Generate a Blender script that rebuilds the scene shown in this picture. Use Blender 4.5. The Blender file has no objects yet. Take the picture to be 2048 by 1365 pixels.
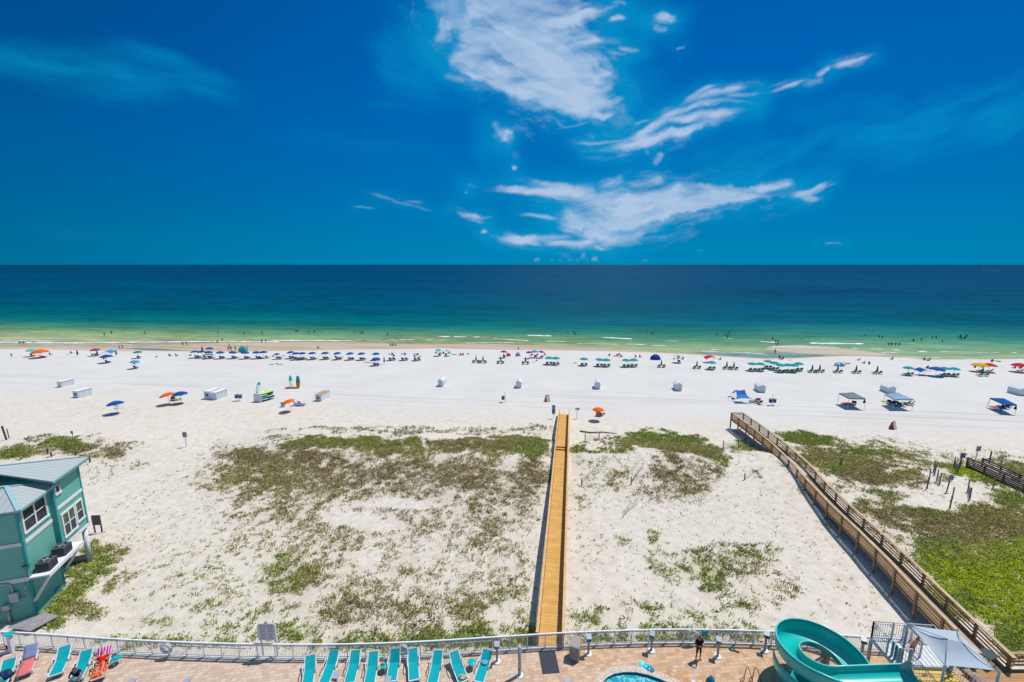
import bpy, bmesh, math, random
import numpy as np
from mathutils import Vector, Matrix
random.seed(7); RNG = np.random.default_rng(11)
S = bpy.context.scene
COL = S.collection
# ------------------------------------------------------------------ camera model (pixels of the 2048x1365 photograph)
F = 880.0; CX = 1024.0; CY = 682.5; CAMH = 25.0
PITCH = math.atan(153.0/F)
cp, sp = math.cos(PITCH), math.sin(PITCH)
def ray(px, py):
    a, b = px-CX, CY-py
    return Vector((a, F*cp+b*sp, -F*sp+b*cp))
def at(px, py, z=0.0):
    d = ray(px, py); t = (z-CAMH)/d.z
    return Vector((d.x*t, d.y*t, z))
def at_y(px, py, Y):
    d = ray(px, py); t = Y/d.y
    return Vector((d.x*t, Y, CAMH+d.z*t))
def proj(x, y, z):
    x = np.asarray(x, float); y = np.asarray(y, float); z = np.asarray(z, float)-CAMH
    f = y*cp - z*sp; u = y*sp + z*cp
    return CX+F*x/f, CY-F*u/f
# ------------------------------------------------------------------ numpy value noise
_P = RNG.permutation(512); _V = RNG.random(512)
def vnoise(x, y, seed=0):
    x = np.asarray(x, float)+seed*17.3; y = np.asarray(y, float)+seed*9.7
    xi = np.floor(x).astype(int); yi = np.floor(y).astype(int); fx = x-xi; fy = y-yi
    fx = fx*fx*(3-2*fx); fy = fy*fy*(3-2*fy)
    h = lambda i, j: _V[(_P[(i & 511)] + j) & 511]
    return (h(xi,yi)*(1-fx)+h(xi+1,yi)*fx)*(1-fy)+(h(xi,yi+1)*(1-fx)+h(xi+1,yi+1)*fx)*fy
def fbm(x, y, o=4, seed=0):
    s = 0; a = .5; t = 0
    for i in range(o):
        s = s+a*vnoise(x, y, seed+i*3); t += a; a *= .5; x = np.asarray(x)*2.03; y = np.asarray(y)*2.03
    return s/t
def sstep(a, b, x):
    t = np.clip((np.asarray(x, float)-a)/(b-a), 0, 1); return t*t*(3-2*t)
# ------------------------------------------------------------------ materials
def sr(r, g, b):
    f = lambda c: c/12.92/255 if c/255 <= .04045 else ((c/255+.055)/1.055)**2.4
    return (f(r), f(g), f(b), 1)
MATS = {}
def mat(name, col, rough=.6, spec=.25, var=.12, scale=6.0, bump=0.0, metal=0.0, trans=0.0):
    if name in MATS: return MATS[name]
    m = bpy.data.materials.new(name); m.use_nodes = True; MATS[name] = m
    nt = m.node_tree; b = nt.nodes['Principled BSDF']; L = nt.links
    c = (*col[:3], 1)
    tc = nt.nodes.new('ShaderNodeTexCoord')
    n = nt.nodes.new('ShaderNodeTexNoise'); n.inputs['Scale'].default_value = scale; n.inputs['Detail'].default_value = 5
    L.new(tc.outputs['Object'], n.inputs['Vector'])
    r = nt.nodes.new('ShaderNodeValToRGB')
    r.color_ramp.elements[0].position = .3; r.color_ramp.elements[1].position = .7
    r.color_ramp.elements[0].color = tuple(max(0, x*(1-var)) for x in c[:3])+(1,)
    r.color_ramp.elements[1].color = tuple(min(1, x*(1+var)) for x in c[:3])+(1,)
    L.new(n.outputs['Fac'], r.inputs['Fac']); L.new(r.outputs['Color'], b.inputs['Base Color'])
    b.inputs['Roughness'].default_value = rough; b.inputs['Specular IOR Level'].default_value = spec
    b.inputs['Metallic'].default_value = metal
    if bump:
        bp = nt.nodes.new('ShaderNodeBump'); bp.inputs['Strength'].default_value = bump; bp.inputs['Distance'].default_value = .02
        L.new(n.outputs['Fac'], bp.inputs['Height']); L.new(bp.outputs['Normal'], b.inputs['Normal'])
    if trans:
        t = nt.nodes.new('ShaderNodeBsdfTranslucent'); L.new(r.outputs['Color'], t.inputs['Color'])
        mx = nt.nodes.new('ShaderNodeMixShader'); mx.inputs[0].default_value = trans
        out = nt.nodes['Material Output']; L.new(b.outputs[0], mx.inputs[1]); L.new(t.outputs[0], mx.inputs[2]); L.new(mx.outputs[0], out.inputs[0])
    return m
class NT:                                            # terse node building
    def __init__(s, tree): s.t = tree
    def n(s, typ, **kw):
        x = s.t.nodes.new('ShaderNode'+typ)
        for k, v in kw.items(): setattr(x, k, v)
        return x
    def link(s, a, b): s.t.links.new(a, b)
    def put(s, sock, v):
        if hasattr(v, 'is_linked') or isinstance(v, bpy.types.NodeSocket): s.link(v, sock)
        else: sock.default_value = v
    def m(s, op, a, b=None, c=None, clamp=False):
        x = s.n('Math', operation=op); x.use_clamp = clamp
        s.put(x.inputs[0], a)
        if b is not None: s.put(x.inputs[1], b)
        if c is not None: s.put(x.inputs[2], c)
        return x.outputs[0]
    def maprange(s, v, a, b, c=0.0, d=1.0, smooth=False):
        x = s.n('MapRange'); x.interpolation_type = 'SMOOTHSTEP' if smooth else 'LINEAR'
        s.put(x.inputs[0], v); s.put(x.inputs[1], a); s.put(x.inputs[2], b); s.put(x.inputs[3], c); s.put(x.inputs[4], d)
        return x.outputs[0]
    def mix(s, f, a, b, blend='MIX'):
        x = s.n('Mix', data_type='RGBA', blend_type=blend); s.put(x.inputs[0], f); s.put(x.inputs[6], a); s.put(x.inputs[7], b); return x.outputs[2]
    def noise(s, vec, scale, detail=4, rough=.5, dist=0.0):
        x = s.n('TexNoise'); x.inputs['Scale'].default_value = scale; x.inputs['Detail'].default_value = detail
        x.inputs['Roughness'].default_value = rough; x.inputs['Distortion'].default_value = dist
        if vec is not None: s.link(vec, x.inputs['Vector'])
        return x.outputs['Fac']
    def ramp(s, f, stops, interp='LINEAR'):
        x = s.n('ValToRGB'); e = x.color_ramp; e.interpolation = interp
        while len(e.elements) < len(stops): e.elements.new(.5)
        for el, (p, c) in zip(e.elements, stops): el.position = p; el.color = c
        s.put(x.inputs[0], f); return x.outputs[0]
    def xyz(s, x, y, z):
        c = s.n('CombineXYZ'); s.put(c.inputs[0], x); s.put(c.inputs[1], y); s.put(c.inputs[2], z); return c.outputs[0]
def newmat(name):
    m = bpy.data.materials.new(name); m.use_nodes = True; MATS[name] = m
    return m, NT(m.node_tree), m.node_tree.nodes['Principled BSDF']
# ------------------------------------------------------------------ mesh building
class MB:
    def __init__(s): s.v = []; s.f = []; s.mi = []
    def quad(s, a, b, c, d, mi=0):
        n = len(s.v); s.v += [tuple(a), tuple(b), tuple(c), tuple(d)]; s.f.append((n, n+1, n+2, n+3)); s.mi.append(mi)
    def poly(s, pts, mi=0):
        n = len(s.v); s.v += [tuple(p) for p in pts]; s.f.append(tuple(range(n, n+len(pts)))); s.mi.append(mi)
    def hexa(s, p, mi=0):                             # 8 points: bottom ring, top ring
        n = len(s.v); s.v += [tuple(q) for q in p]
        for q in ((3,2,1,0),(4,5,6,7),(0,1,5,4),(1,2,6,5),(2,3,7,6),(3,0,4,7)):
            s.f.append(tuple(n+i for i in q)); s.mi.append(mi)
    def box(s, c, d, rz=0.0, mi=0, taper=1.0):
        cx, cy, cz = c; dx, dy, dz = d[0]/2, d[1]/2, d[2]/2; k, w = math.cos(rz), math.sin(rz)
        P = []
        for z, t in ((-dz, 1.0), (dz, taper)):
            for x, y in ((-dx,-dy),(dx,-dy),(dx,dy),(-dx,dy)):
                x *= t; y *= t; P.append((cx+x*k-y*w, cy+x*w+y*k, cz+z))
        s.hexa(P, mi)
    def bar(s, a, b, w, h, mi=0, up=(0,0,1)):
        a = Vector(a); b = Vector(b); d = (b-a).normalized(); u = Vector(up)
        r = d.cross(u)
        if r.length < 1e-4: r = d.cross(Vector((0,1,0)))
        r.normalize(); u = r.cross(d).normalized()
        P = []
        for q in (a, b): P += [q-r*w/2-u*h/2, q+r*w/2-u*h/2, q+r*w/2+u*h/2, q-r*w/2+u*h/2]
        s.hexa(P, mi)
    def tube(s, pts, r, n=8, mi=0, caps=True):
        pts = [Vector(p) for p in pts]; rs = r if isinstance(r, (list, tuple)) else [r]*len(pts)
        base = len(s.v); prev = None
        for i, p in enumerate(pts):
            d = (pts[min(i+1, len(pts)-1)]-pts[max(i-1, 0)]).normalized()
            if prev is None:
                u = Vector((0,0,1)) if abs(d.z) < .9 else Vector((1,0,0))
            else: u = prev
            x = d.cross(u).normalized(); y = x.cross(d).normalized(); prev = y
            for k in range(n):
                t = 2*math.pi*k/n; s.v.append(tuple(p+(x*math.cos(t)+y*math.sin(t))*rs[i]))
        for i in range(len(pts)-1):
            for k in range(n):
                a = base+i*n+k; b = base+i*n+(k+1)%n; s.f.append((a, b, b+n, a+n)); s.mi.append(mi)
        if caps:
            s.f.append(tuple(base+k for k in range(n))[::-1]); s.mi.append(mi)
            e = base+(len(pts)-1)*n; s.f.append(tuple(e+k for k in range(n))); s.mi.append(mi)
    def lathe(s, prof, n=16, c=(0,0,0), mi=0, seg=None, scale=(1,1)):
        base = len(s.v)
        for r, z in prof:
            for k in range(n):
                t = 2*math.pi*k/n; s.v.append((c[0]+r*math.cos(t)*scale[0], c[1]+r*math.sin(t)*scale[1], c[2]+z))
        for i in range(len(prof)-1):
            for k in range(n):
                a = base+i*n+k; b = base+i*n+(k+1)%n
                s.f.append((a, b, b+n, a+n)); s.mi.append(mi if seg is None else seg(k, i))
    def grid(s, rows, mi=0, close=False):
        base = len(s.v); w = len(rows[0])
        for r in rows: s.v += [tuple(p) for p in r]
        for i in range(len(rows)-1):
            for k in range(w if close else w-1):
                a = base+i*w+k; b = base+i*w+(k+1)%w; s.f.append((a, b, b+w, a+w)); s.mi.append(mi)
    def torus(s, c, R, r, axis='z', n=20, m=8, mi=0, segf=None):
        base = len(s.v)
        for i in range(n):
            t = 2*math.pi*i/n
            for k in range(m):
                p = 2*math.pi*k/m; q = R+r*math.cos(p); v = (q*math.cos(t), q*math.sin(t), r*math.sin(p))
                if axis == 'y': v = (v[0], v[2], v[1])
                s.v.append((c[0]+v[0], c[1]+v[1], c[2]+v[2]))
        for i in range(n):
            for k in range(m):
                s.f.append((base+i*m+k, base+((i+1)%n)*m+k, base+((i+1)%n)*m+(k+1)%m, base+i*m+(k+1)%m)); s.mi.append(mi if segf is None else segf(i))
    def mesh(s, name, mats, smooth=False):
        me = bpy.data.meshes.new(name); me.from_pydata(s.v, [], s.f); me.validate()
        for m in (mats if isinstance(mats, (list, tuple)) else [mats]): me.materials.append(m)
        if len(me.polygons) == len(s.mi): me.polygons.foreach_set('material_index', s.mi)
        if smooth: me.polygons.foreach_set('use_smooth', [True]*len(me.polygons))
        bm = bmesh.new(); bm.from_mesh(me); bmesh.ops.recalc_face_normals(bm, faces=bm.faces); bm.to_mesh(me); bm.free()
        return me
    def build(s, name, mats, parent=None, smooth=False, bevel=0.0, loc=None):
        o = bpy.data.objects.new(name, s.mesh(name, mats, smooth)); COL.objects.link(o)
        if parent: o.parent = parent
        if loc is not None: o.location = loc
        if bevel:
            b = o.modifiers.new('bevel', 'BEVEL'); b.width = bevel; b.segments = 2; b.limit_method = 'ANGLE'
        return o
def tag(o, label=None, cat=None, group=None, kind=None):
    if label: o['label'] = label
    if cat: o['category'] = cat
    if group: o['group'] = group
    if kind: o['kind'] = kind
    return o
def thing(name, label, cat, loc=(0,0,0), rz=0.0, group=None):
    o = bpy.data.objects.new(name, None); o.empty_display_size = .2; COL.objects.link(o)
    o.location = loc; o.rotation_euler = (0,0,rz)
    return tag(o, label, cat, group)
def link(name, me, parent=None, loc=(0,0,0), rot=(0,0,0), sc=(1,1,1)):
    o = bpy.data.objects.new(name, me); COL.objects.link(o); o.location = loc; o.rotation_euler = rot; o.scale = sc
    if parent: o.parent = parent
    return o
def copy_tree(root, loc, rz, label, group, sc=None, kids=None):
    r = root.copy(); COL.objects.link(r); r.location = loc; r.rotation_euler = (0,0,rz); r['label'] = label
    if group: r['group'] = group
    if sc: r.scale = (sc, sc, sc)
    for ch in list(root.children):
        c = ch.copy(); COL.objects.link(c); c.parent = r
        for g in ch.children:
            d = g.copy(); COL.objects.link(d); d.parent = c
    return r
ORD = ['first','second','third','fourth','fifth','sixth','seventh','eighth','ninth','tenth','eleventh','twelfth','thirteenth','fourteenth','fifteenth','sixteenth','seventeenth','eighteenth','nineteenth','twentieth']
def ordn(i):
    if i < 20: return ORD[i]
    t = {2:'twenty', 3:'thirty', 4:'forty', 5:'fifty', 6:'sixty', 7:'seventy'}[(i+1)//10]
    return (t[:-1]+'ieth') if (i+1) % 10 == 0 else t+'-'+ORD[(i+1) % 10-1]
# ------------------------------------------------------------------ camera, sun, world
cam = bpy.data.cameras.new('camera'); co = bpy.data.objects.new('camera', cam); COL.objects.link(co)
cam.sensor_width = 36; cam.lens = 36*F/2048; cam.clip_start = .1; cam.clip_end = 120000
co.location = (0,0,CAMH); co.rotation_euler = (math.pi/2-PITCH, 0, 0); S.camera = co
S.view_settings.view_transform = 'Standard'; S.view_settings.look = 'None'; S.view_settings.exposure = 0; S.view_settings.gamma = 1
SUN_EL = math.radians(66); SUN_AZ = math.radians(60)
sun = bpy.data.lights.new('sun', 'SUN'); so = bpy.data.objects.new('sun', sun); COL.objects.link(so)
sun.energy = 4.2; sun.angle = math.radians(.53); sun.color = (1, .965, .91)
sd = Vector((math.sin(SUN_AZ)*math.cos(SUN_EL), math.cos(SUN_AZ)*math.cos(SUN_EL), math.sin(SUN_EL)))
so.rotation_euler = (-sd).to_track_quat('-Z', 'Y').to_euler(); so.location = (40, 40, 120)
W = bpy.data.worlds.new('World'); S.world = W; W.use_nodes = True
def build_world():
    t = NT(W.node_tree); bg = W.node_tree.nodes['Background']; bg.inputs[1].default_value = .1
    sky = t.n('TexSky', sky_type='NISHITA'); sky.sun_disc = False; sky.sun_elevation = SUN_EL; sky.sun_rotation = SUN_AZ; sky.altitude = 30; sky.ozone_density = 4
    tc = t.n('TexCoord'); sx = t.n('SeparateXYZ'); t.link(tc.outputs['Generated'], sx.inputs[0])
    el = t.m('ARCSINE', sx.outputs[2])
    base = t.ramp(t.maprange(el, 0, 1.57), [(0, sr(0,131,180)), (.08, sr(0,116,181)), (.23, sr(0,97,178)), (.42, sr(50,108,168)), (.6, sr(112,148,182)), (1, sr(120,152,182))])
    vm = t.n('VectorMath', operation='SCALE'); t.link(base, vm.inputs[0]); vm.inputs[3].default_value = 10.0
    tint = t.mix(1.0, sky.outputs[0], (.25,.70,1.0,1), 'MULTIPLY')
    t.link(t.mix(.12, vm.outputs[0], tint), bg.inputs[0])
build_world()
W.cycles.sampling_method = 'MANUAL'; W.cycles.sample_map_resolution = 256
S.cycles.max_bounces = 5; S.cycles.diffuse_bounces = 3; S.cycles.glossy_bounces = 2; S.cycles.transmission_bounces = 3
# ================================================================== sky backdrop: a far dome patch carrying the gradient and the cirrus
def px2uv(px, py):
    a, b = np.asarray(px, float)-CX, CY-np.asarray(py, float); dy = F*cp+b*sp; return a/dy, (-F*sp+b*cp)/dy
def uv2px(u, v):
    f = cp-v*sp; up = sp+v*cp; return CX+F*u/f, CY-F*up/f
def rfbm(x, y, ang, sx, sy, o, seed, rough=.55):
    """fractal noise stretched along a direction (degrees, in view of the sky)"""
    c, s = math.cos(math.radians(ang)), math.sin(math.radians(ang)); X = (x*c+y*s)*sx; Y = (-x*s+y*c)*sy
    r = 0; a = 1; t = 0
    for i in range(o):
        r = r+a*vnoise(X, Y, seed+i*5); t += a; a *= rough; X, Y = X*2.03+.37, Y*2.03+.71
    return r/t
SKY_STOPS = [(0,(0,131,180)),(.05,(0,126,180)),(.12,(0,116,181)),(.22,(0,107,182)),(.36,(0,97,178)),(.55,(0,88,166)),(.8,(0,80,152)),(1.57,(0,70,140))]
def sky_color(u, v):
    el = np.arctan2(v, np.sqrt(1+u*u)); lin = np.array([sr(*c)[:3] for _, c in SKY_STOPS]); xs = [e for e, _ in SKY_STOPS]
    c = np.stack([np.interp(el, xs, lin[:,k]) for k in range(3)], -1)
    px, py = uv2px(u, v)
    side = .70+.33*sstep(-150, 1100, px)-.05*sstep(1500, 2300, px)
    side = side*(1-.10*(1-sstep(0, 330, py))*(1-sstep(200, 900, px)))
    return c*side[..., None]
STROKES = [  # feather strokes of the cirrus: spine, half width, density
 ([(890,50),(1000,85),(1100,145),(1180,198),(1236,222)],46,.70),([(880,100),(960,140),(1060,180),(1140,212),(1205,236)],26,.80),([(915,-30),(1000,15),(1090,75),(1155,135),(1215,185)],52,.64),([(1000,-50),(1080,-5),(1140,20),(1175,10)],44,.60),([(905,-60),(900,0),(905,60)],34,.5),
 ([(1050,62),(1120,48),(1180,28),(1232,18)],15,.9),([(1090,105),(1150,95),(1190,84),(1226,90)],11,.88),([(1110,128),(1175,128),(1218,120)],9,.55),([(1130,150),(1190,152),(1242,143)],7,.5),([(1150,178),(1205,178),(1240,166)],8,.6),([(1170,205),(1222,206),(1258,192)],8,.75),([(1180,225),(1212,238),(1235,222)],6,.75),
 ([(900,128),(960,162),(1040,186),(1100,190)],13,.6),([(1080,200),(1120,218),(1160,222)],8,.65),([(870,90),(885,60),(888,20)],16,.5),([(880,150),(910,160),(935,168)],6,.25),
 ([(1212,42),(1235,38),(1258,40)],5,.75),([(1215,6),(1240,6),(1264,12)],4.5,.6),([(1228,96),(1262,100),(1288,99)],4,.6),([(1210,104),(1240,108),(1262,106)],3,.3),([(1298,40),(1325,34),(1358,42)],10,.82),([(1300,58),(1322,62),(1342,60)],6,.75),([(1350,97),(1372,95)],2.5,.4),
 ([(1168,301),(1240,298),(1300,287),(1360,264),(1420,242),(1505,226)],10,.88),([(1200,293),(1280,272),(1340,242),(1400,230),(1460,222),(1522,213)],8,.85),([(1285,264),(1340,230),(1400,208),(1460,200),(1520,206)],6.5,.72),([(1325,232),(1380,202),(1430,187),(1490,174),(1518,168)],7,.8),([(1365,204),(1405,182),(1432,170)],5,.7),([(1250,293),(1310,283),(1355,266),(1400,250)],12,.85),([(1140,288),(1200,287),(1262,280)],2.6,.35),([(1260,250),(1310,240)],2.5,.35),([(1440,190),(1500,190),(1535,186)],4,.5),
 ([(1530,182),(1580,171),(1612,159)],4,.7),([(1618,152),(1645,140),(1662,126)],7.5,.8),([(1655,134),(1700,124),(1720,118),(1750,108)],6,.75),([(1600,170),(1650,152)],7,.25),
 ([(982,242),(998,258),(1012,276)],7,.6),([(1008,284),(1020,270),(1028,262)],10,.78),([(1030,300),(1034,320)],7,.12),([(1026,340),(1036,334)],5,.65),([(900,423),(930,430),(972,435)],6,.85),([(960,436),(985,432)],2.5,.3),([(958,463),(972,463)],2.5,.6),([(928,386),(936,387)],2.5,.6),
 ([(1100,416),(1200,412),(1320,402),(1450,389),(1560,380),(1602,380)],19,.86),([(1125,440),(1220,446),(1300,430),(1380,411),(1480,396)],19,.86),([(938,373),(1010,379),(1080,388),(1160,396),(1260,394)],10,.86),([(1030,356),(1080,374),(1150,384),(1220,384)],11,.7),([(1190,384),(1240,360),(1262,348)],11,.55),([(1250,378),(1300,366),(1345,362)],9,.5),([(1340,380),(1400,372),(1450,376)],8,.6),([(1500,378),(1545,368),(1580,364),(1600,374)],9,.8),([(1575,394),(1620,384),(1645,370),(1662,360)],6,.8),([(1600,396),(1640,398)],4,.5),
 ([(1110,410),(1140,440),(1180,462),(1240,470)],20,.85),([(1140,462),(1200,474),(1270,468),(1330,446)],11,.86),([(1025,429),(1070,433),(1125,438)],4,.6),
 ([(974,471),(990,474),(1040,477),(1110,472),(1170,476)],6.5,.86),([(1070,482),(1130,486),(1190,486),(1216,490)],6.5,.8),([(1180,494),(1212,499)],3,.6),([(1000,478),(1050,484),(1090,490)],4,.5),
 ([(1320,304),(1327,316),(1312,336)],6.5,.55),([(1290,296),(1302,312)],4,.2),([(1095,258),(1150,253),(1190,242)],2,.35),
 ([(765,396),(830,414),(882,430)],2.6,.35),([(735,388),(770,394),(810,410)],2.4,.22),([(700,413),(750,418)],1.8,.3),([(800,404),(850,406)],2,.2),([(1642,485),(1668,485),(1690,488)],2.5,.45),([(1390,502),(1408,502)],1.6,.3)]
VEILS = [  # broad thin veils: polygon-like band, density
 ([(-300,30),(-80,56),(100,80),(220,80),(330,100),(400,132),(480,172),(560,198),(660,232)], [(-300,110),(-80,150),(100,188),(200,206),(350,214),(500,224),(580,232),(660,246)], -13, .36, 40, .75, .04, 31),
 ([(200,60),(330,96),(420,140),(520,190)], [(200,110),(330,140),(420,180),(520,214)], -20, .22, 20, .9, .2, 32),
 ([(700,60),(800,10),(880,-60),(980,-80)], [(700,200),(800,230),(900,230),(1000,220)], -24, .26, 50, 1.1, .2, 33),
 ([(1180,-60),(1300,-60),(1400,-40)], [(1180,260),(1300,120),(1400,60)], 8, .22, 40, 1.2, .25, 34),
 ([(930,210),(1000,220),(1060,240)], [(930,330),(1000,360),(1060,330)], -60, .22, 26, 1.1, .2, 35),
 ([(1200,360),(1400,300),(1600,250),(1900,170),(2150,120)], [(1200,400),(1400,390),(1600,360),(1900,320),(2150,260)], 19, .34, 50, 1.3, .12, 36),
 ([(1560,210),(1700,190),(1850,180)], [(1560,270),(1700,260),(1850,240)], 10, .18, 26, 1.4, .2, 37),
 ([(400,250),(700,250),(1000,270)], [(400,300),(700,310),(1000,330)], -8, .10, 34, 1.2, .3, 38),
 ([(0,430),(300,460),(500,470)], [(0,500),(300,505),(500,500)], -3, .06, 20, 1.2, .3, 39),
]
def cloud_alpha(px, py):
    A = np.zeros(px.shape); G = np.zeros(px.shape)
    # domain warp shared by all the clouds
    wx = (rfbm(px/140, py/140, 0, 1, 1, 4, 3)-.5); wy = (rfbm(px/140, py/140, 0, 1, 1, 4, 43)-.5)
    vx = (rfbm(px/30, py/30, 0, 1, 1, 4, 7, .6)-.5); vy = (rfbm(px/30, py/30, 0, 1, 1, 4, 91, .6)-.5)
    for up, lo, ang, dens, soft, er, ef, sd in VEILS:
        x0 = min(up[0][0], lo[0][0]); x1 = max(up[-1][0], lo[-1][0]); y0 = min(p[1] for p in up)-60; y1 = max(p[1] for p in lo)+60
        s = (px > x0-60) & (px < x1+60) & (py > y0) & (py < y1)
        X, Y = px[s], py[s]; Xw = X+wx[s]*60; Yw = Y+wy[s]*34
        yu = np.interp(Xw, *zip(*up)); yl = np.interp(Xw, *zip(*lo)); w = x1-x0
        sh = sstep(-soft*.8, soft*1.6, Yw-yu)*sstep(-soft*.8, soft*1.6, yl-Yw)*sstep(x0-6, x0+ef*w+12, Xw)*sstep(x1+6, x1-ef*w-12, Xw)
        n1 = rfbm(X/90, -Y/90, ang, .8, 2.1, 5, sd*3+1, .55); n2 = rfbm((X+wx[s]*60)/60, -(Y+wy[s]*60)/60, ang+4, .40, 3.2, 5, sd*3+77, .58)
        a = np.clip((sh+er*((n1-.5)*1.5+(n2-.5)*1.3)-.1)/1.1, 0, 1)*sh**.5*dens
        G[s] = 1-(1-G[s])*(1-np.clip(a, 0, .9))
    for k, (pts, w0, dens) in enumerate(STROKES):
        P = np.array(pts, float); R_ = w0*3.2+22
        s = (px > P[:,0].min()-R_) & (px < P[:,0].max()+R_) & (py > P[:,1].min()-R_) & (py < P[:,1].max()+R_)
        if not s.any(): continue
        amp = 5+min(w0, 24)*.9; a2 = 4+min(w0, 20)*.9; X = px[s]+wx[s]*amp*1.8+vx[s]*a2*1.6; Y = py[s]+wy[s]*amp*1.3+vy[s]*a2*1.0
        best = np.full(X.shape, 1e9); along = np.zeros(X.shape); side = np.zeros(X.shape); L = np.concatenate([[0], np.cumsum(np.hypot(*np.diff(P, axis=0).T))])
        for i in range(len(P)-1):
            d = P[i+1]-P[i]; l2 = d@d; t = np.clip(((X-P[i,0])*d[0]+(Y-P[i,1])*d[1])/l2, 0, 1); ex = X-P[i,0]-t*d[0]; ey = Y-P[i,1]-t*d[1]; dd = np.hypot(ex, ey); m = dd < best
            best = np.where(m, dd, best); along = np.where(m, L[i]+t*math.sqrt(l2), along); side = np.where(m, np.sign(d[0]*ey-d[1]*ex)*dd, side)
        q = along/L[-1]; w = w0*1.3*(.40+.60*np.sqrt(np.clip(4*q*(1-q), 0, 1))); fade = sstep(0, .30 if w0 < 25 else .12, q)*sstep(1, .72 if w0 < 25 else .9, q)
        base = np.exp(-(best/w)**2*1.15)*(.25+.75*fade)
        f1 = rfbm(along/80, side/10, 0, 1, 1, 5, k*3+200, .54); f2 = rfbm(px[s]/42, -py[s]/42, 10, .7, 1.7, 5, k*7+11, .50)
        v = base*(1.22+.22*(w0 > 14))+((f1-.5)*1.5+(f2-.5)*1.5)*(1.05-.55*base)-.24
        a = np.clip(v, 0, 1)**1.35*dens*np.clip(.86+.7*(f1-.5)+.8*(f2-.5), 0, 1.05)*sstep(3.0, 1.0, best/w)*(.35+.65*fade)
        A[s] = 1-(1-A[s])*(1-np.clip(a, 0, .9))
        g = .20*np.exp(-(best/(w0*1.6+11))**2)*np.clip(.35+1.4*f2, 0, 1.4)*min(1, dens*1.4); G[s] = 1-(1-G[s])*(1-np.clip(g, 0, .9))
    A = np.clip(A, 0, .90); G = np.clip(G*1.35, 0, .62)
    # tiny cumulus heads just above the horizon
    for cx, h, w in ((1075,7,9),(1100,5,8),(1120,4,6),(1140,5,8),(1168,16,9),(1190,13,9),(1152,4,7),(1290,5,8)):
        n = rfbm(px/7, py/7, 0, 1, 1, 3, int(cx)); d = ((px-cx)/w)**2; top = 523-h*np.clip(1-d, 0, 1)
        A = np.maximum(A, .30*sstep(-1.5, 2.5, py-top+5*(n-.5))*(d < 1)*sstep(525, 518, py)*np.clip(1.4-d, 0, 1)*sstep(.3,.6,n))
    return A, G
def build_sky():
    us = np.arange(-1.75, 1.7501, .0023); vs = np.concatenate([np.array([-.012,-.006]), np.arange(-.0005, .74, .0021)])
    U, V = np.meshgrid(us, vs); px, py = uv2px(U, V)
    c = sky_color(U, np.maximum(V, 0)); A, G = cloud_alpha(px, py)
    veil = np.array(sr(8,158,208)[:3]); cl = np.array(sr(182,203,231)[:3])
    c = c*(1-.95*G[...,None])+veil*.95*G[...,None]; c = c*(1-A[...,None])+cl*A[...,None]
    n, m = U.shape; R = 70000.0; d = np.stack([U, np.ones_like(U), V], -1); d /= np.linalg.norm(d, axis=-1, keepdims=True); P = d*R; P[...,2] += CAMH
    me = bpy.data.meshes.new('sky'); N = n*m; me.vertices.add(N); me.vertices.foreach_set('co', P.reshape(-1).astype(np.float32)); i = np.arange(N).reshape(n, m); Q = np.stack([i[:-1,:-1], i[:-1,1:], i[1:,1:], i[1:,:-1]], -1).reshape(-1, 4); M = len(Q)
    me.loops.add(M*4); me.loops.foreach_set('vertex_index', Q.reshape(-1).astype(np.int32)); me.polygons.add(M); me.polygons.foreach_set('loop_start', (np.arange(M)*4).astype(np.int32)); me.update(calc_edges=True)
    at_ = me.color_attributes.new('tint', 'FLOAT_COLOR', 'POINT'); at_.data.foreach_set('color', np.concatenate([c.reshape(-1,3), np.ones((N,1))], 1).reshape(-1).astype(np.float32))
    mt = bpy.data.materials.new('sky_backdrop'); mt.use_nodes = True; t = NT(mt.node_tree); mt.node_tree.nodes.remove(mt.node_tree.nodes['Principled BSDF'])
    e = t.n('Emission'); t.link(t.n('Attribute', attribute_name='tint').outputs['Color'], e.inputs['Color']); t.link(e.outputs[0], mt.node_tree.nodes['Material Output'].inputs[0])
    try: mt.cycles.emission_sampling = 'NONE'
    except Exception: pass
    me.materials.append(mt); tag(link('sky', me), kind='structure')
build_sky()
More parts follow.
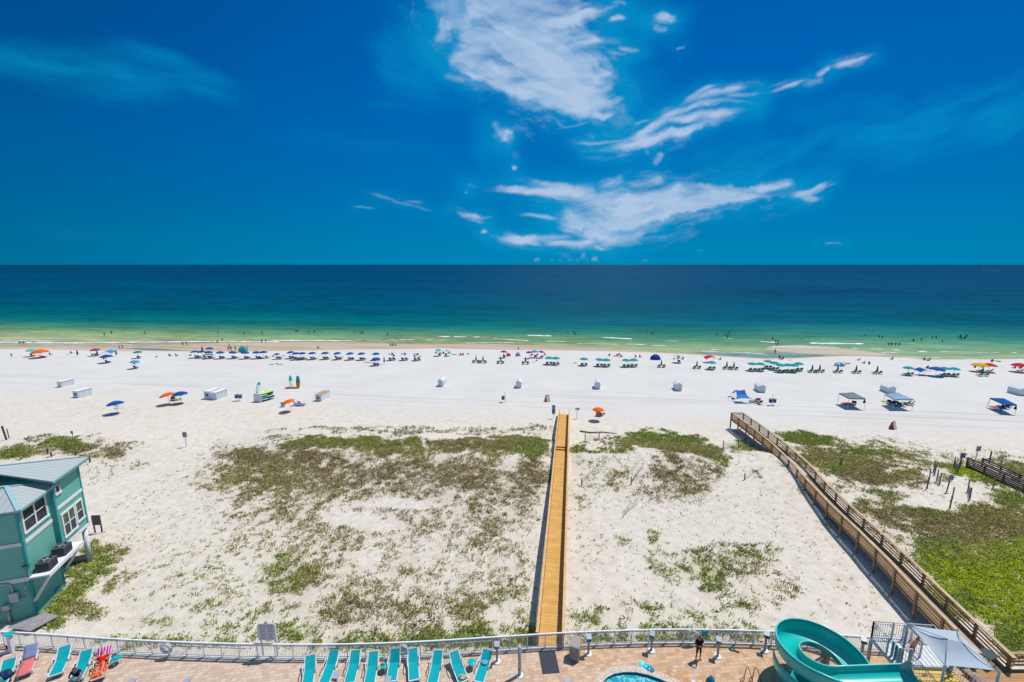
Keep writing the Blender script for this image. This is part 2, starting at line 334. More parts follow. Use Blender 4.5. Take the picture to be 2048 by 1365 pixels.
# ================================================================== terrain
BOARD_DIR = math.atan2(6.66, 48.7)                   # the shore-normal direction, clockwise from +Y
DRY = [(-400,694),(0,698),(100,699),(250,702),(390,703),(480,703),(560,702),(720,699),(880,697),(1040,700),(1200,702),(1300,705),(1380,709),(1460,714),(1540,719),(1600,717),(1660,713),(1720,712),(1800,715),(1850,719),(1950,719),(2048,718),(2400,716)]
WET = [(-400,688),(0,692),(100,694),(250,694),(300,690),(420,686),(560,684),(700,684),(780,687),(900,688),(1000,688),(1080,691),(1140,694),(1240,699),(1300,702),(1380,707),(1460,712),(1540,717),(1600,715),(1640,712.5),(1680,711),(1720,711),(1800,714.5),(1850,718),(1950,718),(2048,717),(2400,715)]
def dry_px(px): return np.interp(px, *zip(*DRY))
def wet_px(px): return np.interp(px, *zip(*WET))
WATER = -2.0
def dune_h(x, y):
    """height of the sand without the shoreline dip"""
    x = np.asarray(x, float); y = np.asarray(y, float)
    ys = y+.137*(x-5)                                # shore-parallel coordinate
    base = np.interp(ys, [20, 40, 52, 66, 75, 110, 150], [-1.0, -1.0, -1.05, -1.2, -1.25, -1.5, -1.9])
    amp = sstep(-44, -30, x)*(1-.55*sstep(34, 46, x))
    amp = amp*(.80+.35*fbm(x*.05+3, y*.05, 2, 5))
    crest = np.where(ys < 57.5, np.exp(-((ys-57.5)/12.0)**2), np.exp(-((ys-57.5)/4.6)**2))
    h = base+1.5*amp*crest
    m2 = np.exp(-((x+64)/18.0)**2-((y-61)/7.0)**2)*1.2
    h = h+m2
    near = 1-sstep(66, 76, ys)
    h = h+near*(.28*(fbm(x*.16, y*.16, 3, 8)-.5)+.10*(fbm(x*.7, y*.7, 3, 9)-.5))
    h = h+.05*(fbm(x*.25, y*.25, 3, 12)-.5)
    s = (x-1.6)*.1355+(y-25.42)*.9908; a = (x-1.6)*.9908-(y-25.42)*.1355
    fl = np.interp(s, [0,31.6,32.5,33.2,37.6,49.4,50.5], [0,0,.36,.36,.12,-1.05,-1.2])-.22
    k = (1-sstep(1.2, 3.2, np.abs(a-.93)))*(s > -1)*(s < 50)
    h = np.where(h > fl, h*(1-k)+fl*k, h)
    return h
def ground_z(x, y):
    h = dune_h(x, y)
    px, py = proj(x, y, np.full(np.shape(x), -1.9))
    d, w = dry_px(px), wet_px(px)
    k = (py-w)/np.maximum(d-w, .8)                    # 1 at the dry edge, 0 at the water
    far = np.asarray(y) > 85
    shore = np.where(k > 1, -1.86, np.where(k > 0, WATER-.0+.06*k+.0, WATER-.03+np.maximum(k, -12)*.06))
    blend = sstep(1.0, 4.5, k)
    return np.where(far, np.where(k > 1, -1.86*(1-blend)+np.minimum(h, -1.30)*blend, shore), h)
def gz(x, y): return float(ground_z(np.array([x]), np.array([y]))[0])
def atg(px, py):
    z = -1.2
    for _ in range(8):
        p = at(px, py, z); z = gz(p.x, p.y)
    p = at(px, py, z); return p
def nonuni(segs):
    r = []
    for a, b, s in segs: r += list(np.arange(a, b, s))
    r.append(segs[-1][1]); return np.array(r)
def build_ground():
    xs = nonuni([(-620,-260,30),(-260,-70,1.8),(-70,62,.45),(62,240,1.8),(240,620,30)])
    ys = nonuni([(-60,14,8),(14,24,2),(24,76,.40),(76,104,.9),(104,165,.55),(165,200,5)])
    X, Y = np.meshgrid(xs, ys); Z = ground_z(X.ravel(), Y.ravel()).reshape(X.shape)
    Z = np.where(Y < 18, -1.0, Z)
    # keep the sand clear of the deck
    n, mm = X.shape
    V = np.stack([X.ravel(), Y.ravel(), Z.ravel()], 1)
    i = np.arange(n*mm).reshape(n, mm)
    Q = np.stack([i[:-1,:-1], i[:-1,1:], i[1:,1:], i[1:,:-1]], -1).reshape(-1, 4)
    me = bpy.data.meshes.new('beach_sand'); me.from_pydata(V.tolist(), [], Q.tolist())
    px, py = proj(V[:,0], V[:,1], V[:,2])
    wet = np.clip(1-(py-dry_px(px)+.6*(fbm(V[:,0]*.08, V[:,1]*.3, 3, 4)-.5))/1.0, 0, 1)*(V[:,1] > 90)
    far = sstep(66, 84, V[:,1]+.137*(V[:,0]-5))
    veg = veg_density(V[:,0], V[:,1])[0]
    for nm, a in (('wet', wet), ('far', far), ('veg', np.clip(veg, 0, 1))):
        at_ = me.attributes.new(nm, 'FLOAT', 'POINT'); at_.data.foreach_set('value', a.astype(np.float32))
    me.polygons.foreach_set('use_smooth', [True]*len(me.polygons))
    m, t, b = newmat('sand')
    A = lambda nme: t.n('Attribute', attribute_name=nme).outputs['Fac']
    geo = t.n('NewGeometry'); P = geo.outputs['Position']
    n1 = t.noise(P, .12, 5, .55); n2 = t.noise(P, 1.3, 6, .65); n3 = t.noise(P, 5.5, 4, .6)
    near = t.ramp(n2, [(.25, (.505,.435,.355,1)), (.5, (.62,.553,.473,1)), (.75, (.685,.627,.555,1))])
    farc = t.ramp(n1, [(.3, (.565,.54,.505,1)), (.7, (.612,.588,.555,1))])
    c = t.mix(A('far'), near, farc)
    # raked tracks running along the beach
    sx = t.n('SeparateXYZ'); t.link(P, sx.inputs[0])
    along = t.m('ADD', sx.outputs[1], t.m('MULTIPLY', sx.outputs[0], .137))
    tr = t.noise(t.xyz(t.m('MULTIPLY', sx.outputs[0], .02), t.m('MULTIPLY', along, 1.1), 0.0), 1.0, 4, .6)
    band = t.m('MULTIPLY', t.maprange(along, 76, 80), t.maprange(along, 94, 86))
    trk = t.m('MULTIPLY', t.maprange(tr, .53, .60), t.m('ADD', t.m('MULTIPLY', band, .22), .07))
    c = t.mix(t.m('MULTIPLY', trk, A('far')), c, (.30,.25,.20,1))
    # foot prints: small dark dimples
    vor = t.n('TexVoronoi'); vor.inputs['Scale'].default_value = 1.7; t.link(P, vor.inputs['Vector'])
    pit = t.m('MULTIPLY', t.maprange(vor.outputs['Distance'], .22, .05), t.maprange(t.noise(P, .5, 3), .42, .58))
    c = t.mix(t.m('MULTIPLY', pit, .30), c, (.27,.22,.17,1))
    speck = t.m('MULTIPLY', t.maprange(t.noise(P, 9.0, 3, .7), .62, .70), t.maprange(t.noise(P, .35, 3), .40, .62, .15, .75))
    c = t.mix(t.m('MULTIPLY', speck, t.m('SUBTRACT', 1.0, A('far'))), c, (.23,.185,.115,1))
    c = t.mix(t.m('MULTIPLY', A('veg'), t.maprange(n3, .35, .7, .20, .72)), c, (.31,.27,.13,1))
    wc = t.ramp(t.noise(t.xyz(t.m('MULTIPLY', sx.outputs[0], .03), t.m('MULTIPLY', along, .35), 0.0), 1.0, 4, .55), [(.3, (.36,.27,.19,1)), (.5, (.46,.35,.26,1)), (.7, (.53,.42,.33,1))])
    c = t.mix(A('wet'), c, wc)
    t.link(c, b.inputs['Base Color']); b.inputs['Roughness'].default_value = .9; b.inputs['Specular IOR Level'].default_value = .05
    bp = t.n('Bump'); bp.inputs['Strength'].default_value = .75; bp.inputs['Distance'].default_value = .10
    hh = t.m('ADD', t.m('MULTIPLY', n3, .55), t.m('ADD', t.m('MULTIPLY', n2, 1.0), t.m('MULTIPLY', pit, -.55)))
    hh = t.m('MULTIPLY', hh, t.m('SUBTRACT', 1.0, t.m('MULTIPLY', A('wet'), .95)))
    t.link(hh, bp.inputs['Height']); t.link(bp.outputs[0], b.inputs['Normal'])
    me.materials.append(m)
    tag(link('beach_sand', me), kind='structure')
# ------------------------------------------------------------------ vegetation density, defined on the ground
# (px, py, rx, ry, density, kind)  kinds: 0 olive grass 1 brown scrub 2 bright green 3 tan wisps 4 yellow-green ice plant
VB = [
 (730,886,150,14,1.0,0),(700,884,150,11,.9,2),(800,900,110,14,.7,0),(980,890,120,16,1.0,0),(930,888,90,14,.9,1),(1060,893,50,15,1.0,2),(1020,905,90,12,.6,0),
 (600,890,60,12,.8,1),(530,915,90,26,.75,1),(640,925,110,30,.72,1),(470,945,70,28,.62,0),(560,960,100,30,.50,0),(700,950,90,28,.65,1),(820,940,80,28,.62,1),(930,950,80,34,.80,1),
 (1000,970,70,42,.75,1),(1060,950,34,50,.85,1),(880,985,90,28,.42,1),(760,985,90,22,.45,1),(640,985,90,22,.35,0),(430,960,50,20,.45,0),(520,930,60,22,.5,0),(900,925,120,20,.45,0),
 (590,1040,70,36,.34,0),(530,1010,60,30,.22,0),(660,1070,70,26,.34,1),(700,1090,50,22,.40,1),(610,1110,60,34,.42,0),(600,1165,62,46,.74,0),(570,1150,60,40,.5,2),(680,1160,60,34,.38,0),
 (700,1225,60,36,.60,1),(740,1200,60,30,.34,0),(760,1130,26,40,.30,0),(810,1130,26,28,.50,0),(880,1060,70,36,.22,1),(950,1040,60,26,.20,1),(1000,1060,50,30,.22,0),(950,1085,22,16,.55,0),
 (860,1180,60,40,.20,0),(950,1220,34,36,.62,0),(930,1210,40,40,.3,2),(1040,1150,26,40,.3,0),(1010,1200,40,50,.18,2),(1050,1235,26,30,.35,2),(860,1260,60,22,.34,3),(800,1215,46,20,.45,0),(640,1240,70,30,.35,0),
 (560,1262,40,14,.5,2),(760,1272,90,12,.5,2),(980,1262,70,14,.5,2),(700,1290,320,16,.45,2),(420,1285,170,14,.32,2),(960,1285,110,20,.5,2),
 (300,1250,80,14,.35,2),(1190,1240,14,12,.8,2),(1165,1236,12,9,.7,2),(1340,1262,210,18,.4,2),(1440,1272,70,16,.6,2),
 (330,1180,170,70,.10,2),(420,1080,110,90,.10,0),(300,1060,100,60,.05,0),(480,1180,60,60,.16,0),
 (830,862,260,6,.32,3),(480,900,60,18,.30,3),(560,872,40,10,.30,3),(1000,862,110,8,.35,3),
 # right of the first walk
 (1290,875,60,14,1.05,2),(1350,880,60,10,.9,2),(1300,890,70,12,.9,0),(1375,900,70,14,1.0,0),(1410,895,40,10,.7,1),(1230,902,40,8,.8,2),(1160,898,24,10,.6,2),(1185,905,16,6,.8,2),(1230,888,40,20,.25,3),
 (1330,940,46,34,.62,1),(1400,950,50,30,.42,1),(1390,972,36,16,.55,0),(1235,955,26,24,.5,0),(1245,975,30,14,.4,1),(1360,980,60,26,.30,1),(1440,915,26,10,.5,2),
 (1390,1140,34,28,.62,2),(1430,1172,44,18,.72,2),(1490,1205,30,16,.7,2),(1395,1098,40,12,.45,2),(1500,1130,60,30,.36,0),(1530,1110,40,22,.26,2),(1450,1110,60,20,.22,1),
 (1165,1030,20,120,.16,2),(1195,1090,40,40,.12,2),(1150,1180,14,70,.16,2),(1310,1075,12,22,.4,2),(1250,1080,14,20,.3,2),
 (1340,1020,180,70,.075,3),(1400,1090,230,90,.08,3),(1400,1200,270,50,.10,3),(1600,1190,130,60,.09,3),(1240,1150,100,90,.07,3),(1540,1020,60,60,.07,3),(1490,890,30,8,.35,2),(1500,900,34,14,.3,1),(1520,950,18,12,.3,2),
 # right of the second walk
 (1610,877,46,8,.9,2),(1650,883,36,9,.9,2),(1590,872,30,8,.5,2),(1740,905,60,11,1.0,2),(1720,900,30,7,.8,2),(1790,915,40,9,.8,0),(1650,905,60,16,.3,3),
 (1640,920,60,12,.95,0),(1700,930,80,18,.95,0),(1730,950,60,20,.95,1),(1770,935,50,14,.85,1),(1660,945,34,12,.6,2),(1620,975,20,10,.6,0),(1810,960,40,14,.8,0),(1840,975,34,10,.7,1),
 (1760,990,46,14,.5,2),(1800,1000,40,14,.6,0),(1690,975,30,10,.3,0),(1740,1022,60,18,.55,0),(1800,1040,70,22,.85,1),(1900,1050,120,26,1.0,1),(1990,1040,80,34,1.0,0),(1960,1060,110,22,1.0,1),(2020,1000,40,16,.9,2),(2000,1080,80,18,.9,0),(1860,1030,60,16,.7,2),(1800,1062,40,16,.5,0),
 (1935,945,36,12,.95,4),(1965,955,26,10,.9,4),(1905,935,36,9,.7,0),(1980,968,20,10,.8,2),(1885,960,12,8,.4,0),
 (1910,1125,80,34,1.15,4),(1990,1120,80,40,1.2,4),(1950,1180,90,50,1.25,4),(2020,1200,60,80,1.25,4),(2060,1130,60,80,1.2,4),(1870,1100,50,22,.9,2),(2030,1270,40,50,1.1,2),(2070,1260,50,60,1.1,4),(1930,1210,50,30,.9,2),(1860,1130,40,20,.4,0),(1800,1105,40,26,.18,2),
 (2030,930,30,10,.7,0),(2048,940,40,14,.8,0),(2000,915,40,5,.3,3),
 # left edge behind the house
 (130,887,44,12,.95,2),(150,895,40,12,.8,1),(60,903,70,12,.7,0),(30,910,50,12,.85,2),(90,880,60,8,.35,3),(230,905,34,9,.7,1),(200,915,40,8,.5,0),(260,893,40,10,.35,3),(190,890,60,16,.25,3),(180,945,60,30,.14,3),(240,930,60,14,.2,3),
 # lawn beside the house
 (200,1108,26,18,1.1,2),(180,1128,30,18,1.1,2),(150,1160,26,22,1.1,2),(120,1195,40,22,1.2,2),(90,1230,36,20,1.2,2),(190,1105,18,22,.9,0),(150,1215,50,16,.9,0),(215,1170,14,16,.9,0),(180,1225,30,14,.6,2),(240,1155,30,20,.3,0),(60,1255,30,10,.8,2),(10,1245,16,10,.9,2),(110,1250,30,12,.9,2),(225,1098,20,12,.7,0),
 # broad thin cover
 (620,1010,200,60,.30,1),(560,1080,140,80,.26,0),(640,1180,160,90,.30,0),(800,1220,200,60,.28,1),(900,1020,180,60,.34,1),(990,1010,100,60,.40,1),(930,1140,140,80,.22,0),(760,1060,160,70,.24,1),(1000,1130,90,80,.20,3),(700,1120,110,60,.34,0),(640,960,220,40,.45,1),(850,960,220,46,.48,1),
 (500,1240,200,40,.22,2),(360,1220,140,60,.16,2),(430,1150,120,80,.16,0),(300,1130,80,90,.12,2),(520,960,140,46,.42,0),
 (1330,965,90,50,.30,1),(1500,1170,120,50,.24,0),(1400,1130,110,50,.26,2),(1300,1235,240,34,.22,2),(1240,930,80,60,.14,0),(1180,960,46,60,.14,2),
 (1700,915,160,40,.45,0),(1680,990,120,40,.20,3),(1780,1045,140,40,.40,1),(1880,1010,120,40,.16,0),(1790,1110,70,50,.25,0),(1840,1180,60,60,.18,2),(1960,1090,140,50,.9,0),(1920,930,140,30,.18,0),(2000,980,80,30,.40,2),
 (1850,935,60,16,.35,0),(850,1290,330,16,.85,2),(1350,1280,230,14,.8,2),(330,1284,180,14,.5,2),(960,1270,110,18,.7,2),(600,1278,60,18,.7,2),
]
VBA = np.array(VB, float)
HOLES = [(690,1038,58,22),(735,1055,40,16),(740,1120,24,36),(800,1010,60,12),(1900,990,70,22),(1880,1005,80,16),(1640,1010,60,20),(846,890,7,16)]
def veg_density(x, y):
    x = np.asarray(x, float); y = np.asarray(y, float); z = dune_h(x, y); px, py = proj(x, y, z)
    ker = np.zeros((6, x.size)); px = px.ravel(); py = py.ravel()
    jx = px+26*(fbm(x*.35, y*.35, 3, 31)-.5)*2; jy = py+14*(fbm(x*.35+9, y*.35, 3, 33)-.5)*2
    for b in VBA:
        d = ((jx-b[0])/b[2])**2+((jy-b[1])/b[3])**2
        ker[int(b[5])] = np.maximum(ker[int(b[5])], b[4]*np.clip(1.35-d, 0, 1))
    hole = np.ones(x.size)
    for h in HOLES:
        d = ((jx-h[0])/h[2])**2+((jy-h[1])/h[3])**2; hole *= sstep(.75, 1.15, d)
    ker *= hole
    tot = ker.sum(0); dens = np.maximum(ker.max(0), np.minimum(tot*.7, 1.1))
    return dens, ker
# ================================================================== sea
def build_sea():
    R = 60000.0
    ys = [88, 120, 160, 240, 400, 900, 3000, 12000, R]
    mb = MB(); rows = [[(x, y, WATER) for x in (-R, -3000, -400, 0, 400, 3000, R)] for y in ys]; mb.grid(rows)
    m, t, b = newmat('sea_water')
    geo = t.n('NewGeometry'); P = geo.outputs['Position']; sx = t.n('SeparateXYZ'); t.link(P, sx.inputs[0]); X, Y, Z = sx.outputs
    off = t.m('ADD', Y, t.m('MULTIPLY', t.m('MINIMUM', t.m('MAXIMUM', X, -300), 300), .117))   # offshore coordinate
    big = t.noise(t.xyz(t.m('MULTIPLY', X, .012), t.m('MULTIPLY', off, .035), 0.0), 1.0, 4, .55)
    off2 = t.m('ADD', off, t.m('MULTIPLY', t.m('SUBTRACT', big, .5), 26))
    dep = t.m('DIVIDE', 27.0, off2)                   # tangent of the view depression from the balcony height = a log-like distance scale
    c = t.ramp(t.maprange(dep, 0.0, .225), [
        (0.0, sr(0,68,98)), (.06, sr(0,70,104)), (.20, sr(0,75,110)), (.36, sr(0,82,110)), (.48, sr(0,90,108)), (.57, sr(0,103,112)), (.64, sr(22,120,112)), (.70, sr(76,144,114)), (.75, sr(124,164,118)), (.81, sr(160,178,128)), (.87, sr(182,184,144)), (.93, sr(198,188,158)), (1.0, sr(208,190,166))])
    right = t.maprange(X, 30, 130)
    c = t.mix(t.m('MULTIPLY', right, t.maprange(dep, .12, .17, 0.0, .28)), c, sr(116,168,140))
    # fine wind-wave grain, several octaves that stay visible with distance
    w1 = t.noise(t.xyz(t.m('MULTIPLY', X, .10), t.m('MULTIPLY', off, .42), 0.0), 1.0, 6, .7)
    w2 = t.noise(t.xyz(t.m('MULTIPLY', X, .010), t.m('MULTIPLY', off, .035), 3.0), 1.0, 5, .65)
    w3 = t.noise(t.xyz(t.m('MULTIPLY', X, .0012), t.m('MULTIPLY', off, .004), 7.0), 1.0, 4, .6)
    w4 = t.noise(t.xyz(t.m('MULTIPLY', X, .045), t.m('MULTIPLY', off, .16), 9.0), 1.0, 5, .7)
    g = t.m('ADD', t.m('ADD', t.m('MULTIPLY', t.m('SUBTRACT', w1, .5), 1.5), t.m('MULTIPLY', t.m('SUBTRACT', w4, .5), 1.2)), t.m('ADD', t.m('MULTIPLY', t.m('SUBTRACT', w2, .5), 1.2), t.m('MULTIPLY', t.m('SUBTRACT', w3, .5), .9)))
    f = t.m('ADD', 1.0, g)
    vm = t.n('VectorMath', operation='SCALE'); t.link(c, vm.inputs[0]); t.link(t.m('MULTIPLY', f, .72), vm.inputs[3])
    col = vm.outputs[0]
    # darker weed and rip patches in the shallows
    pn = t.noise(t.xyz(t.m('MULTIPLY', X, .035), t.m('MULTIPLY', off, .14), 11.0), 1.0, 5, .6)
    col = t.mix(t.m('MULTIPLY', t.maprange(pn, .58, .70), t.m('MULTIPLY', t.maprange(dep, .12, .15), .34)), col, sr(60,104,98))
    # white glints of small breaking crests, put into the water colour
    gl = t.noise(t.xyz(t.m('MULTIPLY', X, .9), t.m('MULTIPLY', off, 1.6), 5.0), 1.0, 3, .6)
    col = t.mix(t.m('MULTIPLY', t.maprange(gl, .74, .80), t.m('MULTIPLY', t.maprange(dep, .10, .14), .45)), col, (.75,.80,.76,1))
    t.link(col, b.inputs['Base Color']); b.inputs['Roughness'].default_value = .45; b.inputs['Specular IOR Level'].default_value = .015
    bp = t.n('Bump'); bp.inputs['Strength'].default_value = .5; bp.inputs['Distance'].default_value = .25; t.link(w1, bp.inputs['Height']); t.link(bp.outputs[0], b.inputs['Normal'])
    tag(mb.build('sea', m), kind='structure')
    # sand bar and tide pools at the water's edge
    wet, t, b = newmat('wet_sand_flat')
    P = t.n('NewGeometry').outputs['Position']; mp = t.n('Mapping'); mp.inputs['Scale'].default_value = (.05,.35,1); t.link(P, mp.inputs[0])
    t.link(t.ramp(t.noise(mp.outputs[0], 1, 5), [(.3, (.41,.335,.26,1)), (.5, (.47,.385,.305,1)), (.7, (.52,.435,.355,1))]), b.inputs['Base Color']); b.inputs['Roughness'].default_value = .6; b.inputs['Specular IOR Level'].default_value = .1
    pool, t, b = newmat('tide_pool_water')
    P = t.n('NewGeometry').outputs['Position']; mp = t.n('Mapping'); mp.inputs['Scale'].default_value = (.1,.6,1); t.link(P, mp.inputs[0])
    t.link(t.ramp(t.noise(mp.outputs[0], 1, 5, .65), [(.3, sr(70,104,108)), (.5, sr(112,138,130)), (.7, sr(150,160,142))]), b.inputs['Base Color']); b.inputs['Roughness'].default_value = .3; b.inputs['Specular IOR Level'].default_value = .1
    def patch(name, pts, m, z, kind='structure'):
        P = []
        n = len(pts)
        for i in range(n):
            a, c_ = pts[i], pts[(i+1) % n]
            for k in range(6):
                s = k/6; q = (a[0]*(1-s)+c_[0]*s, a[1]*(1-s)+c_[1]*s+random.uniform(-.25,.25)); P.append(at(q[0], q[1], z))
        mb = MB(); mb.poly(P); return tag(mb.build(name, m), kind=kind)
    patch('sandbar', [(1528,699),(1540,694),(1570,691.5),(1600,690.5),(1660,694),(1700,699),(1740,704),(1790,710),(1760,711.4),(1690,710.6),(1640,709.5),(1600,706.5),(1560,704)], wet, WATER+.03)
    patch('tide_pool', [(1380,703.5),(1440,706),(1500,707.5),(1550,706),(1600,708),(1640,710),(1655,711.5),(1620,713.5),(1580,715.6),(1530,716.4),(1470,712.8),(1410,708)], pool, WATER+.035)
    patch('tide_pool', [(248,697.2),(275,696),(320,697.6),(360,700),(392,702.4),(340,702.2),(290,700.6)], pool, WATER+.075)
    # foam lines of the small breakers: narrow ragged sheets on the water
    foam, t, b = newmat('foam')
    P = t.n('NewGeometry').outputs['Position']; mp = t.n('Mapping'); mp.inputs['Scale'].default_value = (.35,1.3,1); t.link(P, mp.inputs[0])
    t.link(t.ramp(t.noise(mp.outputs[0], 1.2, 5, .7), [(.35, (.52,.56,.50,1)), (.55, (.80,.81,.80,1))]), b.inputs['Base Color']); b.inputs['Roughness'].default_value = .8
    mb = MB()
    def strip(pts, th, gap=.0):
        pts = np.array(pts, float); L = np.concatenate([[0], np.cumsum(np.hypot(*np.diff(pts, axis=0).T))]); n = max(int(L[-1]/2.2), 3)
        t_ = np.linspace(0, L[-1], n); xs = np.interp(t_, L, pts[:,0]); ys = np.interp(t_, L, pts[:,1]); s0 = random.uniform(0, 99)
        w = th*np.clip(.25+1.5*fbm(xs*.09+s0, ys*0+s0, 3, 2)-gap, 0, 1.5)*np.minimum(1, np.minimum(np.arange(n), np.arange(n)[::-1])*.4)
        ys = ys+.5*(fbm(xs*.05+s0, xs*0, 2, 6)-.5)
        for i in range(n-1):
            if w[i]+w[i+1] < .25: continue
            q = [(xs[i], ys[i]-w[i]/2), (xs[i+1], ys[i+1]-w[i+1]/2), (xs[i+1], ys[i+1]+w[i+1]/2+.02), (xs[i], ys[i]+w[i]/2+.02)]
            mb.poly([at(a, c_, WATER+.06) for a, c_ in q])
    for pts, th in [([(-60,684),(60,685.5),(150,686.4),(300,684.5),(430,683.2),(560,684)],2.4),([(0,681.4),(120,682.6)],1.2),([(540,681.2),(700,681.8),(800,680.2)],2.2),([(120,694.6),(152,694.4)],.9),([(700,681.6),(780,680.3),(830,680)],1.6),
                    ([(875,673.6),(902,673.4)],1.6),([(905,674),(935,674.2)],2.4),([(944,674.6),(962,674.2)],1.8),([(966,675.4),(975,675.6)],1.4),([(850,680),(868,680)],1.6),([(872,680.4),(897,680.6)],1.7),([(985,677.4),(1030,680),(1060,682.4)],1.2),([(930,687),(985,686),(1030,685)],1.0),
                    ([(1053,670.6),(1105,672.4)],2.6),([(1110,671),(1120,671.6)],1.2),([(1090,682.6),(1135,684)],1.2),([(1203,675),(1240,677),(1266,678.6)],2.2),([(1250,688.6),(1295,689.8)],1.6),([(1300,691),(1335,692)],1.5),([(1150,687),(1200,688.2),(1240,688.6)],1.0),
                    ([(1418,699.6),(1440,700)],1.8),([(1400,703.2),(1440,704)],1.2),([(1463,704.4),(1500,706.6),(1535,709)],1.3),([(1518,683.6),(1560,685.4)],1.8),([(1540,693),(1590,694.6),(1680,696)],1.2),([(1617,686.6),(1680,687.4),(1729,687.8)],3.0),([(1700,697),(1722,697.8)],1.2),([(1738,698.4),(1766,698.8)],1.4),
                    ([(1784,700),(1801,701.4)],2.2),([(1760,705.6),(1800,705.8)],1.3),([(1834,703),(1856,704.4)],2.4),([(1880,703.6),(2002,706)],1.0),([(2020,705.4),(2036,706)],1.8),([(1890,710.6),(1898,711)],1.2),([(1800,714.6),(1850,715.4),(1884,715.8)],1.2),([(1930,718.6),(1962,718.9)],1.0),([(1818,688.4),(1832,688.4)],1.2),([(1440,676),(1470,678)],.8),([(1330,682),(1360,683)],.8),([(200,690),(330,689)],.7),([(430,687.6),(560,686.4)],.7)]:
        strip(pts, th*.72, .14)
    tag(mb.build('sea_foam', foam), 'broken white foam lines where small waves meet the beach', 'foam', kind='stuff')
build_ground(); build_sea()
# ================================================================== wood
def plank_mat(name, c0, c1, pitch=.14, stain=None, gap=.10, gapcol=.25, attr=True):
    m, t, b = newmat(name)
    A = t.n('Attribute', attribute_name='along').outputs['Fac']
    P = t.n('NewGeometry').outputs['Position']
    q = t.m('DIVIDE', A, pitch); fl = t.m('FLOOR', q); fr = t.m('FRACT', q)
    wn = t.n('TexWhiteNoise', noise_dimensions='1D'); t.link(fl, wn.inputs['W'])
    n = t.noise(P, 1.1, 5, .6); n2 = t.noise(P, 14, 3)
    f = t.m('ADD', t.m('MULTIPLY', wn.outputs['Value'], .55), t.m('ADD', t.m('MULTIPLY', t.m('SUBTRACT', n, .5), 1.7), t.m('MULTIPLY', n2, .3)))
    c = t.mix(t.m('MULTIPLY', f, 1.0, clamp=True), (*c0,1), (*c1,1))
    if stain: c = t.mix(t.maprange(t.noise(P, .55, 3), .60, .70), c, (*stain,1))
    g = t.m('LESS_THAN', fr, gap)
    c = t.mix(t.m('MULTIPLY', g, 1-gapcol), c, (.02,.015,.01,1))
    t.link(c, b.inputs['Base Color']); b.inputs['Roughness'].default_value = .75; b.inputs['Specular IOR Level'].default_value = .15
    return m
NEWDECK = plank_mat('new_deck_planks', (.53,.285,.075), (.68,.42,.15), stain=(.60,.29,.02))
OLDDECK = plank_mat('weathered_deck_planks', (.19,.12,.068), (.29,.195,.12))
REDDECK = plank_mat('platform_planks', (.36,.20,.085), (.48,.29,.14))
NEWRAIL = mat('new_rail_wood', (.63,.385,.18), .7, .15, .16, 2.2)
OLDRAIL = mat('weathered_rail_wood', (.41,.255,.13), .75, .12, .22, 2.0)
OLDCAP = mat('weathered_cap_wood', (.52,.37,.225), .75, .12, .20, 1.5)
OLDPOST = mat('weathered_post_wood', (.34,.225,.12), .8, .1, .25, 2.5)
GREYWOOD = mat('grey_driftwood', (.185,.148,.122), .85, .08, .28, 2.5)
DARKPOST = mat('dark_post_wood', (.10,.07,.06), .85, .08, .25, 3)
def strip_mesh(L, R, th, attr_along, name, m):
    """plank floor between two edge polylines, with thickness and an 'along' distance attribute"""
    n = len(L); V = []; Fc = []; al = []
    for i in range(n):
        for p, dz in ((L[i],0),(R[i],0),(R[i],-th),(L[i],-th)): V.append((p[0], p[1], p[2]+dz)); al.append(attr_along[i])
    for i in range(n-1):
        a = 4*i; b = 4*i+4
        for k in range(4): Fc.append((a+k, a+(k+1)%4, b+(k+1)%4, b+k))
    Fc.append((0,1,2,3)); Fc.append((4*n-1,4*n-2,4*n-3,4*n-4))
    me = bpy.data.meshes.new(name); me.from_pydata(V, [], Fc); me.materials.append(m)
    at_ = me.attributes.new('along', 'FLOAT', 'POINT'); at_.data.foreach_set('value', np.array(al, np.float32))
    bm = bmesh.new(); bm.from_mesh(me); bmesh.ops.recalc_face_normals(bm, faces=bm.faces); bm.to_mesh(me); bm.free()
    return me
def offset_path(P, d):
    out = []
    for i in range(len(P)):
        a = Vector(P[max(i-1,0)]); b = Vector(P[min(i+1,len(P)-1)]); t = (b-a); t.z = 0; t.normalize()
        out.append(Vector(P[i])+Vector((t.y, -t.x, 0))*d)
    return out
def resample(P, step):
    P = [Vector(p) for p in P]; out = [P[0]]; L = [0.0]; acc = 0
    for a, b in zip(P, P[1:]):
        n = max(1, int((b-a).length/step))
        for k in range(1, n+1):
            q = a.lerp(b, k/n); acc += (q-out[-1]).length; out.append(q); L.append(acc)
    return out, L
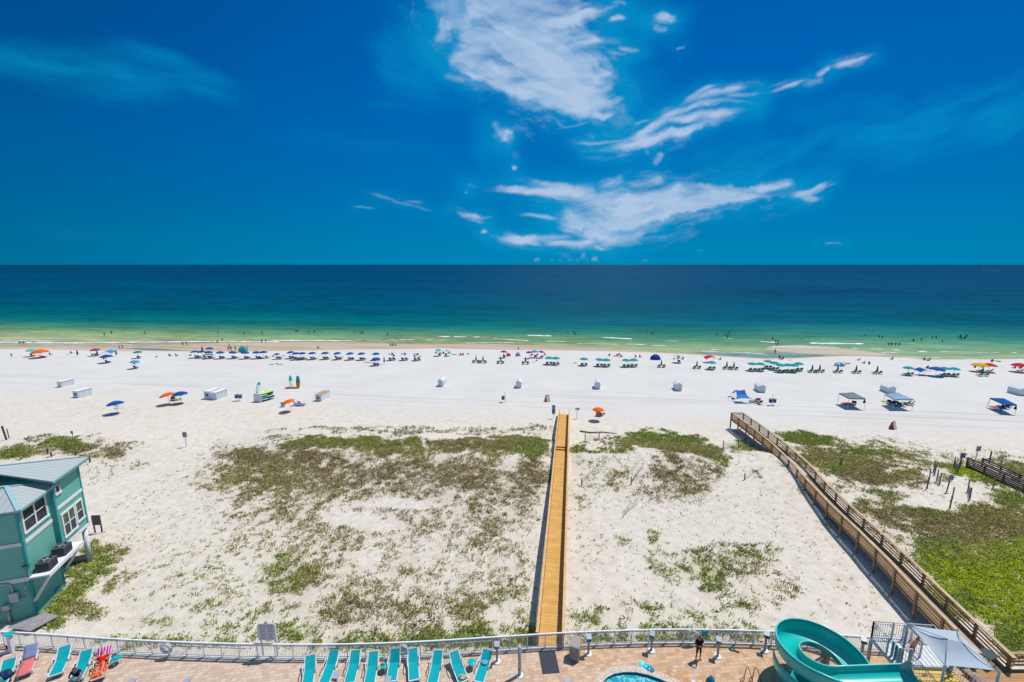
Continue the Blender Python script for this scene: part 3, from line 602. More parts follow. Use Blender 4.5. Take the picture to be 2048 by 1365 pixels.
# ================================================================== first (new, yellow) walk: path of its left edge
def build_walk_new():
    d = Vector((6.66, 48.7, 0)).normalized(); o = Vector((1.60, 25.42, 0))
    def p(s, z): q = o+d*s; q.z = z; return q
    s1 = 31.6
    prof = [(0,0.0),(s1,.02),(s1+.02,.20),(s1+.42,.20),(s1+.44,.38),(s1+.9,.38),(s1+1.6,.38),(s1+6,.15),(49.4,-1.02)]
    root = thing('boardwalk', 'new yellow plank boardwalk with solid side walls from the pool gate to the beach', 'boardwalk', (0,0,0))
    Lp = [p(s, z) for s, z in prof]; W_ = 1.86
    n = Vector((d.y, -d.x, 0))
    ins = .14
    segs = [(0, 2), (2, 4), (4, len(prof))]
    Lr, al = resample([q+n*ins for q in Lp], .6); Rr = [q+n*(W_-2*ins) for q in Lr]
    root_floor = link('plank_floor', strip_mesh(Lr, Rr, .08, al, 'plank_floor', NEWDECK), root)
    riser = MB()
    for k, s in enumerate((s1, s1+.42)):
        a = p(s-.012, .10+.18*k)+n*ins; b = a+n*(W_-2*ins); riser.bar(a, b, .02, .19)
    riser.build('step_risers', mat('stained_riser_wood', (.46,.235,.03), .7, .1, .15, 3), root)
    # side walls: three boards with thin gaps, posts inside, flat cap on top
    for side, off in (('left', 0.0), ('right', W_)):
        sg = 1 if side == 'left' else -1
        w = MB(); st = [(0,.0),(s1-.2,.02),(s1+.6,.38),(s1+1.6,.38),(s1+6,.15),(49.4,-1.02)]
        P = [p(s, z)+n*(off+sg*.05) for s, z in st]
        for z0, h in ((-.16,.22),(.12,.26),(.43,.24),(.72,.20)):
            for a, b in zip(P, P[1:]):
                w.bar(a+Vector((0,0,z0+h/2)), b+Vector((0,0,z0+h/2)), .04, h)
        w.build('side_wall', NEWRAIL, root)
        c = MB()
        for a, b in zip(P, P[1:]): c.bar(a+Vector((0,0,.975))+n*sg*.02, b+Vector((0,0,.975))+n*sg*.02, .20, .045)
        c.build('rail_cap', NEWRAIL, root)
        s = 0.2
        while s < 49.5:
            z = np.interp(s, *zip(*st)); q = p(s, 0)+n*(off+sg*.12); g = gz(q.x, q.y)-.2
            m = MB(); m.box((q.x, q.y, (z+.93+g)/2), (.09,.09,z+.93-g), -BOARD_DIR); m.build('post', NEWRAIL, root); s += 2.44
    g = MB()
    for k in range(4):
        q = p(-0.02, 0)+n*(W_/2); g.box((q.x, q.y, -.2), (W_, .06, .2), -BOARD_DIR); break
    g.build('end_joist', NEWRAIL, root)
    return root
build_walk_new()
# ================================================================== second (weathered, raised) walk
RW_L = [(35.6,68.2),(35.4,62),(34.95,56),(33.9,49.5),(32.95,45.8),(31.9,40.6),(31.35,36.5),(30.6,32.2),(30.0,29.5),(28.85,23.4)]
def slat_walk(root, LP, z0, W_, slats, cap, post, floorm, capm, postm, spacing=2.4, end_rail=False, rail_h=1.05, capw=.25, zfun=None, only=None):
    zf = zfun or (lambda s: z0)
    P3 = [Vector((x, y, 0)) for x, y in LP]; Lr, al = resample(P3, 1.2)
    for q, s in zip(Lr, al): q.z = zf(s)
    Rr = offset_path(Lr, -W_) if (Lr[-1]-Lr[0]).y < 0 else offset_path(Lr, W_)
    link('plank_floor', strip_mesh(Lr, Rr, .09, al, 'plank_floor', floorm), root)
    up = Vector((0,0,1))
    for E, sg in ((Lr, 1), (Rr, -1)):
        w = MB(); c = MB()
        for a, b in zip(E, E[1:]):
            for zz, h in slats: w.bar(a+up*zz, b+up*zz, .04, h)
            c.bar(a+up*rail_h, b+up*rail_h, capw, .045)
        w.build('rail_slats', capm, root); c.build('rail_cap', cap, root)
        s = .05; tot = al[-1]
        while s < tot:
            i = min(max(np.searchsorted(al, s), 1), len(al)-1); f = (s-al[i-1])/(al[i]-al[i-1]); q = E[i-1].lerp(E[i], f)
            g = gz(q.x, q.y)-.25; out = (Rr[i]-Lr[i]).normalized()*(-.085 if E is Lr else .085)
            m = MB(); m.box((q.x+out.x, q.y+out.y, (q.z+rail_h-.04+g)/2), (.15,.15,q.z+rail_h-.04-g), .06); m.build('post', postm, root); s += spacing
    if end_rail:
        w = MB(); a, b = Lr[0], Rr[0]
        for zz, h in slats: w.bar(a+up*zz, b+up*zz, .04, h)
        w.bar(a+up*(rail_h+.003), b+up*(rail_h+.003), capw, .045); w.build('end_rail', cap, root)
    for E in (Lr, Rr):
        j = MB()
        for a, b in zip(E, E[1:]): j.bar(a-up*.2, b-up*.2, .05, .2)
        j.build('joist', postm, root)
    return Lr, Rr
rw = thing('boardwalk', 'raised weathered brown boardwalk with slatted rails ending in an overlook above the beach', 'boardwalk', (0,0,0))
slat_walk(rw, RW_L, .35, 1.78, [(.20,.12),(.46,.12),(.72,.12),(.94,.10)], OLDCAP, None, OLDDECK, OLDRAIL, OLDPOST, 2.5, True)
gw = thing('boardwalk', 'old grey boardwalk with dark slatted rails at the right edge of the dunes', 'boardwalk', (0,0,0))
slat_walk(gw, [(58.5,53.0),(58.3,49),(58.2,44),(58.4,36)], -.35, 1.7, [(.15,.16),(.40,.16),(.66,.16),(.88,.12)], GREYWOOD, None, GREYWOOD, GREYWOOD, GREYWOOD, 2.2, False, 1.0, .14)
# lower end of the raised walk: plank platform with a closing rail
def build_platform():
    root = thing('wooden_platform', 'orange brown plank platform at the foot of the raised boardwalk beside the slide tower', 'platform', (0,0,0))
    L = [Vector((27.9,23.35,.32)), Vector((28.1,21.6,.32)), Vector((28.4,17.0,.32))]; R = [Vector((33.8,23.35,.32)), Vector((34.0,21.6,.32)), Vector((34.2,17.0,.32))]
    link('plank_floor', strip_mesh(L, R, .1, [0,1.95,7.5], 'plank_floor', REDDECK), root)
    w = MB(); a = Vector((30.75,23.42,.32)); b = Vector((34.0,23.42,.32)); up = Vector((0,0,1))
    for zz in (.25,.5,.75): w.bar(a+up*zz, b+up*zz, .04, .13)
    w.build('rail_slats', OLDRAIL, root); c = MB(); c.bar(a+up*1.08, b+up*1.08, .2, .05); c.build('rail_cap', OLDRAIL, root)
    for x in (30.85, 32.4, 33.9):
        m = MB(); m.box((x, 23.51, .1), (.12,.12,2.1)); m.build('post', OLDPOST, root)
    s = MB(); s.box((28.0, 24.9, .12), (.9,.5,.14)); s.box((28.0, 24.55, .22), (.9,.35,.14)); s.build('step', REDDECK if False else OLDRAIL, root)
build_platform()
# ================================================================== house
def siding(name, c, c2):
    m, t, b = newmat(name)
    P = t.n('TexCoord').outputs['Object']; sx = t.n('SeparateXYZ'); t.link(P, sx.inputs[0])
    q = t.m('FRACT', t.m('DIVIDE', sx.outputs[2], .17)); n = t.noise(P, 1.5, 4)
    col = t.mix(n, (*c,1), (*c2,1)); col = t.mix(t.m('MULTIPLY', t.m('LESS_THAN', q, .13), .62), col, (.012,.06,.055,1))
    t.link(col, b.inputs['Base Color']); b.inputs['Roughness'].default_value = .6; b.inputs['Specular IOR Level'].default_value = .2
    bp = t.n('Bump'); bp.inputs['Strength'].default_value = .6; bp.inputs['Distance'].default_value = .02; t.link(q, bp.inputs['Height']); t.link(bp.outputs[0], b.inputs['Normal'])
    return m
def seam_roof(name, axis):
    m, t, b = newmat(name)
    P = t.n('TexCoord').outputs['Object']; sx = t.n('SeparateXYZ'); t.link(P, sx.inputs[0])
    q = t.m('FRACT', t.m('DIVIDE', sx.outputs[axis], .42)); n = t.noise(P, .8, 4)
    col = t.mix(n, (.37,.41,.405,1), (.43,.465,.455,1)); col = t.mix(t.m('LESS_THAN', q, .13), col, (.25,.32,.33,1))
    t.link(col, b.inputs['Base Color']); b.inputs['Roughness'].default_value = .45; b.inputs['Metallic'].default_value = .0
    return m
def build_house():
    SID = siding('teal_siding', (.165,.475,.385), (.19,.52,.42)); TRIM = mat('teal_corner_trim', (.045,.33,.32), .5, .2, .08)
    WH = mat('house_white_trim', (.72,.72,.70), .55, .2, .06); R1 = seam_roof('metal_roof_right', 1); R2 = seam_roof('metal_roof_front', 0)
    GL = mat('window_glass', (.018,.035,.045), .10, .25, .7, 1.2); GRN = mat('window_glass_painted_grass_reflection', (.07,.105,.06), .15, .25, .7, 2.5)  # GRN: grass reflection put into the glass colour as green
    ang = math.atan2(2.30, 6.92)                     # right wall leans to -x as it goes away
    root = thing('beach_house', 'teal clapboard beach house with pale metal roof and white framed windows', 'house', (-35.55, 29.0, 0), ang)
    zb = -1.1
    w = MB()
    # solid blocks in local coordinates: x to the right (out of right wall is +x), y away
    w.box((-6, 1.62, (2.3+zb)/2), (12, 3.24, 2.3-zb))                  # ground storey, near block
    w.box((-6.0, 1.62, (2.303+7.75)/2), (12.0, 3.24, 7.75-2.303))
    w.box((-6.15, 5.0, (2.35+8.55)/2), (12.9, 3.52, 8.55-2.35))           # far block, overhanging
    w.box((-8, 4.6, (2.2+zb)/2), (12, 2.6, 2.2-zb))
    w.build('wall', SID, root)
    for q, d_ in (((.012,.06,3.33),(.06,.15,8.85)),((-.06,-.012,3.33),(.15,.06,8.85)),((.31,6.70,5.4),(.06,.15,6.2)),((.305,3.32,5.2),(.06,.16,5.7)),((.22,3.235,5.2),(.16,.06,5.7)),((.012,3.20,.6),(.05,.12,3.4))):
        tr = MB(); tr.box(q, d_); tr.build('corner_trim', TRIM, root)
    for q, d_ in (((.02,1.66,4.98),(.07,2.95,.26)),((-6,-.02,4.98),(11.86,.07,.26)),((.325,5.0,5.75),(.07,3.25,.24)),((.325,5.0,2.45),(.07,3.40,.22)),((-6,-.02,2.2),(11.86,.09,.34))):
        bt = MB(); bt.box(q, d_); bt.build('belt_board', WH, root)
    def window(x, y0, y1, z0, z1, panes, glass, rail=True):
        f = MB(); T = .16
        f.box((x, (y0+y1)/2, z1-T/2), (.08, y1-y0, T)); f.box((x+.02, (y0+y1)/2, z0+T/2), (.12, y1-y0+.06, T))
        for y in (y0+T/2, y1-T/2): f.box((x, y, (z0+z1)/2), (.08, T, z1-z0-2*T))
        n = len(panes); inner0, inner1 = y0+T, y1-T; wd = (inner1-inner0-(n-1)*.14)/n
        for k in range(1, n): f.box((x, inner0+k*(wd+.14)-.07, (z0+z1)/2), (.075, .14, z1-z0-2*T))
        fo = f.build('window', WH, root)
        for k in range(n):
            a = inner0+k*(wd+.14)
            g = MB(); zm = (z0+z1)/2
            if rail:
                g.box((x-.012, a+wd/2, (zm+z1-T)/2), (.03, wd, z1-T-zm), mi=1 if glass else 0); g.box((x-.012, a+wd/2, (zm+z0+T)/2), (.03, wd, zm-z0-T), mi=0)
                g.build('pane', [GL, GRN], fo); r = MB(); r.box((x-.002, a+wd/2, zm), (.05, wd-.004, .07)); r.build('sash_rail', WH, fo)
            else:
                g.box((x-.012, a+wd/2, (z0+z1)/2), (.03, wd, z1-z0-2*T)); g.build('pane', [GL, GRN], fo)
    window(.04, .22, 2.85, 5.55, 7.55, [1,1], False)
    window(.34, 3.42, 4.10, 6.85, 7.75, [1], False, False)
    window(.34, 3.60, 5.30, 3.00, 5.15, [1,1], True)
    window(.34, 5.34, 6.38, 3.30, 5.15, [1], True)
    # roofs. main: eave along the right side, rising to the left
    def slab(name, pts, m, th=.12):
        b = MB(); n = len(pts); b.poly([Vector(p) for p in pts]); b.poly([Vector(p)-Vector((0,0,th)) for p in pts][::-1])
        for i in range(n):
            p, q = Vector(pts[i]), Vector(pts[(i+1)%n]); z = Vector((0,0,th)); b.quad(p-z, q-z, q, p)
        return b.build(name, m, root)
    e = math.tan(math.radians(20)); xe, ze, yf = .85, 8.45, 7.35
    hx = xe-4.6; hz = ze+4.6*e; hy = yf-4.6
    slab('roof', [(xe,2.55,ze),(xe,yf,ze),(hx,hy,hz),(hx,2.55,hz)], R1)
    slab('roof', [(xe-.004,yf+.004,ze),(-12,yf+.004,ze),(-12,hy,hz),(hx,hy+.004,hz)], R2)
    x2, z2 = .42, 7.78; hip = -1.5; pz = z2+1.92*e*1.35
    slab('roof', [(x2,-.45,z2),(x2,4.25,z2),(hip,1.95,pz)], R1)
    slab('roof', [(x2-.004,-.454,z2),(hip-.004,1.95,pz),(-12,1.95,pz),(-12,-.454,z2)], R2)
    RC = mat('ridge_cap_metal', (.30,.46,.50), .4, .3, .05)
    for p0, p1, wd in (((x2,-.45,z2+.03),(hip,1.95,pz+.03),.26),((hip,1.97,pz+.03),(x2,4.25,z2+.03),.18),((hip,1.95,pz+.04),(-12,1.95,pz+.04),.24),((xe,yf,ze+.03),(hx,hy,hz+.03),.16)):
        cap = MB(); cap.bar(p0, p1, wd, .05); cap.build('ridge_cap', RC, root)
    fas = MB(); fas.box((x2-.03,1.9,z2-.18),(.05,4.6,.12)); fas.build('fascia', TRIM, root); fas = MB(); fas.box((-5,-.42,z2-.18),(10.7,.05,.12)); fas.build('fascia', TRIM, root); fas = MB(); fas.box((xe-.03,4.95,ze-.19),(.05,4.7,.14)); fas.build('fascia', TRIM, root)
    # post carrying the overhang, footing wall
    m = MB(); m.tube([(.08,6.5,zb-.2),(.08,6.5,2.36)], .19, 14); m.build('support_post', WH, root, True)
    m = MB(); m.box((-1.7,6.5,-.75),(3.5,.2,.9)); m.build('footing_wall', mat('concrete', (.42,.40,.37), .85, .1, .15, 4), root)
    # air conditioner shelf on two diagonal braces
    sh = MB(); sh.box((.62,1.95,2.28),(1.2,4.3,.12)); sh.box((1.20,1.95,2.24),(.06,4.3,.26)); so_ = sh.build('equipment_shelf', WH, root)
    for y in (.0, 3.6):
        b = MB(); b.bar((1.12,y,2.1),(.03,y,.35),.13,.30,up=(0,1,0)); b.build('brace', WH, root)
    # wires, pipes, boxes of the shaded front
    GP = mat('grey_pipe', (.40,.44,.44), .5, .3, .1); 
    p = MB(); p.tube([(-1.05,-.12,1.35),(-1.05,-.12,1.9),(-1.2,-.12,2.1),(-1.6,-.12,2.15),(-2.6,-.12,2.15),(-2.75,-.12,2.0),(-2.75,-.12,-1.0)], .06, 8); p.tube([(-1.55,-.1,.1),(-1.55,-.1,-1.1)], .09, 8); p.tube([(-.35,-.1,2.0),(-.25,-.1,.95),(-.3,-.1,.75),(-.75,-.1,.72)], .035, 6); p.build('conduit', GP, root, True)
    for c, d in (((-1.02,-.14,1.0),(.5,.2,.7)),((-1.55,-.16,.3),(.4,.24,.35)),((-2.3,-.12,-.2),(.4,.14,.32)),((-2.65,-.12,.45),(.3,.12,.2))):
        b = MB(); b.box(c, d); b.build('meter_box', mat('meter_box_metal', (.50,.52,.50), .5, .3, .1), root, bevel=.02)
    v = MB(); v.box((.02,2.3,-.55),(.05,.5,.35)); v.build('vent', TRIM, root)
    d = MB(); d.tube([(.0,-.05,2.4),(.03,-.06,3.1)], .03, 6); d.build('dish_bracket', GP, root)
    d = MB(); d.lathe([(0,.0),(.18,.03),(.27,.10)], 14, (-.05,-.15,3.15)); d.build('dish', mat('dish_dark', (.05,.09,.10), .5, .2, .1), root)
    # condensers
    AC = mat('condenser_metal', (.075,.085,.095), .5, .3, .15); ACD = mat('condenser_dark', (.015,.018,.022), .6, .2, .2)
    for k, (y, nm) in enumerate(((.75,'dark grey air conditioner on the house shelf, the nearer one with pipes'),(2.55,'dark grey air conditioner on the house shelf, the farther one by the door'))):
        loc = Matrix.Rotation(ang, 4, 'Z') @ Vector((.62, y, 2.34)); a = thing('air_conditioner', nm, 'air conditioner', Vector((-35.55,29.0,0))+loc, ang, 'air conditioners on the house shelf')
        b = MB(); b.box((0,0,.36),(.86,.95,.72)); b.build('casing', AC, a, bevel=.05)
        b = MB(); b.lathe([(.40,.722),(.40,.765),(.33,.765),(.33,.73)], 22); b.build('rim', AC, a, True)
        b = MB(); b.lathe([(.0,.728),(.33,.728)], 22); b.build('grille', ACD, a)
        b = MB()
        for q in range(4): b.box((.14*math.cos(q*1.571),.14*math.sin(q*1.571),.742),(.26 if q%2==0 else .09,.09 if q%2==0 else .26,.012))
        b.build('fan', mat('fan_blade', (.28,.33,.36), .4, .3, .1), a)
        b = MB()
        for z in np.arange(.1,.66,.08): b.box((0,-.478,z),(.72,.012,.03)); b.box((.432,0,z),(.012,.8,.03))
        b.build('louvre', ACD, a)
    # lattice deck panel at the corner of the fence
    lp = thing('wooden_ramp', 'grey slatted ramp beside the foot of the teal house', 'ramp', (0,0,0))
    q = [at(60,1262,-.55), at(118,1232,-.62), at(90,1225,-.7), at(15,1255,-.6)]
    b = MB(); n_ = 18
    for i in range(n_):
        f0, f1 = i/n_, (i+.78)/n_
        p0, p1 = q[0].lerp(q[1], f0), q[0].lerp(q[1], f1); p2, p3 = q[3].lerp(q[2], f1), q[3].lerp(q[2], f0)
        z = Vector((0,0,.06)); b.hexa([p0-z,p1-z,p2-z,p3-z,p0,p1,p2,p3])
    b.build('ramp_boards', mat('ramp_grey_boards', (.34,.33,.33), .8, .1, .2, 3), lp)
build_house()
# ================================================================== pool deck
FP = [(-33.7,25.5),(-30.9,25.15),(-24.9,24.7),(-19.8,24.47),(-16.8,24.36),(-13.6,24.33),(-8.7,24.38),(-4.6,24.62),(-1.3,24.93),(1.55,25.17),(3.45,25.28),(6.7,25.48),(10.6,25.6),(14.5,25.57),(17.8,25.38),(23.5,24.96),(27.6,24.5)]
def smooth_path(P, step):
    P = np.array(P); L = np.concatenate([[0], np.cumsum(np.hypot(*np.diff(P, axis=0).T))]); s = np.arange(0, L[-1], step)
    x = np.interp(s, L, P[:,0]); y = np.interp(s, L, P[:,1]); k = np.ones(9)/9
    ys = np.convolve(np.pad(y, 4, 'edge'), k, 'valid'); return list(zip(x, ys))
WHITE = mat('white_powder_coat', (.74,.75,.76), .35, .4, .04, 3)
METALG = mat('light_grey_metal', (.42,.44,.46), .35, .4, .10, 4)
STEEL = mat('brushed_steel', (.40,.39,.38), .35, .5, .12, 5, metal=.4)
CONC = mat('white_concrete', (.60,.57,.53), .85, .1, .12, 3)
def build_deck():
    m, t, b = newmat('deck_pavers')
    P = t.n('NewGeometry').outputs['Position']; mp = t.n('Mapping'); mp.inputs['Rotation'].default_value = (0,0,math.radians(-7)); t.link(P, mp.inputs[0])
    br = t.n('TexBrick'); t.link(mp.outputs[0], br.inputs['Vector']); br.inputs['Scale'].default_value = 1.0
    br.inputs['Brick Width'].default_value = .30; br.inputs['Row Height'].default_value = .225; br.inputs['Mortar Size'].default_value = .010; br.offset = .37; br.squash = 1.35; br.squash_frequency = 3
    br.inputs['Color1'].default_value = (.0,.0,.0,1); br.inputs['Color2'].default_value = (1,1,1,1); br.inputs['Mortar'].default_value = (.35,.35,.35,1); br.inputs['Bias'].default_value = 0
    sx = t.n('SeparateXYZ'); t.link(P, sx.inputs[0])
    warm = t.m('MULTIPLY', t.maprange(sx.outputs[0], -4, 9), t.maprange(t.noise(P, .35, 3), .3, .6, .6, 1.0))
    lo = t.mix(warm, (.45,.315,.235,1), (.44,.225,.105,1)); hi = t.mix(warm, (.60,.47,.375,1), (.62,.405,.235,1))
    c = t.mix(br.outputs['Color'], lo, hi); c = t.mix(t.maprange(t.noise(P, 2.3, 4), .35, .7, 0, .35), c, (.63,.50,.39,1))
    c = t.mix(t.m('MULTIPLY', br.outputs['Fac'], .55), c, (.30,.19,.13,1))
    t.link(c, b.inputs['Base Color']); b.inputs['Roughness'].default_value = .8; b.inputs['Specular IOR Level'].default_value = .12
    bp = t.n('Bump'); bp.inputs['Strength'].default_value = .4; bp.inputs['Distance'].default_value = .01; t.link(t.m('SUBTRACT', 1.0, br.outputs['Fac']), bp.inputs['Height']); t.link(bp.outputs[0], b.inputs['Normal'])
    edge = [(-46,27.3)]+smooth_path(FP, .6)+[(28.0,24.4),(28.0,4),(-46,4)]
    edge = [(x, y+.10 if -33 < x < 27.7 and y > 20 else y) for x, y in edge]
    pool_px = [(1196,1380),(1204,1366),(1214,1355),(1228,1348),(1248,1344.5),(1272,1345),(1296,1350),(1316,1357),(1338,1366),(1370,1378)]
    pool = [at(*p) for p in pool_px]; pool = [(p.x, p.y) for p in pool]+[(10.5,20.5),(10,17),(3.5,17),(3.6,20)]
    bm = bmesh.new()
    def loop(P, z):
        v = [bm.verts.new((x, y, z)) for x, y in P]; return [bm.edges.new((v[i], v[(i+1)%len(v)])) for i in range(len(v))]
    e = loop(edge, 0)+loop(pool, 0); bmesh.ops.triangle_fill(bm, edges=e, use_beauty=True)
    ret = [(edge[i], edge[(i+1)%len(edge)]) for i in range(len(edge))]
    for (x0,y0),(x1,y1) in ret:
        bm.faces.new([bm.verts.new(q) for q in ((x0,y0,0),(x1,y1,0),(x1,y1,-1.6),(x0,y0,-1.6))])
    bmesh.ops.recalc_face_normals(bm, faces=bm.faces)
    me = bpy.data.meshes.new('pool_deck'); bm.to_mesh(me); bm.free(); me.materials.append(m)
    for p in me.polygons: p.use_smooth = False
    o = tag(link('pool_deck', me), kind='structure')
    if me.polygons[0].normal.z < 0: me.flip_normals()
    # pool: water, tiled wall, coping
    root = thing('swimming_pool', 'corner of a turquoise swimming pool with pale stone coping', 'pool', (0,0,0))
    wm, t, b = newmat('pool_water')
    P = t.n('NewGeometry').outputs['Position']; vo = t.n('TexVoronoi'); vo.feature = 'DISTANCE_TO_EDGE'; vo.inputs['Scale'].default_value = 2.2
    nz = t.n('TexNoise'); nz.inputs['Scale'].default_value = 1.5; t.link(P, nz.inputs[0]); va = t.n('VectorMath', operation='ADD'); t.link(P, va.inputs[0]); t.link(nz.outputs['Color'], va.inputs[1]); t.link(va.outputs[0], vo.inputs['Vector'])
    t.link(t.ramp(vo.outputs['Distance'], [(0,(.30,.62,.60,1)),(.08,(.03,.36,.42,1)),(.5,(.015,.27,.35,1))]), b.inputs['Base Color']); b.inputs['Roughness'].default_value = .08; b.inputs['Specular IOR Level'].default_value = .5
    bp = t.n('Bump'); bp.inputs['Strength'].default_value = .25; bp.inputs['Distance'].default_value = .05; t.link(nz.outputs['Fac'], bp.inputs['Height']); t.link(bp.outputs[0], b.inputs['Normal'])
    mb = MB(); mb.poly([(x, y, -.14) for x, y in pool]); mb.build('water', wm, root)
    mb = MB()
    for i in range(len(pool)):
        (x0,y0),(x1,y1) = pool[i], pool[(i+1)%len(pool)]; mb.quad((x0,y0,-.5),(x1,y1,-.5),(x1,y1,.02),(x0,y0,.02))
    mb.build('tile_wall', mat('pool_tile', (.05,.22,.26), .3, .4, .3, 12), root)
    c = Vector((7,19)); cop = MB(); PV = [Vector(p) for p in pool]; N = len(PV)
    def nrm(i):
        a, b2 = PV[(i-1)%N], PV[(i+1)%N]; d = (b2-a).normalized(); n = Vector((-d.y, d.x)); return n if n.dot(PV[i]-c) > 0 else -n
    rows = []
    for i in range(N):
        q = PV[i]; n = nrm(i); rows.append([(q.x-n.x*.03, q.y-n.y*.03, .004),(q.x-n.x*.03, q.y-n.y*.03, .045),(q.x+n.x*.42, q.y+n.y*.42, .045),(q.x+n.x*.42, q.y+n.y*.42, .004)])
    rows.append(rows[0]); cop.grid(rows)
    cm, t, b = newmat('coping_stone'); P = t.n('NewGeometry').outputs['Position']; v = t.n('TexVoronoi'); v.inputs['Scale'].default_value = 4; v.feature = 'DISTANCE_TO_EDGE'; t.link(P, v.inputs['Vector'])
    t.link(t.mix(t.m('LESS_THAN', v.outputs['Distance'], .04), t.ramp(t.noise(P, 3, 4), [(.3,(.50,.40,.33,1)),(.7,(.64,.54,.46,1))]), (.36,.27,.22,1)), b.inputs['Base Color']); b.inputs['Roughness'].default_value = .8
    cop.build('coping', cm, root)
build_deck()
# ------------------------------------------------------------------ fence
PICK = mat('picket_white_grey', (.52,.54,.56), .4, .3, .05, 3)
def build_fence():
    root = thing('pool_fence', 'long white picket railing along the seaward edge of the pool deck', 'fence', (0,0,0))
    pts = smooth_path(FP, 1.16)
    kerb = MB(); rows = []
    fine = smooth_path(FP, .4)
    PV = [Vector((x, y, 0)) for x, y in fine]; A = offset_path(PV, .09); B = offset_path(PV, -.11)
    for a, b in zip(A, B): rows.append([(a.x,a.y,.003),(a.x,a.y,.075),(b.x,b.y,.075),(b.x,b.y,-.3)])
    kerb.grid(rows); kerb.build('kerb', CONC, root)
    pts = [(-37.5,22.0),(-35.6,23.75)]+pts
    gate = None
    for i in range(len(pts)-1):
        a = Vector((*pts[i],0)); b = Vector((*pts[i+1],0)); up = Vector((0,0,1))
        m = MB(); m.bar(a+up*.18, b+up*.18, .03, .05); m.bar(a+up*.98, b+up*.98, .03, .04); n = max(2, int((b-a).length/.105))
        for k in range(1, n):
            q = a.lerp(b, k/n); m.box((q.x, q.y, .58), (.016,.016,.80), math.atan2(b.y-a.y, b.x-a.x))
        m.build('picket_panel', PICK, root)
        m = MB(); m.bar(a+up*1.10, b+up*1.10, .085, .05); m.build('top_rail', WHITE, root)
        m = MB(); m.box((a.x, a.y, .59), (.06,.06,1.10), math.atan2(b.y-a.y, b.x-a.x)); m.build('post', WHITE, root)
build_fence()
DEC = math.pi
# ------------------------------------------------------------------ loungers
TEAL = mat('teal_sling', (.0,.36,.40), .6, .15, .06, 3); TEALT = mat('teal_plastic', (.0,.40,.42), .45, .25, .06, 4)
GSL = mat('grey_headrest', (.42,.43,.42), .6, .2, .1); PLW = mat('white_resin_frame', (.68,.70,.71), .4, .3, .05)
def sling_mat(name, col):
    m, t, b = newmat(name); P = t.n('TexCoord').outputs['Object']; sx = t.n('SeparateXYZ'); t.link(P, sx.inputs[0])
    w = t.m('FRACT', t.m('MULTIPLY', sx.outputs[1], 13.0)); n = t.noise(P, 3, 3)
    c = t.mix(n, (*[x*.86 for x in col],1), (*[min(1,x*1.12) for x in col],1)); c = t.mix(t.m('MULTIPLY', t.m('LESS_THAN', w, .16), .42), c, (*[x*.35 for x in col],1))
    t.link(c, b.inputs['Base Color']); b.inputs['Roughness'].default_value = .6; b.inputs['Specular IOR Level'].default_value = .15; return m
SLING = sling_mat('teal_slats', (.0,.345,.375))
def lounger(label, hinge, head, back_deg=None, first=False):
    """hinge at seat height .36, head end of the back rest given in pixels"""
    h = at(*hinge, .36); hd = at(*head, .82); d = Vector((hd.x-h.x, hd.y-h.y)); yaw = math.atan2(-d.x, d.y)
    bl = .80; bh = .46 if back_deg is None else bl*math.sin(math.radians(back_deg)); by = math.sqrt(bl*bl-bh*bh)
    root = thing('sun_lounger', label, 'sun lounger', (h.x, h.y, 0), yaw, 'loungers on the pool deck')
    w = .64; Ls = 1.22
    s = MB()
    prof = [(-Ls, .31), (-Ls+.06,.335), (-.7,.34), (-.35,.35), (0,.36)]
    rows = [[(-w/2+.04,y,z),(0,y,z-.012),(w/2-.04,y,z)] for y, z in prof]; s.grid(rows)
    rows = [[(x, y, z-.03) for x, y, z in r] for r in rows]; s.grid(rows); s.build('seat', SLING, root)
    s = MB(); f = .86
    rows = [[(-w/2+.04,by*q,.36+bh*q),(0,by*q,.345+bh*q),(w/2-.04,by*q,.36+bh*q)] for q in (0.0,.3,.6,f)]; s.grid(rows); s.grid([[(x,y,z-.03) for x,y,z in r] for r in rows]); s.build('backrest', SLING, root)
    s = MB(); q0, q1 = f+.005, 1.02; s.hexa([(-w/2+.03,by*q0,.345+bh*q0),(w/2-.03,by*q0,.345+bh*q0),(w/2-.05,by*q1,.345+bh*q1),(-w/2+.05,by*q1,.345+bh*q1),(-w/2+.03,by*q0,.39+bh*q0),(w/2-.03,by*q0,.39+bh*q0),(w/2-.05,by*q1,.39+bh*q1),(-w/2+.05,by*q1,.39+bh*q1)]); s.build('headrest', GSL, root)
    s = MB()
    for sx_ in (-1, 1): s.bar((sx_*w/2,-Ls,.30),(sx_*w/2,.10,.34),.045,.075); s.bar((sx_*w/2,0.0,.36),(sx_*w/2*.97,by,.36+bh),.04,.06)
    s.bar((-w/2,-Ls,.29),(w/2,-Ls,.29),.05,.07); s.build('frame', PLW, root)
    for sx_ in (-1, 1):
        a = MB(); a.tube([(sx_*(w/2+.05),.28,.56),(sx_*(w/2+.06),.05,.60),(sx_*(w/2+.06),-.25,.59),(sx_*(w/2+.05),-.36,.52),(sx_*(w/2+.03),-.38,.33)], .028, 6); a.tube([(sx_*(w/2+.05),.28,.56),(sx_*(w/2+.02),.22,.33)], .026, 6); a.build('armrest', PLW, root, True)
        for y in (-Ls+.15, .16):
            a = MB(); a.box((sx_*w/2, y, .15), (.06,.08,.30)); a.build('leg', PLW, root)
    return root, yaw, by, bh
towel_n = [0]
def cloth(name, label, base, m, pts_rows, group=None):
    mb = MB(); mb.grid(pts_rows); o = mb.build(name, m, None, True); s = o.modifiers.new('thick', 'SOLIDIFY'); s.thickness = .012; s.offset = 1
    o.location = base[0]; o.rotation_euler = (0,0,base[1]); return tag(o, label, 'towel', group)
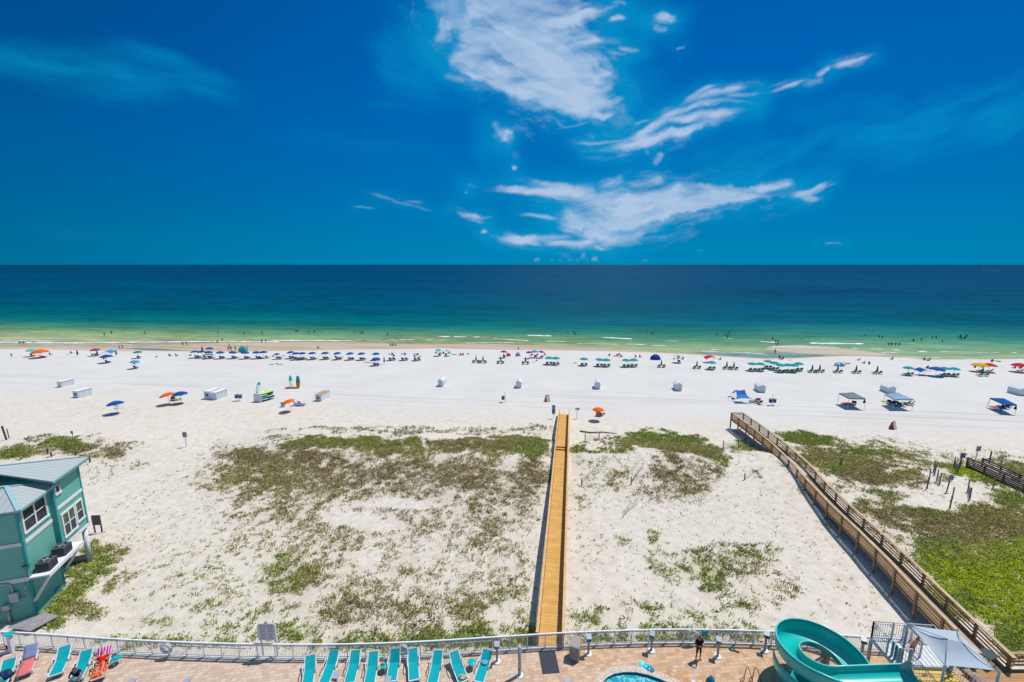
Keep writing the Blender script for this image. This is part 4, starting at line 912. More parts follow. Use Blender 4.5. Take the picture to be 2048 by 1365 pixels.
CH = [((619.7,1338.7),(621.8,1305.5),'empty teal lounger with grey headrest, leftmost of the middle row by the railing'),
      ((662.8,1328.5),(670,1296),'empty teal lounger turned to the right, second from the left in the middle row'),
      ((708,1328.5),(712,1297.5),'empty teal lounger with slightly raised back, third from the left in the middle row'),
      ((745,1331.5),(747.5,1301),'empty teal lounger left of the small round table with the bag in the middle row'),
      ((789,1325.4),(791.6,1296),'teal lounger with steep dark shaded backrest in front of the life ring'),
      ((826.9,1324.3),(825.4,1293),'teal lounger set straight to the railing, right of the life ring'),
      ((873,1329.5),(877,1298),'empty teal lounger with flat seat left of the one holding yellow things'),
      ((914,1329.5),(905.8,1298),'teal lounger angled to the left with a yellow patterned towel on its foot'),
      ((969.4,1327.4),(975.6,1297),'teal lounger with a blue white swirled towel on its seat, last of the middle row'),
      ((59.3,1318),(64.6,1287),'lounger covered by a blue grey towel and a pink towel near the deck corner'),
      ((125,1318),(129,1292.5),'empty teal lounger between the pink towel lounger and its teal neighbour on the left'),
      ((167.4,1327),(174,1298),'empty teal lounger behind the seated dark haired person on the left'),
      ((206,1325),(210,1296),'lounger under a magenta striped towel with a sunbather in red'),
      ((13,1345),(22,1313),'dark blue bag laden lounger at the lower left corner of the deck')]
LN = []
for i, (hi, he, lb) in enumerate(CH): LN.append(lounger(lb, hi, he, 52 if i == 4 else None))
PINK = mat('pink_towel_cloth', (.62,.16,.17), .9, .05, .12, 5, .4); BGT = mat('blue_grey_towel_cloth', (.185,.225,.36), .9, .05, .10, 5, .4)
def stripe_mat(name, axis, cols, sc):
    m, t, b = newmat(name); P = t.n('TexCoord').outputs['Object']; sx = t.n('SeparateXYZ'); t.link(P, sx.inputs[0]); q = t.m('FRACT', t.m('MULTIPLY', sx.outputs[axis], sc))
    t.link(t.ramp(q, [(i/len(cols), (*c,1)) for i, c in enumerate(cols)], 'CONSTANT'), b.inputs['Base Color']); b.inputs['Roughness'].default_value = .9; b.inputs['Specular IOR Level'].default_value = .05; return m
MAG = stripe_mat('magenta_striped_cloth', 0, [(.62,.01,.22),(.75,.55,.62),(.62,.02,.28),(.40,.02,.26),(.72,.45,.60),(.34,.01,.30)], 3.4)
def on_back(i, m, name, label, q0=.02, q1=1.06, w=.64, side=.0):
    r, yaw, by, bh = LN[i]; rows = [[(x*w/2, by*q+.0, .375+bh*q+.012*math.sin(9*q+x)+.02) for x in (-1,-.5,0,.5,1)] for q in np.linspace(q0, q1, 8)]
    return cloth(name, label, (r.location, yaw), m, rows)
def on_seat(i, m, name, label, y0=-1.3, y1=.0, w=.66):
    r, yaw, by, bh = LN[i]; rows = [[(x*w/2, y, .375+.012*math.sin(11*y+3*x)+(.0 if y > -1.2 else -.12)) for x in (-1,-.5,0,.5,1)] for y in np.linspace(y0, y1, 10)]
    return cloth(name, label, (r.location, yaw), m, rows)
on_back(9, BGT, 'beach_towel', 'blue grey towel over the backrest of the lounger near the deck corner')
on_seat(9, PINK, 'beach_towel', 'coral pink towel spread over the seat of the lounger near the deck corner')
on_back(12, MAG, 'beach_towel', 'magenta and white striped towel over the backrest of the sunbather')
RED = mat('red_cloth', (.62,.02,.01), .85, .05, .1, 5); YEL = mat('yellow_cloth', (.70,.40,.02), .85, .05, .1, 5)
SWIRL, t_, b_ = newmat('blue_white_swirl_cloth'); P_ = t_.n('TexCoord').outputs['Object']; t_.link(t_.ramp(t_.noise(P_, 6, 2, .5, 2.5), [(.40,(.01,.20,.33,1)),(.5,(.70,.75,.78,1)),(.56,(.0,.30,.40,1))], 'CONSTANT'), b_.inputs['Base Color']); b_.inputs['Roughness'].default_value = .9
FLOR, t_, b_ = newmat('yellow_patterned_cloth'); P_ = t_.n('TexCoord').outputs['Object']; t_.link(t_.ramp(t_.noise(P_, 8, 2, .5, 1.0), [(.38,(.02,.12,.25,1)),(.46,(.70,.65,.55,1)),(.53,(.66,.42,.03,1)),(.62,(.55,.12,.02,1))], 'CONSTANT'), b_.inputs['Base Color']); b_.inputs['Roughness'].default_value = .9
def bundle(name, label, cat, loc, m, r, h, yaw=0, sq=.75):
    mb = MB(); rows = []
    for i, (q, z) in enumerate([(1.0,.0),(1.05,.35),(.85,.7),(.45,.95),(.02,1.0)]):
        rows.append([(r*q*math.cos(a)*(1+.16*math.sin(3*a+i)), r*q*sq*math.sin(a)*(1+.14*math.cos(2*a+i)), h*z*(1+.15*math.sin(2*a))) for a in np.linspace(0, 2*math.pi, 15)[:-1]])
    mb.grid(rows, close=True); o = mb.build(name, m, None, True); o.location = loc; o.rotation_euler = (0,0,yaw); return tag(o, label, cat)
def lpt(i, x, y, z):
    r, yaw, by, bh = LN[i]; return Vector(r.location)+Matrix.Rotation(yaw, 3, 'Z') @ Vector((x, y, z))
bundle('beach_towel', 'crumpled yellow and white patterned towel on the foot of an angled teal lounger', 'towel', lpt(7, .0, -.95, .345), FLOR, .25, .10)
bundle('beach_towel', 'crumpled blue and white towel on the seat of the last lounger in the middle row', 'towel', lpt(8, -.03, .02, .36), SWIRL, .24, .14)
# side tables
def side_table(label, px):
    p = at(*px, .45); r = thing('side_table', label, 'side table', (p.x, p.y, 0), random.random(), 'side tables on the pool deck')
    m = MB(); m.lathe([(0,.43),(.25,.43),(.27,.445),(.25,.46),(0,.46)], 22); m.build('table_top', TEALT, r, True)
    for k in range(3):
        a = k*2.094; m = MB(); m.tube([(.17*math.cos(a),.17*math.sin(a),.43),(.23*math.cos(a),.23*math.sin(a),.02)], .022, 6); m.build('leg', PLW, r, True)
    return p
tp = side_table('round teal side table with a small dark bag on it between two loungers', (769,1330))
side_table('empty round teal side table left of the blue towel lounger', (944,1324))
side_table('round teal side table beside the pink towel lounger', (18.5,1332))
st3 = side_table('round teal side table behind the sunbather by the railing', (233,1316))
bundle('towel', 'small teal towel heaped on the table behind the sunbather', 'towel', (st3.x, st3.y, .46), TEAL, .22, .05)
DARK = mat('dark_navy_cloth', (.012,.022,.045), .85, .1, .3, 6); SKINBAG = mat('peach_cloth', (.50,.28,.22), .8, .1, .1)
bundle('bag', 'small dark bag and strap on the round table between two loungers', 'bag', (tp.x-.1, tp.y+.02, .46), SKINBAG, .12, .16)
r_ = thing('bottle', 'slim dark bottle standing on the round table beside the bag', 'bottle', (tp.x+.02, tp.y+.16, .46)); m_ = MB(); m_.lathe([(0,0),(.04,0),(.04,.17),(.018,.22),(.018,.27),(0,.27)], 10); m_.build('body', DARK, r_, True); m_ = MB(); m_.lathe([(0,.27),(.022,.27),(.022,.30),(0,.30)], 8); m_.build('cap', TEALT, r_)
# stroller-like heap of bags at the corner
bundle('bag', 'bulky navy blue beach bag at the lower left corner of the deck', 'bag', lpt(13, .05, -.35, .36), mat('navy_bag_cloth', (.008,.03,.085), .6, .2, .5, 9), .42, .34)
bundle('bag', 'pale blue bag lying on the navy bag in the left corner', 'bag', lpt(13, -.05, -.75, .36), mat('pale_blue_bag_cloth', (.08,.24,.33), .6, .2, .5, 9), .20, .34)
# white post umbrella base, red cup and cooler by the corner
p = at(14,1317,0); r_ = thing('post', 'white post with a small teal lid in the corner of the railing', 'post', (p.x-.2, p.y+.5, 0)); m_ = MB(); m_.box((0,0,.65),(.22,.22,1.3)); m_.build('shaft', WHITE, r_, bevel=.01); m_ = MB(); m_.box((0,0,1.33),(.5,.36,.06)); m_.build('lid', TEALT, r_, bevel=.02)
p = at(16,1297,0); m_ = MB(); m_.lathe([(0,0),(.07,0),(.10,.2),(.085,.2),(0,.19)], 12); o = m_.build('bucket', RED, None, True); o.location = p; tag(o, 'small red bucket standing in the railing corner', 'bucket')
p = at(11,1306,0); o = bundle('sandal', 'white sandal shaped float lying in the railing corner', 'float', (p.x,p.y,0.01), WHITE, .33, .10, .5, .4)
# ------------------------------------------------------------------ deck lights
LGT = mat('lamp_box_grey', (.36,.39,.44), .4, .4, .08, 4); LPOST = mat('lamp_post_grey', (.30,.29,.28), .45, .4, .1, 4)
def lamp(label, px, head=None, h=1.28):
    p = at(*px, 0); r = thing('deck_light', label, 'deck light', (p.x, p.y, 0), -.05 if p.x < 8 else -.45, 'pedestal lights on the pool deck')
    m = MB(); m.lathe([(0,.0),(.24,.0),(.24,.04),(.20,.075),(0,.075)], 22); m.build('base', WHITE, r, True)
    m = MB(); m.box((0,0,(h-.1)/2+.05),(.13,.13,h-.12)); m.build('pole', LPOST, r)
    m = MB(); m.hexa([(-.17,-.22,h-.16),(.17,-.22,h-.16),(.17,.12,h-.0),(-.17,.12,h-.0),(-.17,-.19,h+.02),(.17,-.19,h+.02),(.17,.13,h+.14),(-.17,.13,h+.14)]); m.build('lamp_head', LGT, r, bevel=.015)
    m = MB(); m.hexa([(-.13,-.225,h-.14),(.13,-.225,h-.14),(.13,-.15,h-.112),(-.13,-.15,h-.112),(-.13,-.205,h-.01),(.13,-.205,h-.01),(.13,-.15,h-.01),(-.13,-.15,h-.01)]); m.build('lens', mat('lamp_lens', (.08,.10,.13), .15, .6, .2), r)
for lb, px in (('grey pedestal light between the loungers and the steel shower post',(994,1324)),('grey pedestal light right of the tall litter bin',(1176.5,1308.6)),('grey pedestal light above the two flip flops, left of the life ring',(1302.6,1302)),('grey pedestal light standing right of the man in black',(1435,1314)),
               ('grey pedestal light between the standing man and the slide curve',(1529.5,1302)),('grey pedestal light seen behind the slide next to the tower stairs',(1722,1314)),
               ('grey pedestal light between the first and second middle loungers',(674,1389)),('grey pedestal light at the foot of the dark backed lounger',(778,1397)),('grey pedestal light at the bottom edge left of the pool',(1133,1400)),
               ('dark headed pedestal light on the bare paving at bottom left',(271,1401)),('dark headed pedestal light nearest the bottom edge on the bare paving',(379,1401))):
    lamp(lb, px)
# shower post
p = at(1039,1351); r_ = thing('shower_post', 'tall brushed steel shower post beside the dark mat', 'shower', (p.x, p.y, 0)); m_ = MB(); m_.lathe([(0,0),(.24,0),(.24,.03),(.1,.05),(0,.05)], 20); m_.build('base', WHITE, r_, True)
m_ = MB(); m_.tube([(0,0,.04),(0,0,2.0)], .105, 16); m_.build('column', STEEL, r_, True); m_ = MB(); m_.lathe([(.105,2.0),(.11,2.02),(.06,2.07),(0,2.08)], 16); m_.build('cap', METALG, r_, True)
for z in (.55,.95,1.35): m_ = MB(); m_.box((0,-.105,z),(.05,.03,.05)); m_.build('button', mat('button_dark', (.05,.05,.06), .4, .4), r_)
# litter bin
p = at(1150,1319); r_ = thing('litter_bin', 'tall beige litter bin with a slanted metal hood by the gate', 'litter bin', (p.x, p.y+.12, 0), -.32); BIN = mat('bin_beige', (.36,.31,.25), .55, .25, .08, 3)
m_ = MB(); m_.box((0,0,.5),(.62,.62,1.0)); m_.build('body', BIN, r_, bevel=.03); m_ = MB(); m_.hexa([(-.33,-.33,1.003),(.33,-.33,1.003),(.33,.33,1.003),(-.33,.33,1.003),(-.31,-.26,1.07),(.31,-.26,1.07),(.30,.27,1.27),(-.30,.27,1.27)]); m_.build('hood', mat('hood_metal', (.37,.33,.28), .4, .35, .08, 4), r_, bevel=.03)
m_ = MB(); m_.box((0,-.315,.45),(.5,.012,.78)); m_.build('door', mat('bin_door', (.30,.255,.20), .5, .3, .08), r_)
# mat
q = [at(1077,1303,.012), at(1110,1301,.012), at(1119.6,1346,.012), at(1085,1349,.012)]; m_ = MB(); z_ = Vector((0,0,.008)); m_.hexa([a-z_ for a in (q[3],q[2],q[1],q[0])]+[a for a in (q[3],q[2],q[1],q[0])]); tag(m_.build('door_mat', mat('charcoal_mat', (.055,.06,.075), .95, .05, .2, 20, .5)), 'large charcoal mat on the paving in front of the boardwalk gate', 'mat')
# life rings on the fence
def ring(label, px, z=.72):
    p = at(*px, z); yf = np.interp(p.x, *zip(*FP)); r = thing('life_ring', label, 'life ring', (p.x, yf-.13, z), 0, 'life rings hung on the railing'); m = MB(); m.torus((0,0,0), .30, .085, 'y', 26, 10, segf=lambda i: 1 if i % 6 < 1 else 0); m.build('ring', [WHITE, mat('ring_band', (.30,.36,.42), .5, .2)], r, True)
    m = MB(); m.torus((0,-.02,0), .395, .014, 'y', 26, 6); m.build('grab_rope', METALG, r, True); m = MB(); m.tube([(0,.09,-.25),(0,.09,-.72+.08)], .02, 6); m.tube([(0,.09,.0),(0,.09,.42)], .02, 6); m.build('bracket', METALG, r, True)
ring('white life ring hung on the railing above the bare paving on the left', (331,1299)); ring('white life ring hung behind the dark backed lounger', (805.5,1299)); ring('grey white life ring hung on the railing beside the man in black', (1385,1272.5), .78)
def pole(label, a, b, z):
    A = at(*a, z); B = at(*b, z); A.y = np.interp(A.x, *zip(*FP))-.09; B.y = np.interp(B.x, *zip(*FP))-.09; A.z = B.z = z; m = MB(); m.tube([A, B], .018, 8); m.tube([A-Vector((0,0,.035)), A.lerp(B,.92)-Vector((0,0,.035))], .014, 8); return tag(m.build('rescue_pole', METALG, None, True), label, 'rescue pole', 'rescue poles on the railing')
pole('thin grey rescue pole along the railing right of the left life ring', (345,1291.5), (505,1294.5), .90); pole('thin grey rescue pole along the railing behind the angled lounger', (845,1288), (985,1283), .92); pole('thin grey rescue pole along the railing right of the man in black', (1400,1265), (1610,1270), .92)
# notice board
def board():
    p = at(540,1318); r = thing('notice_board', 'large pale grey rules board on two white posts behind the railing', 'sign', (at(540,1313).x, 24.55, 0), .02)
    f = MB(); w, z0, z1 = 1.12, 1.30, 2.48; pr = [(-w/2,z0),(w/2,z0),(w/2,z1-.14),(w/2-.05,z1-.05),(w/2-.14,z1),(.2,z1+.03),(0,z1+.05),(-.2,z1+.03),(-w/2+.14,z1),(-w/2+.05,z1-.05),(-w/2,z1-.14)]
    n = len(pr); f.poly([(x,-.06,z) for x, z in pr]); f.poly([(x,-.02,z) for x, z in pr][::-1])
    for i in range(n): (a,b),(c,d) = pr[i], pr[(i+1)%n]; f.quad((a,-.06,b),(c,-.06,d),(c,-.02,d),(a,-.02,b))
    f.build('panel', mat('sign_pale_grey', (.62,.64,.66), .5, .2, .04, 2), r)
    ink = mat('sign_ink', (.12,.15,.20), .6, .1); tx = MB(); random.seed(5)
    x = -.45
    while x < .45:
        l = random.uniform(.025,.05); tx.box((x+l/2,-.064,2.33),(l,.006,.045)); x += l+random.choice((.012,.012,.012,.04))
    for c0 in (-.40, .08):
        for k in range(9):
            z = 2.20-k*.095-(.03 if k > 3 else 0); x = c0; e = c0+random.uniform(.26,.34)
            while x < e:
                l = random.uniform(.02,.06); tx.box((x+l/2,-.064,z),(l,.006,.02)); x += l+.012
    tx.build('lettering', ink, r)
    m = MB(); m.lathe([(0,0),(.07,.01),(.06,.05),(0,.06)], 12, (0,-.04,2.56)); m.build('finial', mat('finial_brown', (.25,.17,.12), .6, .2), r, True)
    for x in (-.42,.42+.08): m = MB(); m.box((x, .035, 1.0), (.10,.09,3.0)); m.build('post', WHITE, r)
board()
# floats, flip flops, bags on the paving
p = at(1293,1333,.06); m_ = MB(); rows = []
for q in np.linspace(-1,1,15):
    wv = .26*math.sqrt(max(0,1-abs(q)**4)); rows.append([(x*wv, q*.55, .10*(1-x*x)*(1 if abs(q) < .99 else 0)+.02*math.sin(q*14)) for x in (-1,-.6,0,.6,1)])
m_.grid(rows); RAFT, t_, b_ = newmat('cyan_raft_vinyl'); P_ = t_.n('TexCoord').outputs['Object']; sx_ = t_.n('SeparateXYZ'); t_.link(P_, sx_.inputs[0]); t_.link(t_.ramp(t_.maprange(sx_.outputs[1], -.5, .5), [(0,(.0,.12,.24,1)),(.35,(.0,.26,.38,1)),(.6,(.03,.50,.52,1)),(.8,(.20,.68,.60,1))]), b_.inputs['Base Color']); b_.inputs['Roughness'].default_value = .3
o = m_.build('pool_float', RAFT, None, True); o.location = (p.x, p.y, .015); o.rotation_euler = (0,0,.75); tag(o, 'turquoise inflatable raft lying by the pool coping', 'float')
p = at(1464,1300); r_ = thing('paddle_toy', 'dark teal paddle shaped toy with short black handle lying near the railing', 'toy', (p.x,p.y,0), -.3)
m_ = MB(); m_.lathe([(.0,.01),(.15,.01),(.17,.045),(.14,.08),(0,.09)], 18, scale=(1.2,.8)); m_.build('blade', mat('dark_teal_plastic', (.0,.09,.12), .4, .4, .4, 12), r_, True); m_ = MB(); m_.bar((.15,-.05,.04),(.40,-.14,.04),.07,.04); m_.build('handle', DARK, r_)
p = at(1421,1366); bundle('backpack', 'teal and blue backpack standing on the paving below the man in black', 'backpack', (p.x,p.y,.0), mat('teal_backpack_cloth', (.0,.15,.22), .6, .3, .6, 7), .24, .42, .2, .8)
p = at(1386,1364); bundle('cloth', 'small white cloth lying at the bottom edge near the backpack', 'cloth', (p.x,p.y,.0), mat('white_cloth', (.65,.62,.60), .9, .05, .1), .16, .06)
# pool grab rails
for k, (a, lb) in enumerate((((1492,1362),'black steel grab rail at the pool edge, left one of the pair'),((1509,1362),'black steel grab rail at the pool edge, right one of the pair'))):
    p = at(*a); r = thing('grab_rail', lb, 'grab rail', (p.x, p.y, 0), -.25, 'grab rails at the pool edge'); m = MB(); m.tube([(-.12,0,0),(-.1,.02,.42),(-.04,.03,.86),(.02,.03,.92),(.10,0,.84),(.24,-.14,.42),(.34,-.3,-.02)], .024, 8); m.build('rail', mat('dark_steel', (.06,.06,.065), .3, .5, .1, 5, metal=.5), r, True)
    m = MB(); m.tube([(-.12,0,.30),(-.34,-.16,.22),(-.36,-.22,0)], .022, 8); m.build('brace', MATS['dark_steel'], r, True)
# ================================================================== water slide and tower
def build_slide():
    SL = mat('slide_teal_fibreglass', (.005,.43,.39), .25, .5, .05, 1.5); RIM = mat('slide_rim_light_teal', (.14,.58,.50), .25, .5, .05, 2)
    C = Vector((18.12, 22.15)); R = 1.76
    root = thing('water_slide', 'large open teal water slide curling around above the pool deck', 'water slide', (0,0,0))
    path = []; z0 = 2.62
    for s in np.linspace(0, 1, 8): path.append((22.2-s*(22.2-C.x), C.y-R, z0-.18*s))
    for a in np.linspace(0, 1, 90)[1:]:
        th = math.radians(-90-a*480); path.append((C.x+R*math.cos(th), C.y+R*math.sin(th), z0-.18-a*1.72))
    prof = []                                         # (outward offset, height): outer wall first
    for k in np.linspace(0, 1, 15):
        an = math.pi*k
        prof.append((.58*math.cos(an), -.40*math.sin(an)))
    ow = [(.63,.62),(.62,.40),(.60,.20)]; iw = [(-.595,.10),(-.61,.16)]
    full = ow+prof+iw
    rows = []; rim_o = []; rim_i = []
    P3 = [Vector(p) for p in path]
    for i, p in enumerate(P3):
        t = (P3[min(i+1,len(P3)-1)]-P3[max(i-1,0)]); t.z = 0; t.normalize(); out = Vector((-t.y, t.x, 0)) if False else Vector((t.y, -t.x, 0))
        # turning clockwise seen from above: outer side is to the left of travel
        out = -out
        k = min(1, max(0, (i-4)/10)); 
        rr = [p+out*a+Vector((0,0,.40+(b if (b < .17 or a < 0) else .17+(b-.17)*(.15+.85*k)))) for a, b in full]; rows.append(rr); rim_o.append(rr[0]); rim_i.append(rr[-1])
    m = MB(); m.grid(rows); o = m.build('flume', SL, root, True); s = o.modifiers.new('thick', 'SOLIDIFY'); s.thickness = .05; s.offset = 1
    m = MB(); m.tube(rim_o, .045, 8); m.build('outer_rim', RIM, root, True); m = MB(); m.tube(rim_i, .045, 8); m.build('inner_rim', RIM, root, True)
    fl = MB()
    for i in (16, 34, 52, 70):
        p = P3[i]; t = (P3[i+1]-P3[i-1]); t.z = 0; t.normalize(); out = Vector((-t.y, t.x, 0))
        for (a, b), (c, d) in zip(full[:-1], full[1:]):
            fl.bar(p+out*(a*1.07)+Vector((0,0,.38+b*1.0-.01)), p+out*(c*1.07)+Vector((0,0,.38+d-.01)), .05, .05)
    # centre column with arms
    q_ = at(1652,1303,1.32); CC = (q_.x, q_.y, 0)
    col = MB(); col.lathe([(.0,1.32),(.27,1.32),(.27,1.28),(.25,1.27),(.25,.0)], 22, CC); cg = mat('column_grey_green', (.24,.31,.29), .5, .3, .08); col.build('support_column', cg, root, True)
    top = MB(); top.lathe([(.0,1.326),(.272,1.326)], 22, CC); top.build('column_cap', WHITE, root)
    arm = MB()
    for an in (20, 160, 205, -60):
        a = math.radians(an); q = Vector((CC[0], CC[1], 1.0)); arm.bar(q+Vector((.25*math.cos(a),.25*math.sin(a),0)), q+Vector((1.25*math.cos(a),1.25*math.sin(a),.05)), .10, .12)
    arm.build('support_arm', PLW, root)
    for (x, y, z) in ((C.x-1.8, C.y+.4, 1.2),(C.x+.6, C.y-2.2, 2.0)):
        q = MB(); q.tube([(x,y,0),(x,y,z)], .11, 12); q.build('support_leg', cg, root, True)
    # ---------------------------------------------------------------- tower
    tw = thing('slide_tower', 'white metal stair tower with railed platform feeding the teal slide', 'stair tower', (0,0,0))
    GALV = mat('galvanised_rail', (.50,.52,.53), .4, .4, .1, 4); YST = mat('yellow_tread', (.62,.46,.07), .6, .2, .12, 4); TP = mat('teal_panel', (.0,.25,.27), .4, .3, .06); FLW = mat('platform_white_grating', (.60,.61,.62), .6, .2, .1, 6)
    zp = 2.55
    A = at(1743,1275,zp); B = at(1792,1331,zp); D = at(1862,1283,zp); E = at(1905,1335,zp)
    A.y += .0
    f = MB(); n = 12
    for i in range(n):
        f0, f1 = i/n, (i+.86)/n; a0, a1 = A.lerp(D, f0), A.lerp(D, f1); b0, b1 = B.lerp(E, f0), B.lerp(E, f1); z = Vector((0,0,.07)); f.hexa([b0-z,b1-z,a1-z,a0-z,b0,b1,a1,a0])
    f.build('platform_floor', FLW, tw)
    fr = MB()
    for p, q in ((A,B),(B,E),(E,D),(D,A)): fr.bar(p-Vector((0,0,.11)), q-Vector((0,0,.11)), .08, .24)
    fr.build('platform_frame', METALG, tw)
    up = Vector((0,0,1))
    def rail(p, q, h=1.1, nm='railing', posts=True):
        m = MB(); m.tube([p+up*h, q+up*h], .028, 8); m.tube([p+up*.12, q+up*.12], .02, 6); m.tube([p+up*(h-.14), q+up*(h-.14)], .018, 6); k = max(2, int((q-p).length/.13))
        for i in range(1, k): r = p.lerp(q, i/k); m.tube([r+up*.12, r+up*(h-.14)], .011, 5, caps=False)
        m.build(nm, GALV, tw, True)
        if posts:
            k = max(1, round((q-p).length/1.1))
            for i in range(k+1): r = p.lerp(q, i/k); m = MB(); m.box((r.x, r.y, r.z+h/2), (.07,.07,h)); m.build('rail_post', GALV, tw)
    rail(A, D); rail(A, A.lerp(B,.62)); rail(D, E); rail(B, B.lerp(E,.24)); rail(A.lerp(D,.52), B.lerp(E,.60).lerp(A.lerp(D,.52),.35), 1.0)
    for p in (A, B, D, E):
        m = MB(); m.box((p.x, p.y, (zp-.23)/2), (.13,.13,zp-.23)); m.build('tower_leg', METALG, tw)
    # teal gate posts at the slide entrance
    for f_ in (.66,.78,.9):
        q = A.lerp(B, f_)+Vector((.25,0,0)); m = MB(); m.box((q.x, q.y, zp+.45), (.09,.09,.9)); m.build('gate_bar', TP, tw)
    # yellow steps: two flights descending toward the camera right
    st = MB(); d = Vector((E.x-B.x, E.y-B.y, 0)).normalized(); s0 = B.lerp(E, .25); s1 = B.lerp(E, .95); dn = Vector((.35,-.94,0))
    for k in range(4):
        z = zp-.19*(k+1); a = s0+dn*(.28*k+.02); b = s1+dn*(.28*k+.02); a.z = b.z = z; c = b+dn*.27; e = a+dn*.27; t3 = Vector((0,0,.05)); st.hexa([e-t3,c-t3,b-t3,a-t3,e,c,b,a])
    st.build('stair_treads', YST, tw)
    s4 = s0.lerp(s1,.5)+dn*1.15; s4.z = zp-.8; ld = MB(); ld.box((s4.x+.3, s4.y-.55, zp-.86), (1.5,1.1,.07), -.1); ld.build('landing', FLW, tw)
    rail(s1+Vector((.05,0,-.1)), s1+dn*1.3+Vector((.05,0,-.85))); rail(s0+Vector((-.05,0,-.1)), s0+dn*1.3+Vector((-.05,0,-.85)), 1.0)
    sd2 = s1+dn*1.0+Vector((.4,0,0)); sd2.z = zp-.9; e2 = sd2+Vector((3.0,-1.2,-1.6)); m = MB()
    for k in range(9):
        q = sd2.lerp(e2, k/8); m.box((q.x, q.y, q.z), (.34,1.1,.05), -.38)
    m.build('lower_treads', FLW, tw); rail(sd2+Vector((.2,.5,0)), e2+Vector((.2,.5,0)), .95); rail(sd2+Vector((-.2,-.55,0)), e2+Vector((-.2,-.55,0)), .95)
    # ---------------------------------------------------------------- shade sail on posts
    sl = thing('shade_sail', 'grey hipped fabric shade canopy over the slide tower stairs', 'shade sail', (0,0,0))
    SF = mat('grey_shade_fabric', (.40,.45,.50), .8, .1, .05, 3)
    zc = 5.0; q = [at(1819,1251,zc), at(1914,1263,zc), at(1994,1342,zc), at(1890,1331,zc)]; ap0 = at(1897,1279,zc+.55); ap1 = at(1924,1285,zc+.52)
    def sag(a, b, n=9, k=.02):
        c = (q[0]+q[1]+q[2]+q[3])/4; out = []
        for i in range(n):
            s = i/(n-1); p = a.lerp(b, s); v = c-p; v.z = 0; out.append(p+v*k*4*s*(1-s)*.8)
        return out
    m = MB()
    for k, (a, b) in enumerate(((0,1),(1,2),(2,3),(3,0))):
        e = sag(q[a], q[b]); tip_a = ap0 if a in (0,3) else ap1; tip_b = ap0 if b in (0,3) else ap1
        rows = [e]
        for f_ in (.25,.5,.75,1.0): rows.append([p.lerp(tip_a.lerp(tip_b, i/8), f_)-up*(.14*math.sin(math.pi*f_)) for i, p in enumerate(e)])
        m.grid(rows)
    m.build('canopy', SF, sl, True)
    m = MB(); 
    for k, p in enumerate(q): m.tube([p, (ap0 if k in (0,3) else ap1)], .02, 6)
    m.build('ridge_seam', mat('grey_seam_fabric', (.36,.40,.45), .8, .1, .05, 3), sl, True)
    for p, g in ((q[0], 0), (q[3], 0), (q[1], 0), (q[2], 0)):
        m = MB(); r = p+ (p-(q[0]+q[2])/2).normalized()*.08; m.tube([(r.x, r.y, 0), (r.x, r.y, zc+.08)], .055, 10); m.build('post', mat('sail_post_grey_green', (.19,.28,.28), .45, .35, .08), sl, True)
    # bench and table on the plank platform
    t = thing('picnic_table', 'dark grey table half hidden under the shade canopy edge', 'table', (at(1975,1312,.9).x, at(1975,1312,.9).y, .32), .3); DG = mat('dark_grey_plastic', (.05,.065,.08), .5, .2, .1)
    m = MB(); m.box((0,0,.72),(.9,.7,.05)); m.build('table_top', DG, t, bevel=.01)
    for x in (-.36,.36):
        m = MB(); m.tube([(x,-.3,0),(x,-.2,.7)], .025, 6); m.build('leg', DG, t, True); m = MB(); m.tube([(x,.3,0),(x,.2,.7)], .025, 6); m.build('leg', DG, t, True)
build_slide()
